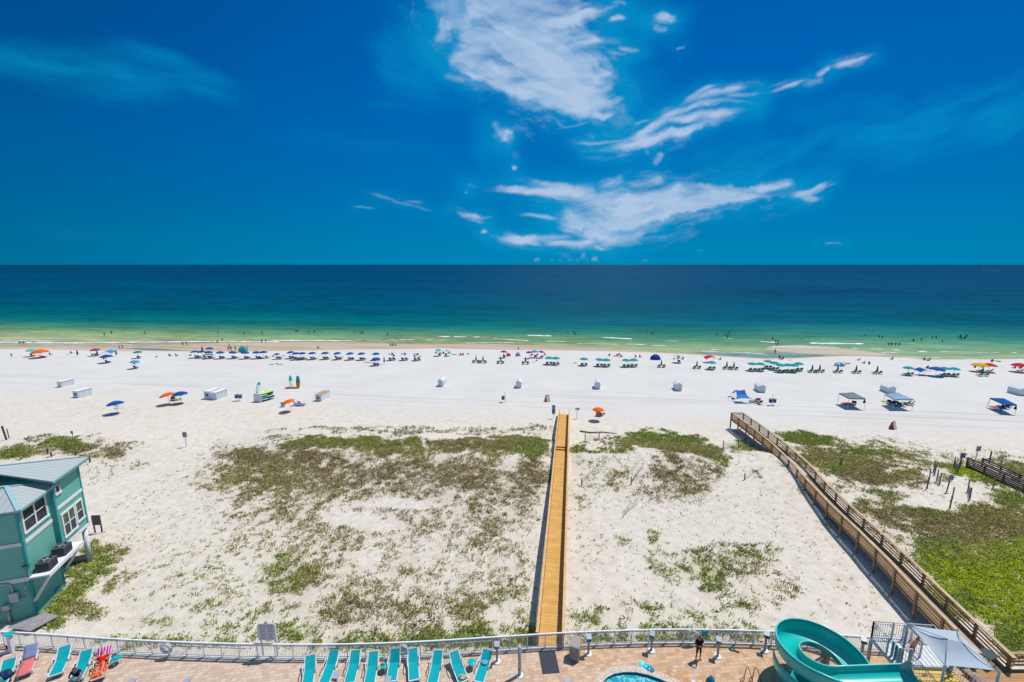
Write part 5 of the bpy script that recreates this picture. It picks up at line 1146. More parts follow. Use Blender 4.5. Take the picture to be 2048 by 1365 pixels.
# ================================================================== people
SKINS = [mat('skin_light', (.50,.27,.18), .6, .2, .06), mat('skin_tan', (.36,.18,.11), .6, .2, .06), mat('skin_brown', (.17,.085,.05), .6, .2, .06)]
HAIRS = [mat('hair_dark', (.018,.012,.009), .6, .2, .2), mat('hair_brown', (.075,.04,.02), .6, .2, .2), mat('hair_blond', (.34,.23,.10), .6, .2, .2)]
SWIM = [mat('swim_'+n, c, .75, .1, .1) for n, c in (('navy',(.015,.03,.10)),('red',(.50,.03,.03)),('black',(.015,.015,.018)),('teal',(.02,.26,.28)),('pink',(.60,.16,.28)),('white',(.65,.65,.65)),('blue',(.03,.14,.45)),('yellow',(.60,.45,.06)),('green',(.06,.22,.07)))]
def joints(pose):
    J = dict(pelvis=(0,0,.95), waist=(0,0,1.10), chest=(0,0,1.32), neck=(0,0,1.47), head0=(0,-.01,1.57), head1=(0,-.01,1.72))
    for s, n in ((1,'L'),(-1,'R')):
        J.update({'hip'+n:(s*.09,0,.90),'knee'+n:(s*.10,-.02,.49),'ankle'+n:(s*.10,.02,.08),'toe'+n:(s*.12,-.14,.03),'sh'+n:(s*.19,0,1.40),'el'+n:(s*.25,.03,1.12),'wr'+n:(s*.25,-.05,.88),'hand'+n:(s*.25,-.07,.78)})
    def up(**k): J.update(k)
    if pose == 'walk': up(kneeL=(.10,-.16,.50),ankleL=(.10,-.25,.10),toeL=(.11,-.41,.07),kneeR=(-.10,.04,.49),ankleR=(-.10,.28,.14),toeR=(-.11,.16,.04),elL=(.25,.12,1.14),wrL=(.25,.08,.90),handL=(.25,.05,.81),elR=(-.25,-.04,1.13),wrR=(-.24,-.22,.96),handR=(-.24,-.29,.90))
    if pose == 'wade': up(elL=(.42,-.05,1.25),wrL=(.58,-.16,1.14),handL=(.66,-.2,1.12),elR=(-.42,-.05,1.25),wrR=(-.56,-.18,1.12),handR=(-.64,-.22,1.10))
    if pose == 'sit':
        for k in J: J[k] = (J[k][0], J[k][1]+.12*max(0,(J[k][2]-.95)), J[k][2]-.83)
        for s, n in ((1,'L'),(-1,'R')): up(**{'hip'+n:(s*.09,-.02,.11),'knee'+n:(s*.13,-.40,.36),'ankle'+n:(s*.13,-.62,.07),'toe'+n:(s*.14,-.78,.05),'el'+n:(s*.27,-.02,.34),'wr'+n:(s*.20,-.24,.36),'hand'+n:(s*.17,-.32,.38)})
    if pose == 'chair':
        for k in J: J[k] = (J[k][0], J[k][1]+.22*max(0,(J[k][2]-.95)), J[k][2]-.62)
        for s, n in ((1,'L'),(-1,'R')): up(**{'hip'+n:(s*.09,-.02,.33),'knee'+n:(s*.12,-.46,.44),'ankle'+n:(s*.12,-.74,.12),'toe'+n:(s*.13,-.90,.12),'el'+n:(s*.28,.0,.56),'wr'+n:(s*.26,-.25,.50),'hand'+n:(s*.24,-.33,.48)})
    if pose == 'lie':
        for k in J: J[k] = (J[k][0], J[k][2]-.95, .12)
        for s, n in ((1,'L'),(-1,'R')): up(**{'knee'+n:(s*.11,-.46,.14),'ankle'+n:(s*.12,-.88,.09),'toe'+n:(s*.14,-.96,.2),'el'+n:(s*.30,.16,.07),'wr'+n:(s*.27,-.06,.06),'hand'+n:(s*.26,-.15,.06)})
    if pose == 'phone': up(elL=(.27,.02,1.12),wrL=(.13,-.24,1.20),handL=(.07,-.29,1.24),elR=(-.27,.02,1.12),wrR=(-.15,-.20,1.14),handR=(-.09,-.27,1.19),kneeL=(.12,-.02,.49),ankleL=(.13,.02,.08),toeL=(.17,-.13,.03),kneeR=(-.12,-.02,.49),ankleR=(-.13,.02,.08),toeR=(-.16,-.13,.03),head0=(0,-.04,1.56),head1=(0,-.07,1.71))
    if pose == 'lean': up(waist=(0,-.03,1.09),chest=(0,-.09,1.30),neck=(0,-.14,1.44),head0=(0,-.19,1.53),head1=(0,-.25,1.66),shL=(.19,-.11,1.38),shR=(-.19,-.11,1.38),elL=(.40,-.16,1.20),wrL=(.60,-.24,1.10),handL=(.69,-.26,1.09),elR=(-.40,-.16,1.20),wrR=(-.60,-.24,1.10),handR=(-.69,-.26,1.09))
    if pose == 'sunbathe':
        for k in J: J[k] = (J[k][0], J[k][2]-1.02, .14)
        up(chest=(0,.22,.28),neck=(0,.36,.41),head0=(0,.44,.49),head1=(0,.55,.58))
        for s, n in ((1,'L'),(-1,'R')): up(**{'sh'+n:(s*.19,.28,.33),'el'+n:(s*.46,.30,.36),'wr'+n:(s*.31,.10,.34),'hand'+n:(s*.22,.03,.33),'hip'+n:(s*.09,-.12,.13),'knee'+n:(s*.11,-.52,.17),'ankle'+n:(s*.12,-.94,.12),'toe'+n:(s*.14,-1.02,.22)})
    if pose == 'hunch':
        for k in J: J[k] = (J[k][0], J[k][1]-.55*max(0,(J[k][2]-.95)), J[k][2]-.50-.10*max(0,J[k][2]-1.1))
        for s, n in ((1,'L'),(-1,'R')): up(**{'hip'+n:(s*.09,-.03,.44),'knee'+n:(s*.14,-.46,.46),'ankle'+n:(s*.13,-.50,.08),'toe'+n:(s*.14,-.64,.03),'el'+n:(s*.30,-.24,.62),'wr'+n:(s*.16,-.50,.60),'hand'+n:(s*.08,-.56,.60)})
    return J
RAD = dict(pelvis=.145, waist=.125, chest=.155, neck=.058, head0=.088, head1=.080, hip=.090, knee=.058, ankle=.038, toe=.034, sh=.068, el=.043, wr=.030, hand=.036)
EDG = [('pelvis','waist','top'),('waist','chest','top'),('chest','neck','neck'),('neck','head0','head'),('head0','head1','head')]+[(a+n, b+n, k) for n in 'LR' for a, b, k in (('hip','knee','thigh'),('knee','ankle','shin'),('ankle','toe','foot'),('sh','el','uarm'),('el','wr','farm'),('wr','hand','hand'))]+[('pelvis','hipL','bottom'),('pelvis','hipR','bottom'),('chest','shL','sh'),('chest','shR','sh')]
def human_mesh(name, pose, sub=1, female=False, longhair=False, fingers=False, sleeves=False, shorts=.62, fat=1.0):
    J = joints(pose); names = list(J); bm = bmesh.new(); lay = bm.verts.layers.skin.verify(); V = {k: bm.verts.new(J[k]) for k in names}
    for a, b, _ in EDG: bm.edges.new((V[a], V[b]))
    for k in names:
        r = RAD[k.rstrip('LR')] * (fat if k in ('pelvis','waist','chest') else 1.0); V[k][lay].radius = (r*(1.12 if k in ('chest','waist','pelvis') else 1), r*(.80 if k in ('chest','waist','pelvis') else 1)); V[k][lay].use_root = k == 'pelvis'
    me = bpy.data.meshes.new('tmp'); bm.to_mesh(me); bm.free(); o = bpy.data.objects.new('tmp', me); COL.objects.link(o)
    o.modifiers.new('s', 'SKIN').use_smooth_shade = True
    if sub: o.modifiers.new('d', 'SUBSURF').levels = sub; o.modifiers['d'].render_levels = sub
    dg = bpy.context.evaluated_depsgraph_get(); dg.update(); res = bpy.data.meshes.new_from_object(o.evaluated_get(dg)); bpy.data.objects.remove(o); bpy.data.meshes.remove(me)
    bm = bmesh.new(); bm.from_mesh(res)
    hd = Vector(J['head1'])-Vector(J['head0']); hd.normalize(); hc = (Vector(J['head0'])+Vector(J['head1']))/2
    face = Vector((0,-1,0)); face = face-hd*face.dot(hd)
    if face.length < .3: face = Vector((0,0,1))
    face.normalize()
    def cls(c):
        best = (9e9, None, 0)
        for a, b, k in EDG:
            A, B = Vector(J[a]), Vector(J[b]); ab = B-A; t = max(0, min(1, (c-A).dot(ab)/ab.length_squared)); d = (c-A-ab*t).length/(.5*(RAD[a.rstrip('LR')]+RAD[b.rstrip('LR')]))
            if d < best[0]: best = (d, k, t, a)
        _, k, t, a = best
        if k == 'head':
            q = c-hc
            return 3 if (q.dot(face) < .015 or q.dot(hd) > .085) and not (a == 'neck' and t < .35) else 0
        if k == 'bottom': return 1
        if k == 'thigh': return 1 if t < (shorts if not female else .16) else 0
        if k == 'top': return 1 if a == 'pelvis' and t < .55 else 2
        if k in ('sh',): return 2
        if k == 'neck': return 2 if t < .45 else 0
        if k == 'uarm': return 2 if sleeves and t < .62 else 0
        return 0
    for f in bm.faces: f.material_index = cls(f.calc_center_median()); f.smooth = True
    if fingers:
        for n, s in (('L',1),('R',-1)):
            w, h = Vector(J['wr'+n]), Vector(J['hand'+n]); d = (h-w).normalized(); side = d.cross(Vector((0,0,1))); side = side.normalized() if side.length > .1 else Vector((1,0,0)); pn = d.cross(side)
            for q, (o_, l) in enumerate(((-.028,.062),(-.010,.075),(.010,.072),(.028,.055))):
                m = MB(); b0 = h+side*o_; m.tube([b0, b0+d*l*.55+pn*.01, b0+d*l+pn*.03], [.010,.009,.007], 6); add_to(bm, m)
            m = MB(); b0 = w.lerp(h,.7)-side*.03*s; m.tube([b0, b0+d*.035-side*.03*s, b0+d*.065-side*.03*s], [.012,.011,.008], 6); add_to(bm, m)
        m = MB(); c = hc+face*.088-hd*.01; m.tube([c+hd*.03, c+face*.022-hd*.015], [.010,.016], 6); add_to(bm, m)
        for s in (-1,1):
            side = hd.cross(face).normalized(); c = hc+side*s*.086; m = MB(); m.tube([c+hd*.025, c-hd*.03], [.018,.012], 6); add_to(bm, m)
            e = hc+face*.080+side*s*.034+hd*.015; m = MB(); m.box(e, (.018,.012,.012)); add_to(bm, m, 3)
        m = MB(); e = hc+face*.082-hd*.045; m.box(e, (.045,.012,.010)); add_to(bm, m, 1)
    if longhair:
        m = MB(); nk = Vector(J['neck']); back = -face; m.tube([hc+hd*.05+back*.03, hc+back*.085-hd*.02, nk+back*.10-hd*.02, nk+back*.11-hd*.16], [.085,.09,.085,.04], 8); add_to(bm, m, 3)
    res2 = bpy.data.meshes.new(name); bm.to_mesh(res2); bm.free(); bpy.data.meshes.remove(res)
    for _ in range(4): res2.materials.append(SKINS[0])
    return res2
def add_to(bm, mb, mi=0):
    vs = [bm.verts.new(v) for v in mb.v]
    for f in mb.f:
        try: q = bm.faces.new([vs[i] for i in f]); q.material_index = mi; q.smooth = True
        except ValueError: pass
PM = {}
def pmesh(pose, **k):
    key = (pose, tuple(sorted(k.items())))
    if key not in PM: PM[key] = human_mesh('person_'+pose, pose, **k)
    return PM[key]
def person(label, pose, loc, rz=0.0, skin=0, swim=0, top=None, hair=0, group=None, sc=1.0, **k):
    o = link('person', pmesh(pose, **k), None, loc, (0,0,rz), (sc,)*3)
    for i, m in enumerate((SKINS[skin], SWIM[swim] if isinstance(swim, int) else swim, SKINS[skin] if top is None else (SWIM[top] if isinstance(top, int) else top), HAIRS[hair] if isinstance(hair, int) else hair)):
        o.material_slots[i].link = 'OBJECT'; o.material_slots[i].material = m
    return tag(o, label, 'person', group)
# ---- people on the deck and tower
BLK = mat('black_shirt_cloth', (.012,.013,.018), .85, .08, .2); BSH = mat('black_shorts_cloth', (.012,.022,.034), .85, .08, .3)
p = at(1396,1319.5)
man = person('person in black shirt and dark shorts standing by the railing, hands at the chest', 'phone', (p.x, p.y, .0), .12, 1, BSH, BLK, 0, None, 1.04, sub=2, fingers=True, sleeves=True, shorts=.95, fat=1.16)
m_ = MB(); m_.box((0,-.33,1.27),(.075,.012,.15)); o = m_.build('phone', mat('phone_dark', (.03,.035,.04), .2, .5)); o.location = (p.x, p.y, .03); o.rotation_euler = (0,0,.12); tag(o, 'small dark phone held by the person in black', 'phone')
for s in (-1,1):
    pass
q = at(1410,1268,.75); cloth('towel', 'bright teal towel draped over the railing behind the person in black', (Vector((q.x, np.interp(q.x, *zip(*FP))-.10, 0)), .1), TEAL, [[(x*.2+z*.25-.25, -.012*math.sin(9*x), z) for x in (-1,-.5,0,.5,1)] for z in (.66,.8,.95,1.05)])
q = at(1822,1306,2.55)
CAP = mat('black_cap_cloth', (.012,.012,.016), .8, .1); FLS = mat('red_patterned_shorts', (.45,.16,.16), .8, .1, .8, 14)
pl = person('shirtless person in a black cap leaning with arms spread on the slide platform', 'lean', (q.x-.45, q.y-.45, 2.56), .15, 0, FLS, None, CAP, None, 1.0, sub=2, fingers=True, shorts=.75)
r0, yaw0, _, _ = LN[12]; q = lpt(12, 0, -.10, .30)
REDP, t_, b_ = newmat('red_printed_cloth'); P_ = t_.n('TexCoord').outputs['Object']; t_.link(t_.ramp(t_.noise(P_, 4.5, 2, .5, .8), [(.3,(.62,.015,.01,1)),(.53,(.72,.40,.02,1)),(.60,(.02,.22,.34,1)),(.68,(.62,.02,.01,1))], 'CONSTANT'), b_.inputs['Base Color']); b_.inputs['Roughness'].default_value = .9
sb = person('sunbather lying on the magenta towelled lounger with elbows spread, in red', 'sunbathe', (q.x, q.y, .29), yaw0, 0, REDP, RED, 0, None, 1.0, sub=2, fingers=True, longhair=False)
on_seat(12, REDP, 'beach_towel', 'red towel with yellow and blue print under and over the sunbather', -1.25, -.12, .70)
q = lpt(11, .02, -.95, .0)
seat = person('person with long dark brown hair sitting hunched on the foot of a teal lounger', 'hunch', (q.x, q.y, .0), yaw0+.1, 1, SWIM[0], SWIM[0], 1, None, 1.0, sub=2, fingers=True, longhair=True)
h_ = Matrix.Rotation(yaw0+.1, 3, 'Z') @ Vector((0,-.60,.62)); bundle('bag', 'pale blue cloth bag held by the hunched person', 'bag', Vector((q.x,q.y,0))+h_, mat('pale_blue_cloth', (.10,.26,.36), .8, .1, .2), .15, .12)
# ================================================================== beach furniture
CM = {k: mat('canvas_'+k, c, .75, .12, .05, 2, trans=.22) for k, c in dict(blue=(.008,.085,.33), teal=(.01,.33,.36), green=(.02,.24,.20), orange=(.80,.13,.01), red=(.55,.02,.03), yellow=(.72,.42,.02), mint=(.08,.50,.38), white=(.70,.72,.74), magenta=(.42,.02,.16), purple=(.30,.06,.35), skyblue=(.03,.30,.55), darkteal=(.012,.24,.225), navy=(.012,.06,.24), paleblue=(.30,.42,.56), grey=(.20,.235,.28), pink=(.66,.10,.24), lime=(.42,.66,.22)).items()}
POLEW = mat('white_pole', (.62,.62,.60), .5, .3, .05); WOODL = mat('pale_chair_wood', (.48,.33,.17), .7, .15, .15); BOXW = mat('white_box_paint', (.68,.71,.73), .55, .2, .05, 2); BOXR = mat('white_box_roof', (.72,.74,.75), .5, .2, .04, 2); BOXD = mat('box_gap_hinge_grey', (.24,.28,.31), .7, .1, .1)  # BOXD: one even grey for box door lines and hinge blocks
UM = {}
def umb_mesh(c1, c2=None):
    k = (c1, c2)
    if k not in UM:
        m = MB(); n = 32
        prof = [(1.06,1.70),(1.0,1.80),(.80,1.95),(.52,2.08),(.24,2.16),(.04,2.19)]
        base = len(m.v)
        for i, (r, z) in enumerate(prof):
            for q in range(n):
                a = 2*math.pi*q/n; w = abs(math.sin(a*4)); sc_ = 1-(.035*(w)) if i < 2 else 1-.02*w; m.v.append((r*sc_*math.cos(a), r*sc_*math.sin(a), z+(.05*w if i == 0 else .0)))
        for i in range(len(prof)-1):
            for q in range(n):
                a = base+i*n+q; b = base+i*n+(q+1)%n; m.f.append((a,b,b+n,a+n)); m.mi.append((q*8//n) % 2 if c2 else 0)
        UM[k] = m.mesh('canopy', [CM[c1], CM[c2 or c1]], True)
    return UM[k]
pm_ = MB(); pm_.tube([(0,0,-.3),(0,0,2.25)], .028, 8); POLE_ME = pm_.mesh('pole', POLEW, True)
def ground_under(px, py, h):
    z = -1.7+h
    for _ in range(5): p = at(px, py, z); z = gz(p.x, p.y)+h
    return Vector((p.x, p.y, z-h))
def umbrella(px, py, c1, label, c2=None, dia=2.15, tilt=(0,0), group='beach umbrellas', h=2.0):
    g = ground_under(px, py, h); s = dia/2.12; r = thing('beach_umbrella', label, 'umbrella', g, random.random()*3, group)
    a = link('canopy', umb_mesh(c1, c2), r, (0,0,2.0*(h/2.0-s)+ (s-1)*.0), (0,0,0), (s,s,s)); a.location = (0,0,1.95*(h/2-s)); link('pole', POLE_ME, r, (0,0,0), (0,0,0), (1,1,h/2.05))
    r.rotation_euler = (tilt[0], tilt[1], 0); return g
cl_ = MB(); cl_.lathe([(.05,.9),(.16,1.0),(.13,1.6),(.06,2.05),(.01,2.2)], 8); CL_ME = {}
def closed(px, py, c, label, group='closed beach umbrellas'):
    g = ground_under(px, py, 1.35); r = thing('closed_umbrella', label, 'umbrella', g, 0, group)
    if c not in CL_ME:
        q = MB(); q.lathe([(.10,.55),(.24,.62),(.20,1.25),(.10,1.85),(.01,2.15)], 9); CL_ME[c] = q.mesh('folded_canopy', CM[c], True)
    link('folded_canopy', CL_ME[c], r); link('pole', POLE_ME, r); return g
CH_ME = {}
def chair(g, c, rz, label, group='beach chairs'):
    r = thing('beach_chair', label, 'beach chair', (g[0], g[1], gz(g[0], g[1])), rz, group)      # faces +y (the sea) at rz 0
    if c not in CH_ME:
        q = MB(); t3 = Vector((0,0,.03))
        for pts in ([(-.29,-.10,.30),(.29,-.10,.30),(.29,.75,.34),(-.29,.75,.34)],[(-.29,-.45,.88),(.29,-.45,.88),(.29,-.10,.30),(-.29,-.10,.30)]):
            P = [Vector(p) for p in pts]; q.hexa([p-t3 for p in P]+[p+t3 for p in P])
        f = MB()
        for s in (-1,1): f.bar((s*.31,-.48,.92),(s*.31,.0,.12),.05,.05); f.bar((s*.31,-.35,.27),(s*.31,.80,.31),.05,.06); f.bar((s*.31,.70,.30),(s*.31,.72,-.02),.05,.05); f.bar((s*.31,-.30,.28),(s*.31,-.40,-.02),.05,.05); f.bar((s*.36,-.30,.55),(s*.36,.25,.53),.07,.03)
        CH_ME[c] = (q.mesh('sling', CM[c]), f.mesh('frame', WOODL))
    link('sling', CH_ME[c][0], r); link('frame', CH_ME[c][1], r)
SD = -BOARD_DIR
# --- the blue row
blue = [(390,702.7),(402,703),(418,696.3),(416.5,704),(439,704.3),(464,704),(489,704.5),(512,704.2),(526,703.6),(553,707.8),(582,704),(592,706.3),(604,706),(624.6,705.7),(650,705.5),(675,706),(700.4,706.5),(723,706.8),(751.7,707),(750.5,717)]
W12 = 'blue umbrellas in the shoreline row'
for i, (px, py) in enumerate(blue):
    nm = f'open blue umbrella, {ordn(i)} from the left in the long blue row'
    if i == 2: nm = 'open blue umbrella standing on the wet sand behind the blue row'
    if i == 19: nm = 'open blue umbrella set in front of the right end of the blue row'
    g = umbrella(px, py, 'blue', nm, None, 1.75 if i == 9 else 2.25, (0, random.uniform(-.12,.12)), W12, 1.6 if i == 9 else 2.0)
    if i in (2,): continue
    for k, dx in enumerate((-.15,.75) if i > 9 else (.35,1.15)):
        if i in (1, 8) and k == 0: continue
        chair((g.x+dx, g.y-.10*k-.15, 0), 'navy', SD+random.uniform(-.2,.2), f'navy beach chair, {"left" if k == 0 else "right"} one under the {ordn(i)} umbrella of the long blue row' if i < 19 else f'navy beach chair, {"left" if k == 0 else "right"} one under the umbrella set in front of the blue row', 'navy beach chairs')
for i, (px, py) in enumerate([(784,707),(809,707),(834,707.6)]):
    g = umbrella(px, py, 'navy', f'navy and white striped umbrella, {ordn(i)} of the three striped ones from the left', 'white', 2.2, (0,0), 'striped umbrellas')
    for k, dx in enumerate((-.5,.6)): chair((g.x+dx, g.y-.2, 0), 'navy', SD, f'navy beach chair, {"left" if k == 0 else "right"} one under the {ordn(i)} navy and white striped umbrella', 'navy beach chairs')
# --- teal open umbrellas
teal = [(1098,715),(1112,715.4),(1168,717),(1199,718.4),(1213,718.9),(1252,719.5),(1267.6,719),(1423.5,724),(1504.5,726.7),(1521,727),(1536,722),(1550,725),(1562,729.4),(1577.5,729),(1587.5,729.5),(1598,726.5),(1818,734.8),(1890,736),(1909,736.8)]
for i, (px, py) in enumerate(teal):
    g = umbrella(px, py, 'teal', f'open teal umbrella, {ordn(i)} from the left among the right hand teal ones', None, 2.35, (0, random.uniform(-.05,.05)), 'teal umbrellas')
    for k, dx in enumerate((-.5,.55)): chair((g.x+dx, g.y-.25, 0), 'darkteal', SD+random.uniform(-.15,.15), f'dark teal beach chair, {"left" if k == 0 else "right"} one under the {ordn(i)} open teal umbrella from the left', 'teal beach chairs')
shut = [(952,717),(966,717.4),(1001,718.5),(1051,719.5),(1323,725.6),(1394,728),(1454,729),(1468,730),(1625,735.5),(1640,735.5),(1676,736),(1713,737),(1755,738)]
for i, (px, py) in enumerate(shut):
    g = closed(px, py-.6, 'darkteal', f'closed dark teal umbrella, {ordn(i)} from the left between its two chairs')
    for k, dx in enumerate((-.62,.62)): chair((g.x+dx, g.y-.15, 0), 'darkteal', SD, f'dark teal beach chair, {"left" if k == 0 else "right"} one beside the {ordn(i)} closed umbrella from the left', 'teal beach chairs')
g = closed(1966,742,'darkteal','closed teal umbrella in front of the yellow and red umbrellas at right')
for k, dx in enumerate((-.6,.9)): chair((g.x+dx, g.y-.1, 0), 'teal', SD, f'teal beach chair {"left" if k == 0 else "right"} of the closed umbrella below the yellow one', 'teal beach chairs')
# --- single umbrellas with a look of their own
for px, py, c1, c2, d, lb, tl in [
    (62,700,'mint',None,2.6,'mint green umbrella partly behind the wide orange one at far left',(0,.05)),(80,702.2,'orange',None,4.2,'wide flat orange umbrella near the left edge by the water',(0,-.06)),(190,699,'red','navy',2.6,'multi coloured umbrella with navy and red panels on the left beach',(0,0)),
    (212,711.7,'blue',None,2.9,'blue umbrella below the teal canopy on the left beach',(0,0)),(275,703.7,'green',None,2.3,'dark green umbrella alone left of the blue row',(0,0)),(268,722.5,'skyblue',None,2.2,'sky blue umbrella standing below the dark green one',(0,.1)),
    (877,699.4,'mint',None,2.1,'mint green umbrella beside the tilted blue and white one',(0,0)),(889.6,699,'skyblue','white',2.0,'blue and white umbrella tilted over beside the mint one',(.2,.7)),(1006.5,702.7,'red','navy',2.0,'small multi coloured umbrella above a group near the grey dome',(0,.1)),
    (1058,704,'magenta',None,2.0,'magenta umbrella left of the pair beside the pale teal one',(0,0)),(1069,702.3,'skyblue',None,2.2,'pale teal umbrella between the magenta and purple ones',(0,0)),(1081.5,703,'purple',None,2.0,'purple umbrella at the right of the three coloured ones',(0,.1)),
    (1356,711.7,'white','teal',2.5,'pale umbrella with white and teal panels behind the teal rows',(0,.1)),(1960,728.5,'yellow',None,3.4,'wide yellow umbrella near the right edge',(0,0)),(1979,729,'red',None,3.0,'red umbrella overlapping the yellow one at right',(0,.08)),(2040,729,'red',None,3.3,'red umbrella cut by the right edge of the picture',(0,0)),
    (1873,736.8,'blue',None,3.4,'wide blue umbrella between the blue tent and the teal pair',(0,.08)),
    (232,805,'blue',None,2.6,'large blue umbrella over a white chair on the open sand',(0,-.10)),(338.5,788,'orange',None,2.7,'orange umbrella tilted against a blue one on the open sand',(0,-.22)),(360.5,786,'blue',None,2.6,'blue umbrella leaning beside the orange one on the open sand',(0,-.05)),
    (582.5,801,'orange',None,2.3,'orange umbrella between a white blue chair and a navy lounger',(0,-.28)),(1196.5,817.5,'orange',None,2.0,'orange umbrella with a reddish chair right of the yellow boardwalk',(0,0))]:
    g = umbrella(px, py, c1, lb, c2, d, tl, None, 2.15 if py > 780 else 2.0)
    nm = {'mint':'lime','orange':'blue'}.get(c1, 'navy')
    if py < 740 and not (px > 1870 and px < 1880) and c1 not in ('magenta',):
        chair((g.x+.3, g.y-.2, 0), random.choice(['navy','blue','darkteal']), SD+random.uniform(-.5,.5), 'low beach chair under the '+' '.join(lb.split(' umbrella')[0].split()[-4:])+' umbrella'+(' at the picture edge' if px > 2000 else ' at far left' if px < 100 else ' on the left' if px < 700 else ' in the middle' if px < 1400 else ' on the right'))
for i, (px, py, c) in enumerate([(154,705.5,'navy'),(194,706.5,'navy'),(232,705.5,'darkteal'),(768.3,720,'darkteal'),(404,698,'navy')]):
    closed(px, py-1, c, ['closed navy umbrella left of the multi coloured one','closed navy umbrella right below the multi coloured one','closed dark umbrella right of the teal canopy','thin closed dark umbrella alone near the front blue umbrella','closed dark umbrella standing on the wet sand edge'][i])
# --- storage boxes
def gable_box(px, py, wd, ln, h, label, window=False, flat=False, doors=0, roofm=None, off=(0,0)):
    p = atg(px, py); r = thing('storage_box', label, 'storage box', (p.x+off[0], p.y+off[1], p.z-.02), SD, 'white storage boxes on the beach')
    b = MB(); hw = wd/2; e = 0 if flat else h*.24; P = [(-hw,0),(hw,0),(hw,h-e),(0,h) if not flat else (0,h),(-hw,h-e)]
    b.poly([(x,0,z) for x, z in P]); b.poly([(x,ln,z) for x, z in P][::-1])
    for s in (-1,1): b.quad((s*hw,0,0),(s*hw,ln,0),(s*hw,ln,h-e),(s*hw,0,h-e))
    b.quad((-hw,0,h-e),(0,0,h),(0,ln,h),(-hw,ln,h-e)); b.quad((0,0,h),(hw,0,h-e),(hw,ln,h-e),(0,ln,h)); b.build('body', BOXW, r)
    f = MB()
    for s in (-1,1):
        t3 = Vector((0,0,.05)); q = [Vector((s*(hw+.06),-.06,h-e-.0)),Vector((0,-.06,h+.01)),Vector((0,ln+.06,h+.01)),Vector((s*(hw+.06),ln+.06,h-e))]; f.hexa([a+Vector((0,0,.004)) for a in q]+[a+t3 for a in q])
    f.build('roof', roofm or BOXR, r)
    if window: w = MB(); w.box((-.02,-.012,h*.55),(wd*.45,.02,h*.38)); w.build('window', mat('box_window_dark', (.13,.13,.17), .4, .3), r)
    if doors:
        d = MB()
        for s in (-1,1):
            for k in range(doors):
                y = (k+.5)*ln/doors; d.box((s*(hw+.006),y,(h-e)*.5),(.012,.04,(h-e)*.8)); d.box((s*(hw+.006),y+.2,(h-e)*.82),(.012,.36,.035))
        d.build('door_gap', BOXD, r)
    if not flat:
        d = MB()
        for k in range(3): d.box((hw*.5,.4+k*(ln-.8)/2,h-e*.5+.075),(.22,.16,.05)); d.box((-hw*.5,.4+k*(ln-.8)/2,h-e*.5+.075),(.22,.16,.05))
        d.build('hinge', BOXD, r)
for a in [(119.5,775,1.1,2.5,1.25,'long low white box, farther of the two at the far left of the beach',False,True,5),(152,796,1.25,2.6,1.35,'long white box with louvred side and dark window below the farther left one',True,True,6),(415,799,1.3,2.7,1.6,'white box with dark window left of the board rack',True,True,6),(427.5,800.3,1.3,2.8,1.5,'white box pushed against the one with the dark window',False,True,6),
          (637,803,1.25,3.0,1.3,'white box with tan lid and dark window right of the upright boards',True,True,0),(881,774,1.15,2.5,1.7,'small white gabled box, first of the gabled row from the left',False,False,0),(1037,777,1.15,2.5,1.7,'small white gabled box in line with the yellow boardwalk, left side',False,False,0),
          (1195,779,1.15,2.5,1.7,'small white gabled box above the orange umbrella by the boardwalk',False,False,0),(1357.5,782.5,1.25,2.5,1.75,'white gabled box midway between the orange umbrella and the blue sail tent',False,False,0),(1524,785.5,1.35,2.4,1.65,'white gabled box right above the blue sail tent',False,False,0),
          (1783.5,788,1.4,2.6,1.6,'white gabled box behind the pale blue canopy',False,False,0),(2046,792,1.4,2.6,1.7,'white gabled box cut by the right edge',False,False,0)]:
    gable_box(*a[:5], a[5], a[6], a[7], a[8], mat('box_tan_lid', (.40,.29,.17), .8, .1, .3, 4) if 'tan lid' in a[5] else None)
# --- boards
def board_mesh(L, wd, th, mats, split=None):
    m = MB(); n = 15; rows = []
    for i in range(n):
        s = -1+2*i/(n-1); w = wd/2*(max(0,1-abs(s)**3.2))**.6+.01; rows.append([(x*w, s*L/2, z*th/2*(1 if abs(s) < .98 else .3)) for x, z in ((-1,0),(-.6,1),(.6,1),(1,0),(.6,-1),(-.6,-1))])
    m.grid(rows, close=True); nq = 6
    for k in range(len(m.f)):
        y = sum(m.v[i][1] for i in m.f[k])/4
        if split: m.mi[k] = 1 if split[0] < y/L < split[1] else (2 if len(mats) > 2 and split[2] < y/L < split[3] else 0)
    return m.mesh('surfboard', mats, True)
BT, BO, BWh, BL = mat('board_teal', (.02,.42,.38), .3, .4), mat('board_orange', (.55,.22,.03), .35, .4, .3, 5), mat('board_white', (.72,.75,.73), .3, .4), mat('board_lime', (.48,.75,.10), .3, .4)
BDK = mat('board_dark_teal', (.0,.12,.14), .35, .3)
def board(px, py, label, mats, split, rot, L=2.9, wd=.82, th=.14, zoff=0, off=(0,0)):
    p = atg(px, py); return tag(link('surfboard', board_mesh(L, wd, th, mats, split), None, (p.x+off[0], p.y+off[1], p.z+zoff), rot), label, 'surfboard')
board(597,777,'upright paddle board with teal top and orange lower half standing in the sand',[BT,BO,BDK],(-.5,.02,.02,.06),(math.radians(84),0,.05),2.9,.85,.14,1.38)
board(583,777,'upright narrow paddle board seen nearly edge on beside the teal and orange one',[BWh,BT,BDK],(.1,.5,-.5,-.42),(math.radians(85),0,1.15),3.0,.80,.14,1.42)
board(523,789,'teal edged paddle board leaning upright behind the board rack',[BT,BWh],(-.35,.2,0,0),(math.radians(74),math.radians(18),.7),2.5,.7,.12,1.25,(-.9,.6))
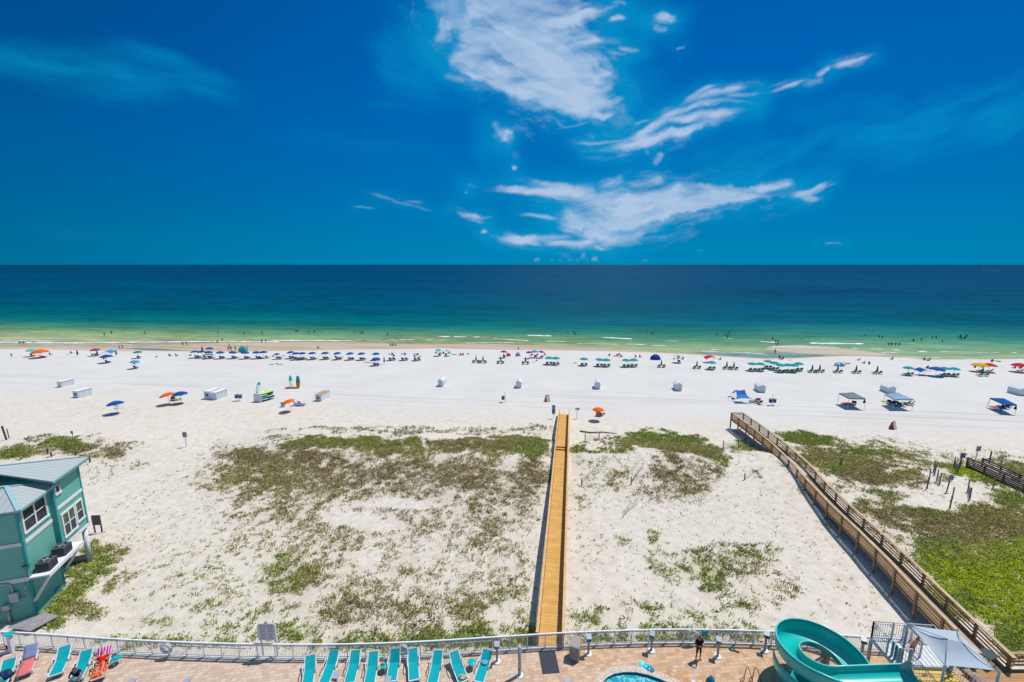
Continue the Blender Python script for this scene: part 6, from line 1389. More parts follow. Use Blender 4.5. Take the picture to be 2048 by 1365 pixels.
# rack
p = atg(516,805); rk = thing('board_rack', 'white panelled rack holding stacked paddle boards on the beach', 'rack', p, SD); m_ = MB(); m_.box((0,0,.85),(1.6,.08,1.7)); m_.box((0,2.3,.6),(1.5,.08,1.2)); m_.build('end_panel', BOXW, rk); m_ = MB()
for z in (.35,.75,1.15,1.5): m_.box((0,1.15,z),(1.45,2.2,.05))
m_.build('shelf', BOXW, rk)
for k, z in enumerate((.48,.86,1.26,1.60)):
    q = Matrix.Rotation(SD, 3, 'Z') @ Vector((.95-.08*k, 1.6, z)); tag(link('surfboard', board_mesh(3.2, 1.0, .16, [[BWh,BT][k%2], BL if k == 3 else [BDK,BWh][k%2]], (-.6,.6,0,0) if k == 3 else (-.1,.6,0,0)), None, p+q, (0,math.radians(8),SD-.25)), ['white paddle board on the lowest shelf of the board rack','teal paddle board on the second shelf of the board rack','white and dark teal paddle board on the third shelf of the rack','lime green paddle board on top of the rack'][k], 'surfboard')
# kayak
p = atg(585,777); k_ = thing('kayak', 'orange and yellow kayak lying on the sand at the foot of the upright boards', 'kayak', p+Vector((0,0,.14)), -.25-1.3); m_ = MB(); rows = []
for s in np.linspace(-1,1,13):
    w = .38*(1-abs(s)**2.6)+.02; rows.append([(x*w, s*1.55, z*.16*(1 if z < 0 else 1)+.10*abs(s)**3) for x, z in ((-1,.4),(-.75,-.5),(0,-.9),(.75,-.5),(1,.4),(.6,.7),(0,.55),(-.6,.7))])
m_.grid(rows, close=True); m_.build('hull', mat('kayak_orange', (.72,.34,.03), .4, .4, .45, 3), k_, True); m_ = MB(); m_.lathe([(.0,.13),(.20,.13),(.26,.16)], 14, (0,.1,0), scale=(1,1.7)); m_.build('seat_well', mat('kayak_red', (.45,.05,.03), .5, .3), k_, True)
m_ = MB(); p2 = atg(576,776); m_.tube([p2+Vector((-.5,0,.2)), p2+Vector((.9,.2,.3))], .03, 6); tag(m_.build('paddle', DARK), 'dark paddle lying across the left end of the kayak', 'paddle')
# bins on poles
BINM = mat('beach_bin_grey_blue', (.07,.10,.15), .6, .2, .3, 4); BINB = mat('beach_bin_blue', (.012,.06,.22), .6, .2, .15); BINL = mat('bin_liner', (.45,.48,.52), .6, .2)
for px, py, two, lb in ((478,802,True,'beach bin pole with one blue and one grey bin left of the board rack'),(1010,805,False,'beach bin pole with a single dark bin left of the boardwalk end'),(1544,811,True,'beach bin pole with two blue bins right of the blue sail tent')):
    p = atg(px, py); r = thing('bin_post', lb, 'bin post', p, 0, 'bin posts on the beach'); m = MB(); m.tube([(0,0,-.2),(0,0,2.3)], .05, 8); m.build('pole', POLEW, r, True)
    for k, s in enumerate((-1,1) if two else (-1,)):
        m = MB(); m.lathe([(.0,.55),(.26,.55),(.32,1.25),(.30,1.25),(.0,.9)], 14, (s*.38,-.05,0)); m.build('bin', [BINB,BINM][k] if two else BINM, r, True); m = MB(); m.lathe([(.325,1.20),(.34,1.27),(.30,1.27)], 14, (s*.38,-.05,0)); m.build('liner', BINL, r, True)
# white blue lifeguard-style seat, loungers of the open sand
def seatbox(px, py, label):
    p = atg(px, py); r = thing('folding_seat', label, 'seat', p, .3); m = MB(); m.box((0,-.1,.45),(.65,.05,.9)); m.box((0,.2,.42),(.62,.55,.05)); m.build('seat_shell', mat('pale_blue_white', (.42,.48,.62), .6, .2), r); m = MB(); m.box((0,-.13,.86),(.65,.05,.18)); m.build('headrest', CM['blue'], r)
    m = MB()
    for s in (-1,1): m.bar((s*.3,.75,.0),(s*.3,-.1,.88),.05,.05)
    m.build('frame', POLEW, r)
seatbox(566,814.5,'pale folding seat with blue headrest left of the orange umbrella')
chair(atg(592,811.5), 'blue', -1.2, 'navy blue lounger right of the orange umbrella on the open sand'); chair(atg(602,812), 'blue', -1.5, 'blue footrest like low chair at the right end of the navy lounger')
p = atg(233,818); r_ = thing('easel_chair', 'white A shaped wooden chair under the large blue umbrella', 'chair', p, .2); m_ = MB()
for s in (-1,1): m_.bar((s*.3,0,0),(s*.12,.1,1.35),.09,.04); m_.bar((s*.32+.6,.2,0),(s*.12+.05,.12,1.3),.09,.04)
m_.build('frame', POLEW, r_); m_ = MB(); m_.box((.15,.08,.5),(.6,.5,.06)); m_.build('seat', POLEW, r_)
chair(atg(346,801), 'navy', .7, 'navy chair in the shade of the orange and blue umbrellas on the open sand'); chair(atg(354,801.5), 'lime', -.6, 'greenish low chair beside the navy one under the open sand umbrellas'); chair(atg(1196,832), 'orange', -.3, 'reddish orange chair under the orange umbrella by the boardwalk'); chair(atg(1201,832.5), 'navy', -.8, 'dark low chair beside the reddish one by the boardwalk')
# --- canopies
def canopy(corners, c, label, h=2.15, peak=.55, fold=None):
    P = [];
    for px, py in corners: g = ground_under(px, py, h); P.append(g+Vector((0,0,h)))
    r = thing('pop_up_canopy', label, 'canopy', (0,0,0)); ctr = sum(P, Vector())/4+Vector((0,0,peak)); m = MB()
    for a, b in zip(P, P[1:]+P[:1]):
        rows = [[a.lerp(b, k/6).lerp(ctr, f)-Vector((0,0,.10*math.sin(math.pi*f))) for k in range(7)] for f in (0,.33,.66,1)]; m.grid(rows); m.quad(a-Vector((0,0,.22)), b-Vector((0,0,.22)), b, a)
    m.build('roof', CM[c], r, True)
    for a in P: m = MB(); m.tube([a-Vector((0,0,h+.1)), a], .03, 6); m.build('leg', POLEW, r, True)
    return P
P1 = canopy([(1678,786.5),(1707,785),(1731.4,797.5),(1698,796.5)], 'grey', 'slate grey pop up canopy with a pink mat in its shade'); P2 = canopy([(1769.7,788.5),(1795,786),(1827.4,799),(1788.4,798.5)], 'paleblue', 'pale blue pop up canopy crowded with chairs in front of a gabled box', 2.15, .75); P3_ = canopy([(1980,796),(2008,797),(2034,810),(2009,808.5)], 'blue', 'bright blue low canopy near the right edge', 1.9, .35)
m_ = MB(); p = atg(1972,816); m_.tube([p, P3_[0]], .025, 6); tag(m_.build('guy_pole', POLEW, None, True), 'slanted white pole propping the left corner of the bright blue canopy', 'pole')
for px, py, c, lb in ((1694,808,'pink','bright pink mat in the shade of the slate grey canopy'),(1772,803.5,'lime','pale green mat left of the pale blue canopy'),(1992,815,'pink','pink towel in the shade of the bright blue canopy')):
    p = atg(px, py); bundle('beach_mat', lb, 'mat', (p.x,p.y,p.z+.01), CM[c], 1.15 if c != 'lime' else 1.0, .16, .3, .55)
for i, (px, py, c) in enumerate([(1778,808,'navy'),(1785,811,'navy'),(1792,810,'grey'),(1798,813,'navy'),(1806,813,'darkteal'),(1814,810,'paleblue'),(1822,811,'teal'),(1708,810,'navy'),(2003,817,'navy'),(2012,818,'navy'),(2017,815,'grey')]):
    chair(atg(px, py), c, SD+random.uniform(-.8,.8), f'{ {"navy":"navy","grey":"grey","darkteal":"dark teal","paleblue":"pale blue","teal":"teal"}[c]} camp chair, {ordn(i)} among those under the three canopies', 'camp chairs under the canopies')
for (a, lb) in ((P1[2],'dark bag hanging from the right leg of the slate grey canopy'),(P2[3],'dark bag hanging from the front leg of the pale blue canopy'),(P3_[2],'dark bag hanging from the right corner of the bright blue canopy'),(P3_[3],'dark cloth hanging from the front corner of the bright blue canopy')):
    bundle('bag', lb, 'bag', (a.x-.15,a.y,a.z-.85), DARK, .20, .6)
# blue lycra sail
sl_ = thing('sail_tent', 'bright blue stretch sail tent pegged on the open sand', 'tent', (0,0,0)); G = [ground_under(px, py, h)+Vector((0,0,h)) for px, py, h in ((1461,788,1.3),(1471,780,2.2),(1489.5,779.6,2.3),(1506,799.5,.8),(1489,797,1.25),(1471,799,.8))]
m_ = MB(); n = 9; top = [G[1].lerp(G[2], i/(n-1))-Vector((0,0,.16*math.sin(math.pi*i/(n-1)))) for i in range(n)]; bot = [G[5].lerp(G[3], i/(n-1))+Vector((0,0,.22*math.sin(math.pi*i/(n-1)))) for i in range(n)]
m_.grid([[t.lerp(b, f)-Vector((0,0,.25*math.sin(math.pi*f)))+Vector((.25*math.sin(math.pi*f)*(1-2*i/(n-1)),0,0)) for i, (t, b) in enumerate(zip(top, bot))] for f in np.linspace(0,1,7)]); m_.poly([G[1], G[0], top[0].lerp(bot[0],.25)]); m_.build('sail', mat('sail_blue_lycra', (.0,.16,.50), .6, .2, .05, trans=.2), sl_, True)
for a in (G[1], G[2]): m_ = MB(); m_.tube([a-Vector((.15,-.1,2.2)), a], .03, 6); m_.build('pole', POLEW, sl_, True)
for a, q in ((G[5],(1467,805)),(G[3],(1506,803)),(G[0],(1457,796))): m_ = MB(); m_.tube([a, atg(*q)], .018, 5); m_.build('guy_line', CM['blue'], sl_, True)
chair(atg(1516,804), 'pink', -.3, 'reddish chair right of the blue sail tent'); chair(atg(1519,809), 'navy', .2, 'navy chair in front of the reddish one by the sail tent'); chair(atg(1507,806), 'blue', 1.2, 'blue lounger at the right peg of the sail tent'); bundle('cooler', 'small red cooler under the left tip of the blue sail tent', 'cooler', atg(1466,799), CM['red'], .35, .35)
# dome tents
def dome(px, py, c, label, w=2.6, h=1.35, c2=None):
    p = ground_under(px, py, h*.5); r = thing('dome_tent', label, 'tent', p, random.uniform(-.4,.4)); m = MB(); rows = []
    for f in np.linspace(0, 1, 7):
        a = f*math.pi/2; rows.append([(w/2*math.cos(a)*math.cos(t), w/2*.8*math.cos(a)*math.sin(t), h*math.sin(a)) for t in np.linspace(0, 2*math.pi, 19)[:-1]])
    m.grid(rows, close=True)
    if c2: m.mi = [1 if (k % 18)//3 % 2 else 0 for k in range(len(m.f))]
    m.build('shell', [CM[c], CM[c2 or c]], r, True); m = MB()
    for t0 in (.5, 2.1): m.tube([(w/2*1.01*math.cos(a)*math.cos(t0), w/2*.81*math.cos(a)*math.sin(t0), h*1.01*math.sin(a)) for a in np.linspace(0, math.pi, 13)], .02, 5)
    m.build('pole', DARK, r, True)
dome(1311,714.2,'blue','plain blue dome tent on the sand right of the teal pairs',3.0,1.5); dome(1036,708.8,'paleblue','small grey blue dome tent above the closed teal umbrella',1.6,1.1); dome(1017,709.5,'pink','low pinkish dome cover beside the grey blue dome',1.4,.9); dome(485.5,698.3,'mint','turquoise dome tent at the water side of the blue row',2.9,1.9,'teal'); dome(1679,728.5,'skyblue','blue and white dome tent near the sand bar',2.6,1.0,'white')
# teal two-corner canopies and the red flap shelter
def flap(px, py, c, label, w=3.2, d=2.0, h=1.9):
    g = ground_under(px, py, h-.2); r = thing('sun_shelter', label, 'sun shelter', g, 0); m = MB()
    m.grid([[(x*w/2, -d/2+d*f, h-.55*abs(x)**1.6-.25*(1-f)) for x in (-1,-.6,-.25,0,.25,.6,1)] for f in (0,.5,1)]); m.build('roof', CM[c], r, True)
    for x in (-.9,.9): m = MB(); m.tube([(x*w/2*.6,0,-.1),(x*w/2*.6,0,h-.25)], .03, 6); m.build('pole', POLEW, r, True)
flap(216,702.3,'skyblue','peaked teal canopy shelter on the left beach'); flap(1421,713.5,'red','red sun shelter with a drooping right side'); flap(1846,738.5,'blue','dark blue sun shelter left of the wide blue umbrella',2.6,2.0,1.7)
# ---- towels and small heaps on the sand
for i, (px, py, c, r, lb) in enumerate([(543,729.6,'darkteal',.7,'dark teal towel lying left of the small red one below the blue row'),(554,729,'red',.25,'small red bundle between two towels below the blue row'),(561,729.4,'skyblue',.7,'sky blue towel right of the small red bundle'),(733,725.6,'purple',.6,'purple towel left of the front blue umbrella'),(741,726.5,'skyblue',.6,'light blue towel beside the purple one'),(908,709.8,'blue',.8,'blue mat right of the mint and blue umbrellas'),(918,711,'red',.6,'red towel right of the blue mat'),(936,709,'grey',.4,'grey bag at the right end of the line of towels'),
                         (1067,725,'lime',.5,'lime green bag below the three coloured umbrellas'),(1073,722,'navy',.3,'small navy bag right of the lime green one'),(1150,726.5,'magenta',.6,'purple pink towel left of a teal umbrella'),(1240,714.5,'blue',.5,'blue cooler in the middle of a seated group'),(1580,721,'yellow',.8,'yellow float lying above the crowded teal umbrellas'),(1562,719.6,'navy',.6,'navy bag by the pool of water'),(1690,730,'navy',.6,'navy bag right of the blue and white dome'),(1832,741,'pink',.6,'bright pink float left of the dark blue shelter'),(380,711.6,'blue',.4,'blue cooler left of the blue row'),(546,713.5,'red',.4,'red bag under the small blue umbrella'),(567,712,'navy',.5,'navy box right of the small blue umbrella'),(1460,794,'teal',.5,'teal towel at the left peg of the sail tent'),(1208,829,'pink',.22,'tiny pinkish bottle right of the reddish chair'),(134,709.6,'pink',.5,'pink towel on the left beach right of the wide orange umbrella')]):
    p = atg(px, py); bundle('beach_bundle', lb, 'bundle', (p.x, p.y, p.z), CM[c], r, .12 if r > .45 else .3, .2, .5)
# ---- people on the beach
random.seed(21)
standing = [(23.6,711,'walk','child in teal standing alone at the far left of the beach',3,3,.75),(239,694,'walk','left walker of a pair crossing the tide pool at left',0,None,1),(245,694,'stand','right walker of a pair crossing the tide pool at left',2,2,1),(366,688,'walk','left one of two walkers on the wet sand above the blue row',3,None,1),(374,687,'walk','right one of two walkers on the wet sand above the blue row',1,None,1),(435,683,'stand','person standing in the foam above the blue row',2,None,1),(524,682,'stand','left one of two people at the foam right of the dome',1,None,1),(532,682,'walk','right one of two people at the foam right of the dome',2,2,1),
            (459,692,'stand','person in white standing behind the crowded part of the blue row',5,5,1),(457.4,698.5,'stand','person bending by the crowded part of the blue row',4,4,1),(462.5,698.5,'stand','dark clad person by the crowded part of the blue row',2,2,1),(471,698.5,'walk','person in navy left of the turquoise dome',0,0,1),(495,697,'stand','person standing right of the turquoise dome',2,2,1),(1531.4,678,'stand','tall person standing in the shallows, leftmost of the wading group',2,None,1.05),(1539,680.5,'wade','person in yellow bending in the wading group',7,7,.8),(1545.5,677.5,'stand','person at the back of the wading group',1,None,1),(1551,683,'walk','dark clad person in the middle of the wading group',2,2,1),(1554.3,687.5,'walk','person nearest the beach in the wading group',0,None,1),(1556,683.5,'stand','person at the right of the wading group',2,None,1),(1550,703,'walk','tanned person walking alone on the sand bar',1,None,1),(1559.6,709,'sit','child crouching at the edge of the tide pool',2,2,.7),(1037,694.5,'sit','child in red sitting on the wet sand above the dome',1,1,.9)]
for px, py, pose, lb, sw, tp_, sc in standing:
    wet = py < wet_px(px)+2; z = WATER-.12 if wet else None
    g = at(px, py+4.5, WATER) if wet else atg(px, py+4.5); person(lb, pose, (g.x, g.y, (WATER-.25 if wet else g.z)), random.uniform(0,6.3), random.choice([0,1,1,2]), sw, tp_, random.choice([0,0,1]), None, sc, sub=1)
swim = [(209,669),(223,666),(290,666),(436.5,667),(444.5,681),(488,666),(524,666),(592,662.5),(595,662),(615,663),(619,663.7),(629,663),(645,663),(710,662.5),(721,666.6),(725,666),(775,669),(897,660),(1066.6,660),(1136,666),(1147,666),(1150.7,668.6),(1156,669),(1294,666),(1303.5,665.7),(1306.5,665.7),(1433.6,669.6),(1450.8,668.6),(1455,675),(1458,667),(1604,676.6),(1728.5,670.5),(1758,673.6),(1764.6,675),(1778,689),(1783.6,688.5),(1791,689),(1798,689.4),(1826.6,680.7),(1842.7,679),(1865,674),(1872,674.4),(1884.4,682),(1916,675.6),(1920.6,672.7),(1922.6,677),(1929.4,675.6),(1933,672)]
for i, (px, py) in enumerate(swim):
    deep = .55 if py < 664 or 1290 < px < 1310 or px > 1720 else .35
    deep = {436.5:.2, 775:.3, 1136:.15, 1147:.15, 1455:.2}.get(px, deep); p = at(px, py+2.2, WATER); person(f'bather standing in the green water, {ordn(i)} from the left of those in the sea', random.choice(['wade','stand','wade']), (p.x, p.y, WATER-deep-.2), random.uniform(0,6.3), random.choice([1,2,2,0]), random.choice([0,2,1,3,6]), random.choice([None,None,2,0]), 0, 'bathers in the sea', 1.05, sub=1)
sit = [(39,687),(47,687.5),(85,713),(100,711),(142,708),(184,712),(207,719),(268,729),(313,714.5),(339,713),(352,713),(424,712),(636,697.5),(781,692),(786,692),(791,692),(873,708),(880,708.4),(887,708),(921,711),(926,711.5),(1008,711),(1015,712),(1064,712),(1075,712),(1090,711.5),(1219,712.5),(1229,713),(1234,713.5),(1238,711.5),(1242,714.5),(1271,715.4),(1279.5,715.4),(1348,718.5),(1357,719),(1366,719.6),(1441,720.5),(1559,717.2),(1566,719),(1695,727.6),(1718.7,722),(1729,728),(1738,729),(1784.6,720),(1848,721),(1855,721.6),(1860,721),(1855,737.5),(1950,736),(1966,736.5),(1984,724.4),(1996,723.5),(2030,737.5),(2042,738),(681,716),(671,716),(838,715),(830,715),(788,714)]
for i, (px, py) in enumerate(sit):
    wet = py < wet_px(px); g = at(px, py, WATER) if wet else atg(px, py); person(f'person sitting on the beach, {ordn(i)} of the sitters counted from the left', random.choice(['sit','sit','lie' if i % 5 == 0 else 'sit']), (g.x, g.y, g.z), random.uniform(2.2,4.0), random.choice([0,0,1,1,2]), random.choice(range(9)), random.choice([None,0,1,4,6,2]), random.choice([0,0,1,2]), 'people sitting along the shore', 1.0, sub=1) if False else None
sit.sort()
for i, (px, py) in enumerate(sit):
    wet = py < wet_px(px); g = at(px, py, WATER) if wet else atg(px, py); person(f'person resting on the sand, {ordn(i)} from the left among those resting along the shore', 'lie' if i % 6 == 2 else 'sit', (g.x, g.y, g.z+.0), random.uniform(2.2,4.0), random.choice([0,0,1,1,2]), random.randrange(9), random.choice([None,0,1,4,6,2]), random.choice([0,0,1,2]), 'people resting along the shore', 1.05, sub=1)
# far boat on the horizon
p = at(1966,541.5,WATER); b_ = thing('motor_boat', 'tiny white motor boat with a wake far out at the right', 'boat', (p.x, p.y, WATER), 1.5); m_ = MB(); rows = []
for s in np.linspace(-1,1,9):
    w = 2.0*(1-max(0,s)**2.4); rows.append([(x*w, s*6, z+(.5*max(0,s)**2)) for x, z in ((-1,1.6),(-.7,0),(.7,0),(1,1.6))])
m_.grid(rows, close=True); m_.build('hull', BOXW, b_, True); m_ = MB(); m_.box((0,-1,2.3),(2.2,3.6,1.6)); m_.build('cabin', BOXW, b_); m_ = MB()
m_.quad((-2,-6,.1),(2,-6,.1),(3.5,-70,.1),(-3.5,-70,.1)); m_.build('wake', MATS['foam'], b_)
# ================================================================== signs, posts, sand fences, vegetation
SGN = mat('sign_back_grey', (.30,.34,.38), .5, .3, .06, 3); SGW = mat('sign_white', (.66,.68,.70), .5, .2, .05, 3); SGB = mat('sign_blue_band', (.02,.13,.30), .5, .2); SGP = mat('sign_mauve', (.33,.29,.40), .5, .2, .25, 10); SGT = mat('sign_pinkish', (.50,.36,.36), .5, .2, .1)
def sign(px, py, label, w, h, post_h, pm=POLEW, fm=SGN, rz=0.0, posts=1, lean=0):
    p = atg(px, py); r = thing('sign', label, 'sign', p, rz); m = MB(); m.box((0,-.04,post_h-h/2),(w,.04,h)); m.build('panel', fm, r, bevel=.01)
    for k in range(posts):
        x = 0 if posts == 1 else (-w/2+.06 if k == 0 else w/2-.06); m = MB(); m.box((x,.03,post_h/2-.2),(.09,.09,post_h+.3)); m.build('post', pm, r)
    m = MB()
    for k in range(3): m.box((0,-.064,post_h-h*.25-k*h*.22),(w*.7,.006,h*.07))
    m.build('lettering', mat('sign_text_grey', (.14,.16,.2), .6, .1), r); r.rotation_euler = (0, lean, rz); return r
sign(373,895,'grey square sign on a thin post on the open sand left of the dune',.62,.80,2.3)
sign(1153.5,838,'small white sign on a thin post right of the boardwalk end',.75,.42,2.0,POLEW,SGW,0,1,.05)
sign(1894,984,'blue grey sign on a brown post among the sand fence posts',.78,.62,2.05,DARKPOST,SGN,.2,1,.1); sign(1919,938,'green grey sign on a brown post beside the old grey boardwalk',.85,.7,2.15,DARKPOST,mat('sign_green_grey', (.20,.29,.29), .5, .3, .2, 6),.2,1,.06); sign(1951,922,'grey square sign on a white post beyond the old boardwalk',.72,.72,2.1,POLEW,SGN,.1,1,.05); sign(147,882,'small grey sign standing in the grass behind the house',.34,.42,1.5)
sign(197,1066,'brown two legged notice stand beside the path by the house',.75,1.05,1.9,DARKPOST,mat('stand_panel_dark', (.11,.105,.10), .6, .2, .15),.1,2)
p = atg(1107,838); r_ = thing('sign', 'tall narrow safety sign with a blue band left of the boardwalk end', 'sign', p, 0); m_ = MB(); m_.tube([(0,.05,-.2),(0,.05,2.5)], .04, 8); m_.build('post', METALG, r_, True)
for nm, z0, z1, m0 in (('upper_panel',1.55,2.45,SGP),('blue_band',1.22,1.547,SGB),('lower_panel',.85,1.217,SGT)): m_ = MB(); m_.box((0,0,(z0+z1)/2),(.58,.04,z1-z0)); m_.build(nm, m0, r_)
m_ = MB(); m_.box((-.12,-.022,2.0),(.07,.006,.5)); m_.box((.12,-.022,2.0),(.07,.006,.5)); m_.box((0,-.022,1.38),(.40,.006,.05)); m_.box((0,-.022,1.03),(.42,.006,.04)); m_.build('lettering', SGW, r_)
def aframe(px, py, label, rz):
    p = atg(px, py); r = thing('sandwich_board', label, 'sandwich board', p, rz); RD = mat('red_board', (.42,.04,.05), .6, .2, .1)
    m = MB()
    for s in (-1,1): m.hexa([(-.42,s*.38-.03,0),(.42,s*.38-.03,0),(.42,s*.38+.03,0),(-.42,s*.38+.03,0),(-.42,s*.03-.03,1.25),(.42,s*.03-.03,1.25),(.42,s*.03+.03,1.25),(-.42,s*.03+.03,1.25)])
    m.build('board', RD, r); m = MB(); q = lambda x, z: (x, -.38+.35*z/1.25-.034, z); m.poly([q(-.36,.12),q(.36,.12),q(.36,1.14),q(-.36,1.14)]); m.build('notice', mat('board_notice_grey', (.55,.57,.58), .5, .2, .15, 6), r)
    m = MB(); m.poly([(-.422,-.36,.03),(-.422,.36,.03),(-.422,0,1.22)]); m.build('side_flap', RD, r)
aframe(1094.5,803,'red sandwich board with pale notice on the sand above the boardwalk end',.55); aframe(1785,858,'red sandwich board with grey notice on the sand right of the raised boardwalk',.45)
# lone posts
def lone(px, py, h, label, m0=DARKPOST, w=.13, lean=0, cat='post'):
    p = atg(px, py); r = MB(); r.box((0,0,h/2-.15),(w,w,h+.3)); o = r.build('post', m0); o.location = p; o.rotation_euler = (0, lean, .2); return tag(o, label, cat, 'wooden posts in the dunes')
lone(13,880,2.1,'tall dark brown post at the left edge of the beach',mat('reddish_post_wood', (.12,.06,.05), .8, .1, .2),.16,-.10); lone(18.5,877,1.5,'thinner grey post right of the tall brown one at the left edge',GREYWOOD,.09,-.05)
for px, py, h, lb in ((96,908,.8,'short dark post in the grass, leftmost behind the house roof'),(103,914,.7,'short dark post second from the left behind the house roof'),(152,911,.35,'stubby dark post just beyond the roof tip'),(180.5,925,.95,'dark post right of the roof tip')): lone(px, py, h, lb)
# sand fence remnants: slender posts with wire and slats between them
NET = mat('weathered_fence_slats', (.36,.335,.315), .85, .05, .2, 5)
def slat_fence(pts, label, h=.95, step=.14, tall=True, op=1.0, posts=True):
    r = thing('sand_fence', label, 'sand fence', (0,0,0), 0, 'remnants of slatted sand fence'); P = [atg(*p) for p in pts]; m = MB(); k = 0
    for a, b in zip(P, P[1:]):
        n = max(2, int((b-a).length/step))
        for i in range(n):
            q = a.lerp(b, (i+.5)/n); z = gz(q.x, q.y); hh = h*random.uniform(.75,1.0)*op; m.box((q.x, q.y, z+hh/2), (.03,.010,hh), random.uniform(0,.4))
        for z in (.3,.7): m.bar(a+Vector((0,0,h*z)), b+Vector((0,0,h*z)), .012, .012)
    m.build('slats', NET, r)
    if posts:
        for p in (P if tall else P[:1]): q = MB(); q.box((p.x, p.y, p.z+.55*h), (.09,.09,h*1.5), .3); q.build('post', GREYWOOD, r)
slat_fence([(1446,899),(1476,897)],'short upright slatted sand fence beside the raised boardwalk',1.0,.13,True); slat_fence([(1170,882),(1198,881)],'faint sand fence in the grass right of the yellow boardwalk',.9,.2,True); slat_fence([(1163,972),(1175,955),(1200,930)],'thin sand fence climbing beside the yellow boardwalk',.7,.34,False,.8); slat_fence([(1262,970),(1274,950),(1287,935)],'half buried sand fence left of the brown scrub',.75,.26,False,.8); slat_fence([(1244,1038),(1258,1022),(1277,1008)],'pale slanting sand fence on the bare slope',1.0,.24,False,.9,False); slat_fence([(1489,960),(1505,950),(1524,940)],'half buried pale sand fence near the raised boardwalk',.65,.28,False,.7)
for a, lb in (([(1869,951),(1867,944)],'dark post with fence scraps, leftmost of the right hand group'),([(1854,978),(1858,962)],'post with slats at the left of the right hand group'),([(1873,963),(1879,970)],'pair of posts with slats in the middle of the right hand group'),([(1900,1017),(1904,1000)],'tall post with slats at the front of the right hand group'),([(1935,984),(1939,1001)],'pair of posts with slats right of the blue grey sign'),([(1907,936),(1915,948)],'posts with slats next to the green grey sign')):
    slat_fence(a, lb, 1.15, .10, True)
lone(1978,926,1.6,'reddish post beyond the far rail of the old boardwalk',MATS['reddish_post_wood'],.12,.05); lone(1985,979,1.3,'thin brown post in front of the old boardwalk',OLDPOST,.09,.03); lone(1681,932,1.1,'pale cut post standing in the scrub beside the raised boardwalk',mat('pale_post_wood', (.36,.27,.17), .8, .1, .2),.16,.05)
# driftwood
D_ = [atg(1160,864), atg(1180,867), atg(1205,866), atg(1234,869)]; m_ = MB(); m_.tube([d+Vector((0,0,.13)) for d in D_], [.13,.11,.09,.06], 8); tag(m_.build('driftwood', GREYWOOD, None, True), 'long grey driftwood pole lying on the sand at the right of the yellow boardwalk', 'driftwood')
# ------------------------------------------------------------------ vegetation as countless blades: one object per kind
def foliage_mat(name):
    m, t, b = newmat(name); A = t.n('Attribute', attribute_name='tint').outputs['Color']; t.link(A, b.inputs['Base Color']); b.inputs['Roughness'].default_value = .75; b.inputs['Specular IOR Level'].default_value = .1
    g = t.n('NewGeometry'); va = t.n('VectorMath', operation='MULTIPLY_ADD'); t.link(g.outputs['Normal'], va.inputs[0]); va.inputs[1].default_value = (.45,.45,.45); va.inputs[2].default_value = (.08,.05,.8); vn = t.n('VectorMath', operation='NORMALIZE'); t.link(va.outputs[0], vn.inputs[0]); t.link(vn.outputs[0], b.inputs['Normal'])
    tr = t.n('BsdfTranslucent'); t.link(A, tr.inputs['Color']); mx = t.n('MixShader'); mx.inputs[0].default_value = .35; out = m.node_tree.nodes['Material Output']
    t.link(b.outputs[0], mx.inputs[1]); t.link(tr.outputs[0], mx.inputs[2]); t.link(mx.outputs[0], out.inputs[0]); return m
FOL = foliage_mat('dune_foliage')
KIND = {  # blades, height, spread, width, lean, colours
 0: (8,.17,.13,.034,1.7,[(.34,.315,.095),(.40,.36,.14),(.26,.265,.07)]),
 1: (8,.17,.14,.032,1.8,[(.33,.265,.125),(.39,.31,.16),(.33,.29,.11),(.235,.185,.095)]),
 2: (8,.22,.12,.032,1.5,[(.33,.40,.075),(.25,.33,.06),(.40,.43,.12)]),
 3: (5,.26,.06,.020,1.1,[(.50,.40,.20),(.38,.36,.14),(.43,.34,.17)]),
 4: (9,.15,.16,.050,1.7,[(.34,.43,.015),(.24,.34,.015),(.43,.48,.04)])}
NAMES = {0:('dune_grass','low olive dune grass spread over the sand'),1:('dune_scrub','dry brown green scrub matting the dune slopes'),2:('beach_grass','fresh green grass tufts on the dunes and beside the house'),3:('sea_oats','sparse straw coloured sea oat sprigs in the sand'),4:('ground_cover','bright yellow green creeping ground cover right of the raised boardwalk')}
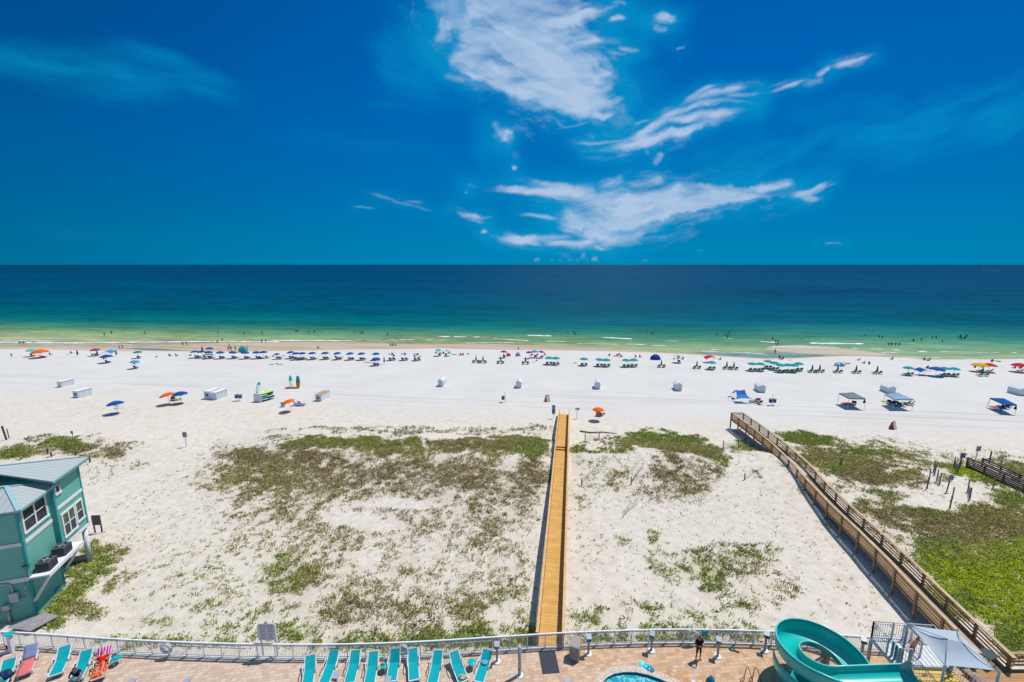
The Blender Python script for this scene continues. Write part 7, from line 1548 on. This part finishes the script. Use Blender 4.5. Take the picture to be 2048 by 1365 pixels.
def build_veg():
    rng = np.random.default_rng(5); N = 620000
    x = rng.uniform(-78, 74, N); y = rng.uniform(24.5, 72, N)
    # keep out of the walks, the house and the deck
    d = np.array([6.66, 48.7])/np.hypot(6.66, 48.7); a = (x-1.6)*d[1]-(y-25.42)*d[0]
    ok = ~((a > .0) & (a < 1.9) & (y < 75))
    fx = np.interp(x, *zip(*FP)); ok &= y > fx+.38
    rx = np.interp(y, [q[1] for q in RW_L][::-1], [q[0] for q in RW_L][::-1]); ok &= ~((x > rx-.1) & (x < rx+1.9))
    ang = math.atan2(2.30, 6.92); lx = (x+35.8)*math.cos(ang)+(y-29)*math.sin(ang); ly = -(x+35.8)*math.sin(ang)+(y-29)*math.cos(ang)
    ok &= ~((lx < .35) & (ly > -.5) & (ly < 4.3)); ok &= ~((lx > -2.6) & (lx < .0) & (ly < .2) & (ly > -3.0))
    x, y = x[ok], y[ok]
    dens, ker = veg_density(x, y); z = dune_h(x, y)
    cl = fbm(x*.55, y*.55, 4, 41); cl2 = fbm(x*2.1, y*2.1, 2, 43)
    thick = np.clip((dens-.72)/.25, 0, 1)
    prob = dens*np.clip((cl*.50+cl2*.50-.47+.20*dens)*6.0, 0, 1.0)*(1-thick)+thick*np.clip(.35+dens*.65, 0, 1)*np.clip((cl*.5+cl2*.5-.25)*5, .15, 1)
    low = (1-sstep(.09, .17, dens)); prob = prob*(1-low)+low*dens*.30
    # general sprinkle of tiny sprigs over the open dune sand, thinning toward the beach
    ys = y+.137*(x-5); px, py = proj(x, y, z)
    base = .022*(ys < 64)*(x > -44)*np.clip((fbm(x*.4, y*.4, 2, 51)-.30)*5, .1, 1)*(py > 885)
    keep = rng.random(x.size) < np.maximum(prob*.62, base)
    sprig = (prob*.62 < base)
    x, y, z, ker, sprig, dens, thick = x[keep], y[keep], z[keep], ker[:, keep], sprig[keep], dens[keep], thick[keep]
    w = ker[:5]+1e-6; c = np.cumsum(w**1.5, 0); c /= c[-1]; kind = (rng.random(x.size)[None] > c).sum(0)
    kind = np.where(sprig, np.where(rng.random(x.size) < .5, 2, 3), kind)
    for k, (nb, h, sp_, wd, ln, cols) in KIND.items():
        s = kind == k
        if not s.any(): continue
        X, Y, Z = x[s], y[s], z[s]; n = X.size; sc = rng.uniform(.55, 1.35, n)*np.where(sprig[s], .55, .55+.45*sstep(.08, .22, dens[s]))*(.82+.5*fbm(X*.3, Y*.3, 2, 61))
        X = np.repeat(X, nb); Y = np.repeat(Y, nb); Z = np.repeat(Z, nb); SC = np.repeat(sc, nb); M = X.size
        bx = X+rng.normal(0, sp_, M)*SC; by = Y+rng.normal(0, sp_, M)*SC; th = rng.uniform(0, 2*np.pi, M); H = h*SC*rng.uniform(.5, 1.15, M); le = ln*rng.uniform(.1, 1, M)*H; W_ = wd*SC*rng.uniform(.7, 1.4, M); ph = th+rng.normal(np.pi/2, .5, M)
        V = np.zeros((M, 4, 3)); V[:,0] = np.stack([bx-W_*np.cos(ph)/2, by-W_*np.sin(ph)/2, Z-.02], 1); V[:,1] = np.stack([bx+W_*np.cos(ph)/2, by+W_*np.sin(ph)/2, Z-.02], 1)
        mx, my = bx+le*.4*np.cos(th), by+le*.4*np.sin(th); V[:,2] = np.stack([mx+W_*np.cos(ph)*.6, my+W_*np.sin(ph)*.6, Z+H*.7], 1); V[:,3] = np.stack([bx+le*np.cos(th), by+le*np.sin(th), Z+H*.9], 1)
        cc = np.array(cols)[np.repeat(rng.integers(0, len(cols), n), nb)]*np.repeat(rng.uniform(.72, 1.3, n), nb)[:,None]*rng.uniform(.85, 1.15, M)[:,None]
        me = bpy.data.meshes.new(NAMES[k][0]); me.vertices.add(M*4); me.vertices.foreach_set('co', V.reshape(-1).astype(np.float32)); me.loops.add(M*4); me.loops.foreach_set('vertex_index', (np.arange(M*4).reshape(M,4)[:, [0,1,2,3]]).reshape(-1).astype(np.int32)); me.polygons.add(M); me.polygons.foreach_set('loop_start', (np.arange(M)*4).astype(np.int32)); me.update(calc_edges=True)
        at_ = me.color_attributes.new('tint', 'FLOAT_COLOR', 'POINT'); at_.data.foreach_set('color', np.concatenate([np.repeat(cc, 4, 0), np.ones((M*4,1))], 1).reshape(-1).astype(np.float32)); me.materials.append(FOL)
        tag(link(NAMES[k][0], me), NAMES[k][1], 'vegetation', kind='stuff'); print('veg', NAMES[k][0], n)
build_veg()
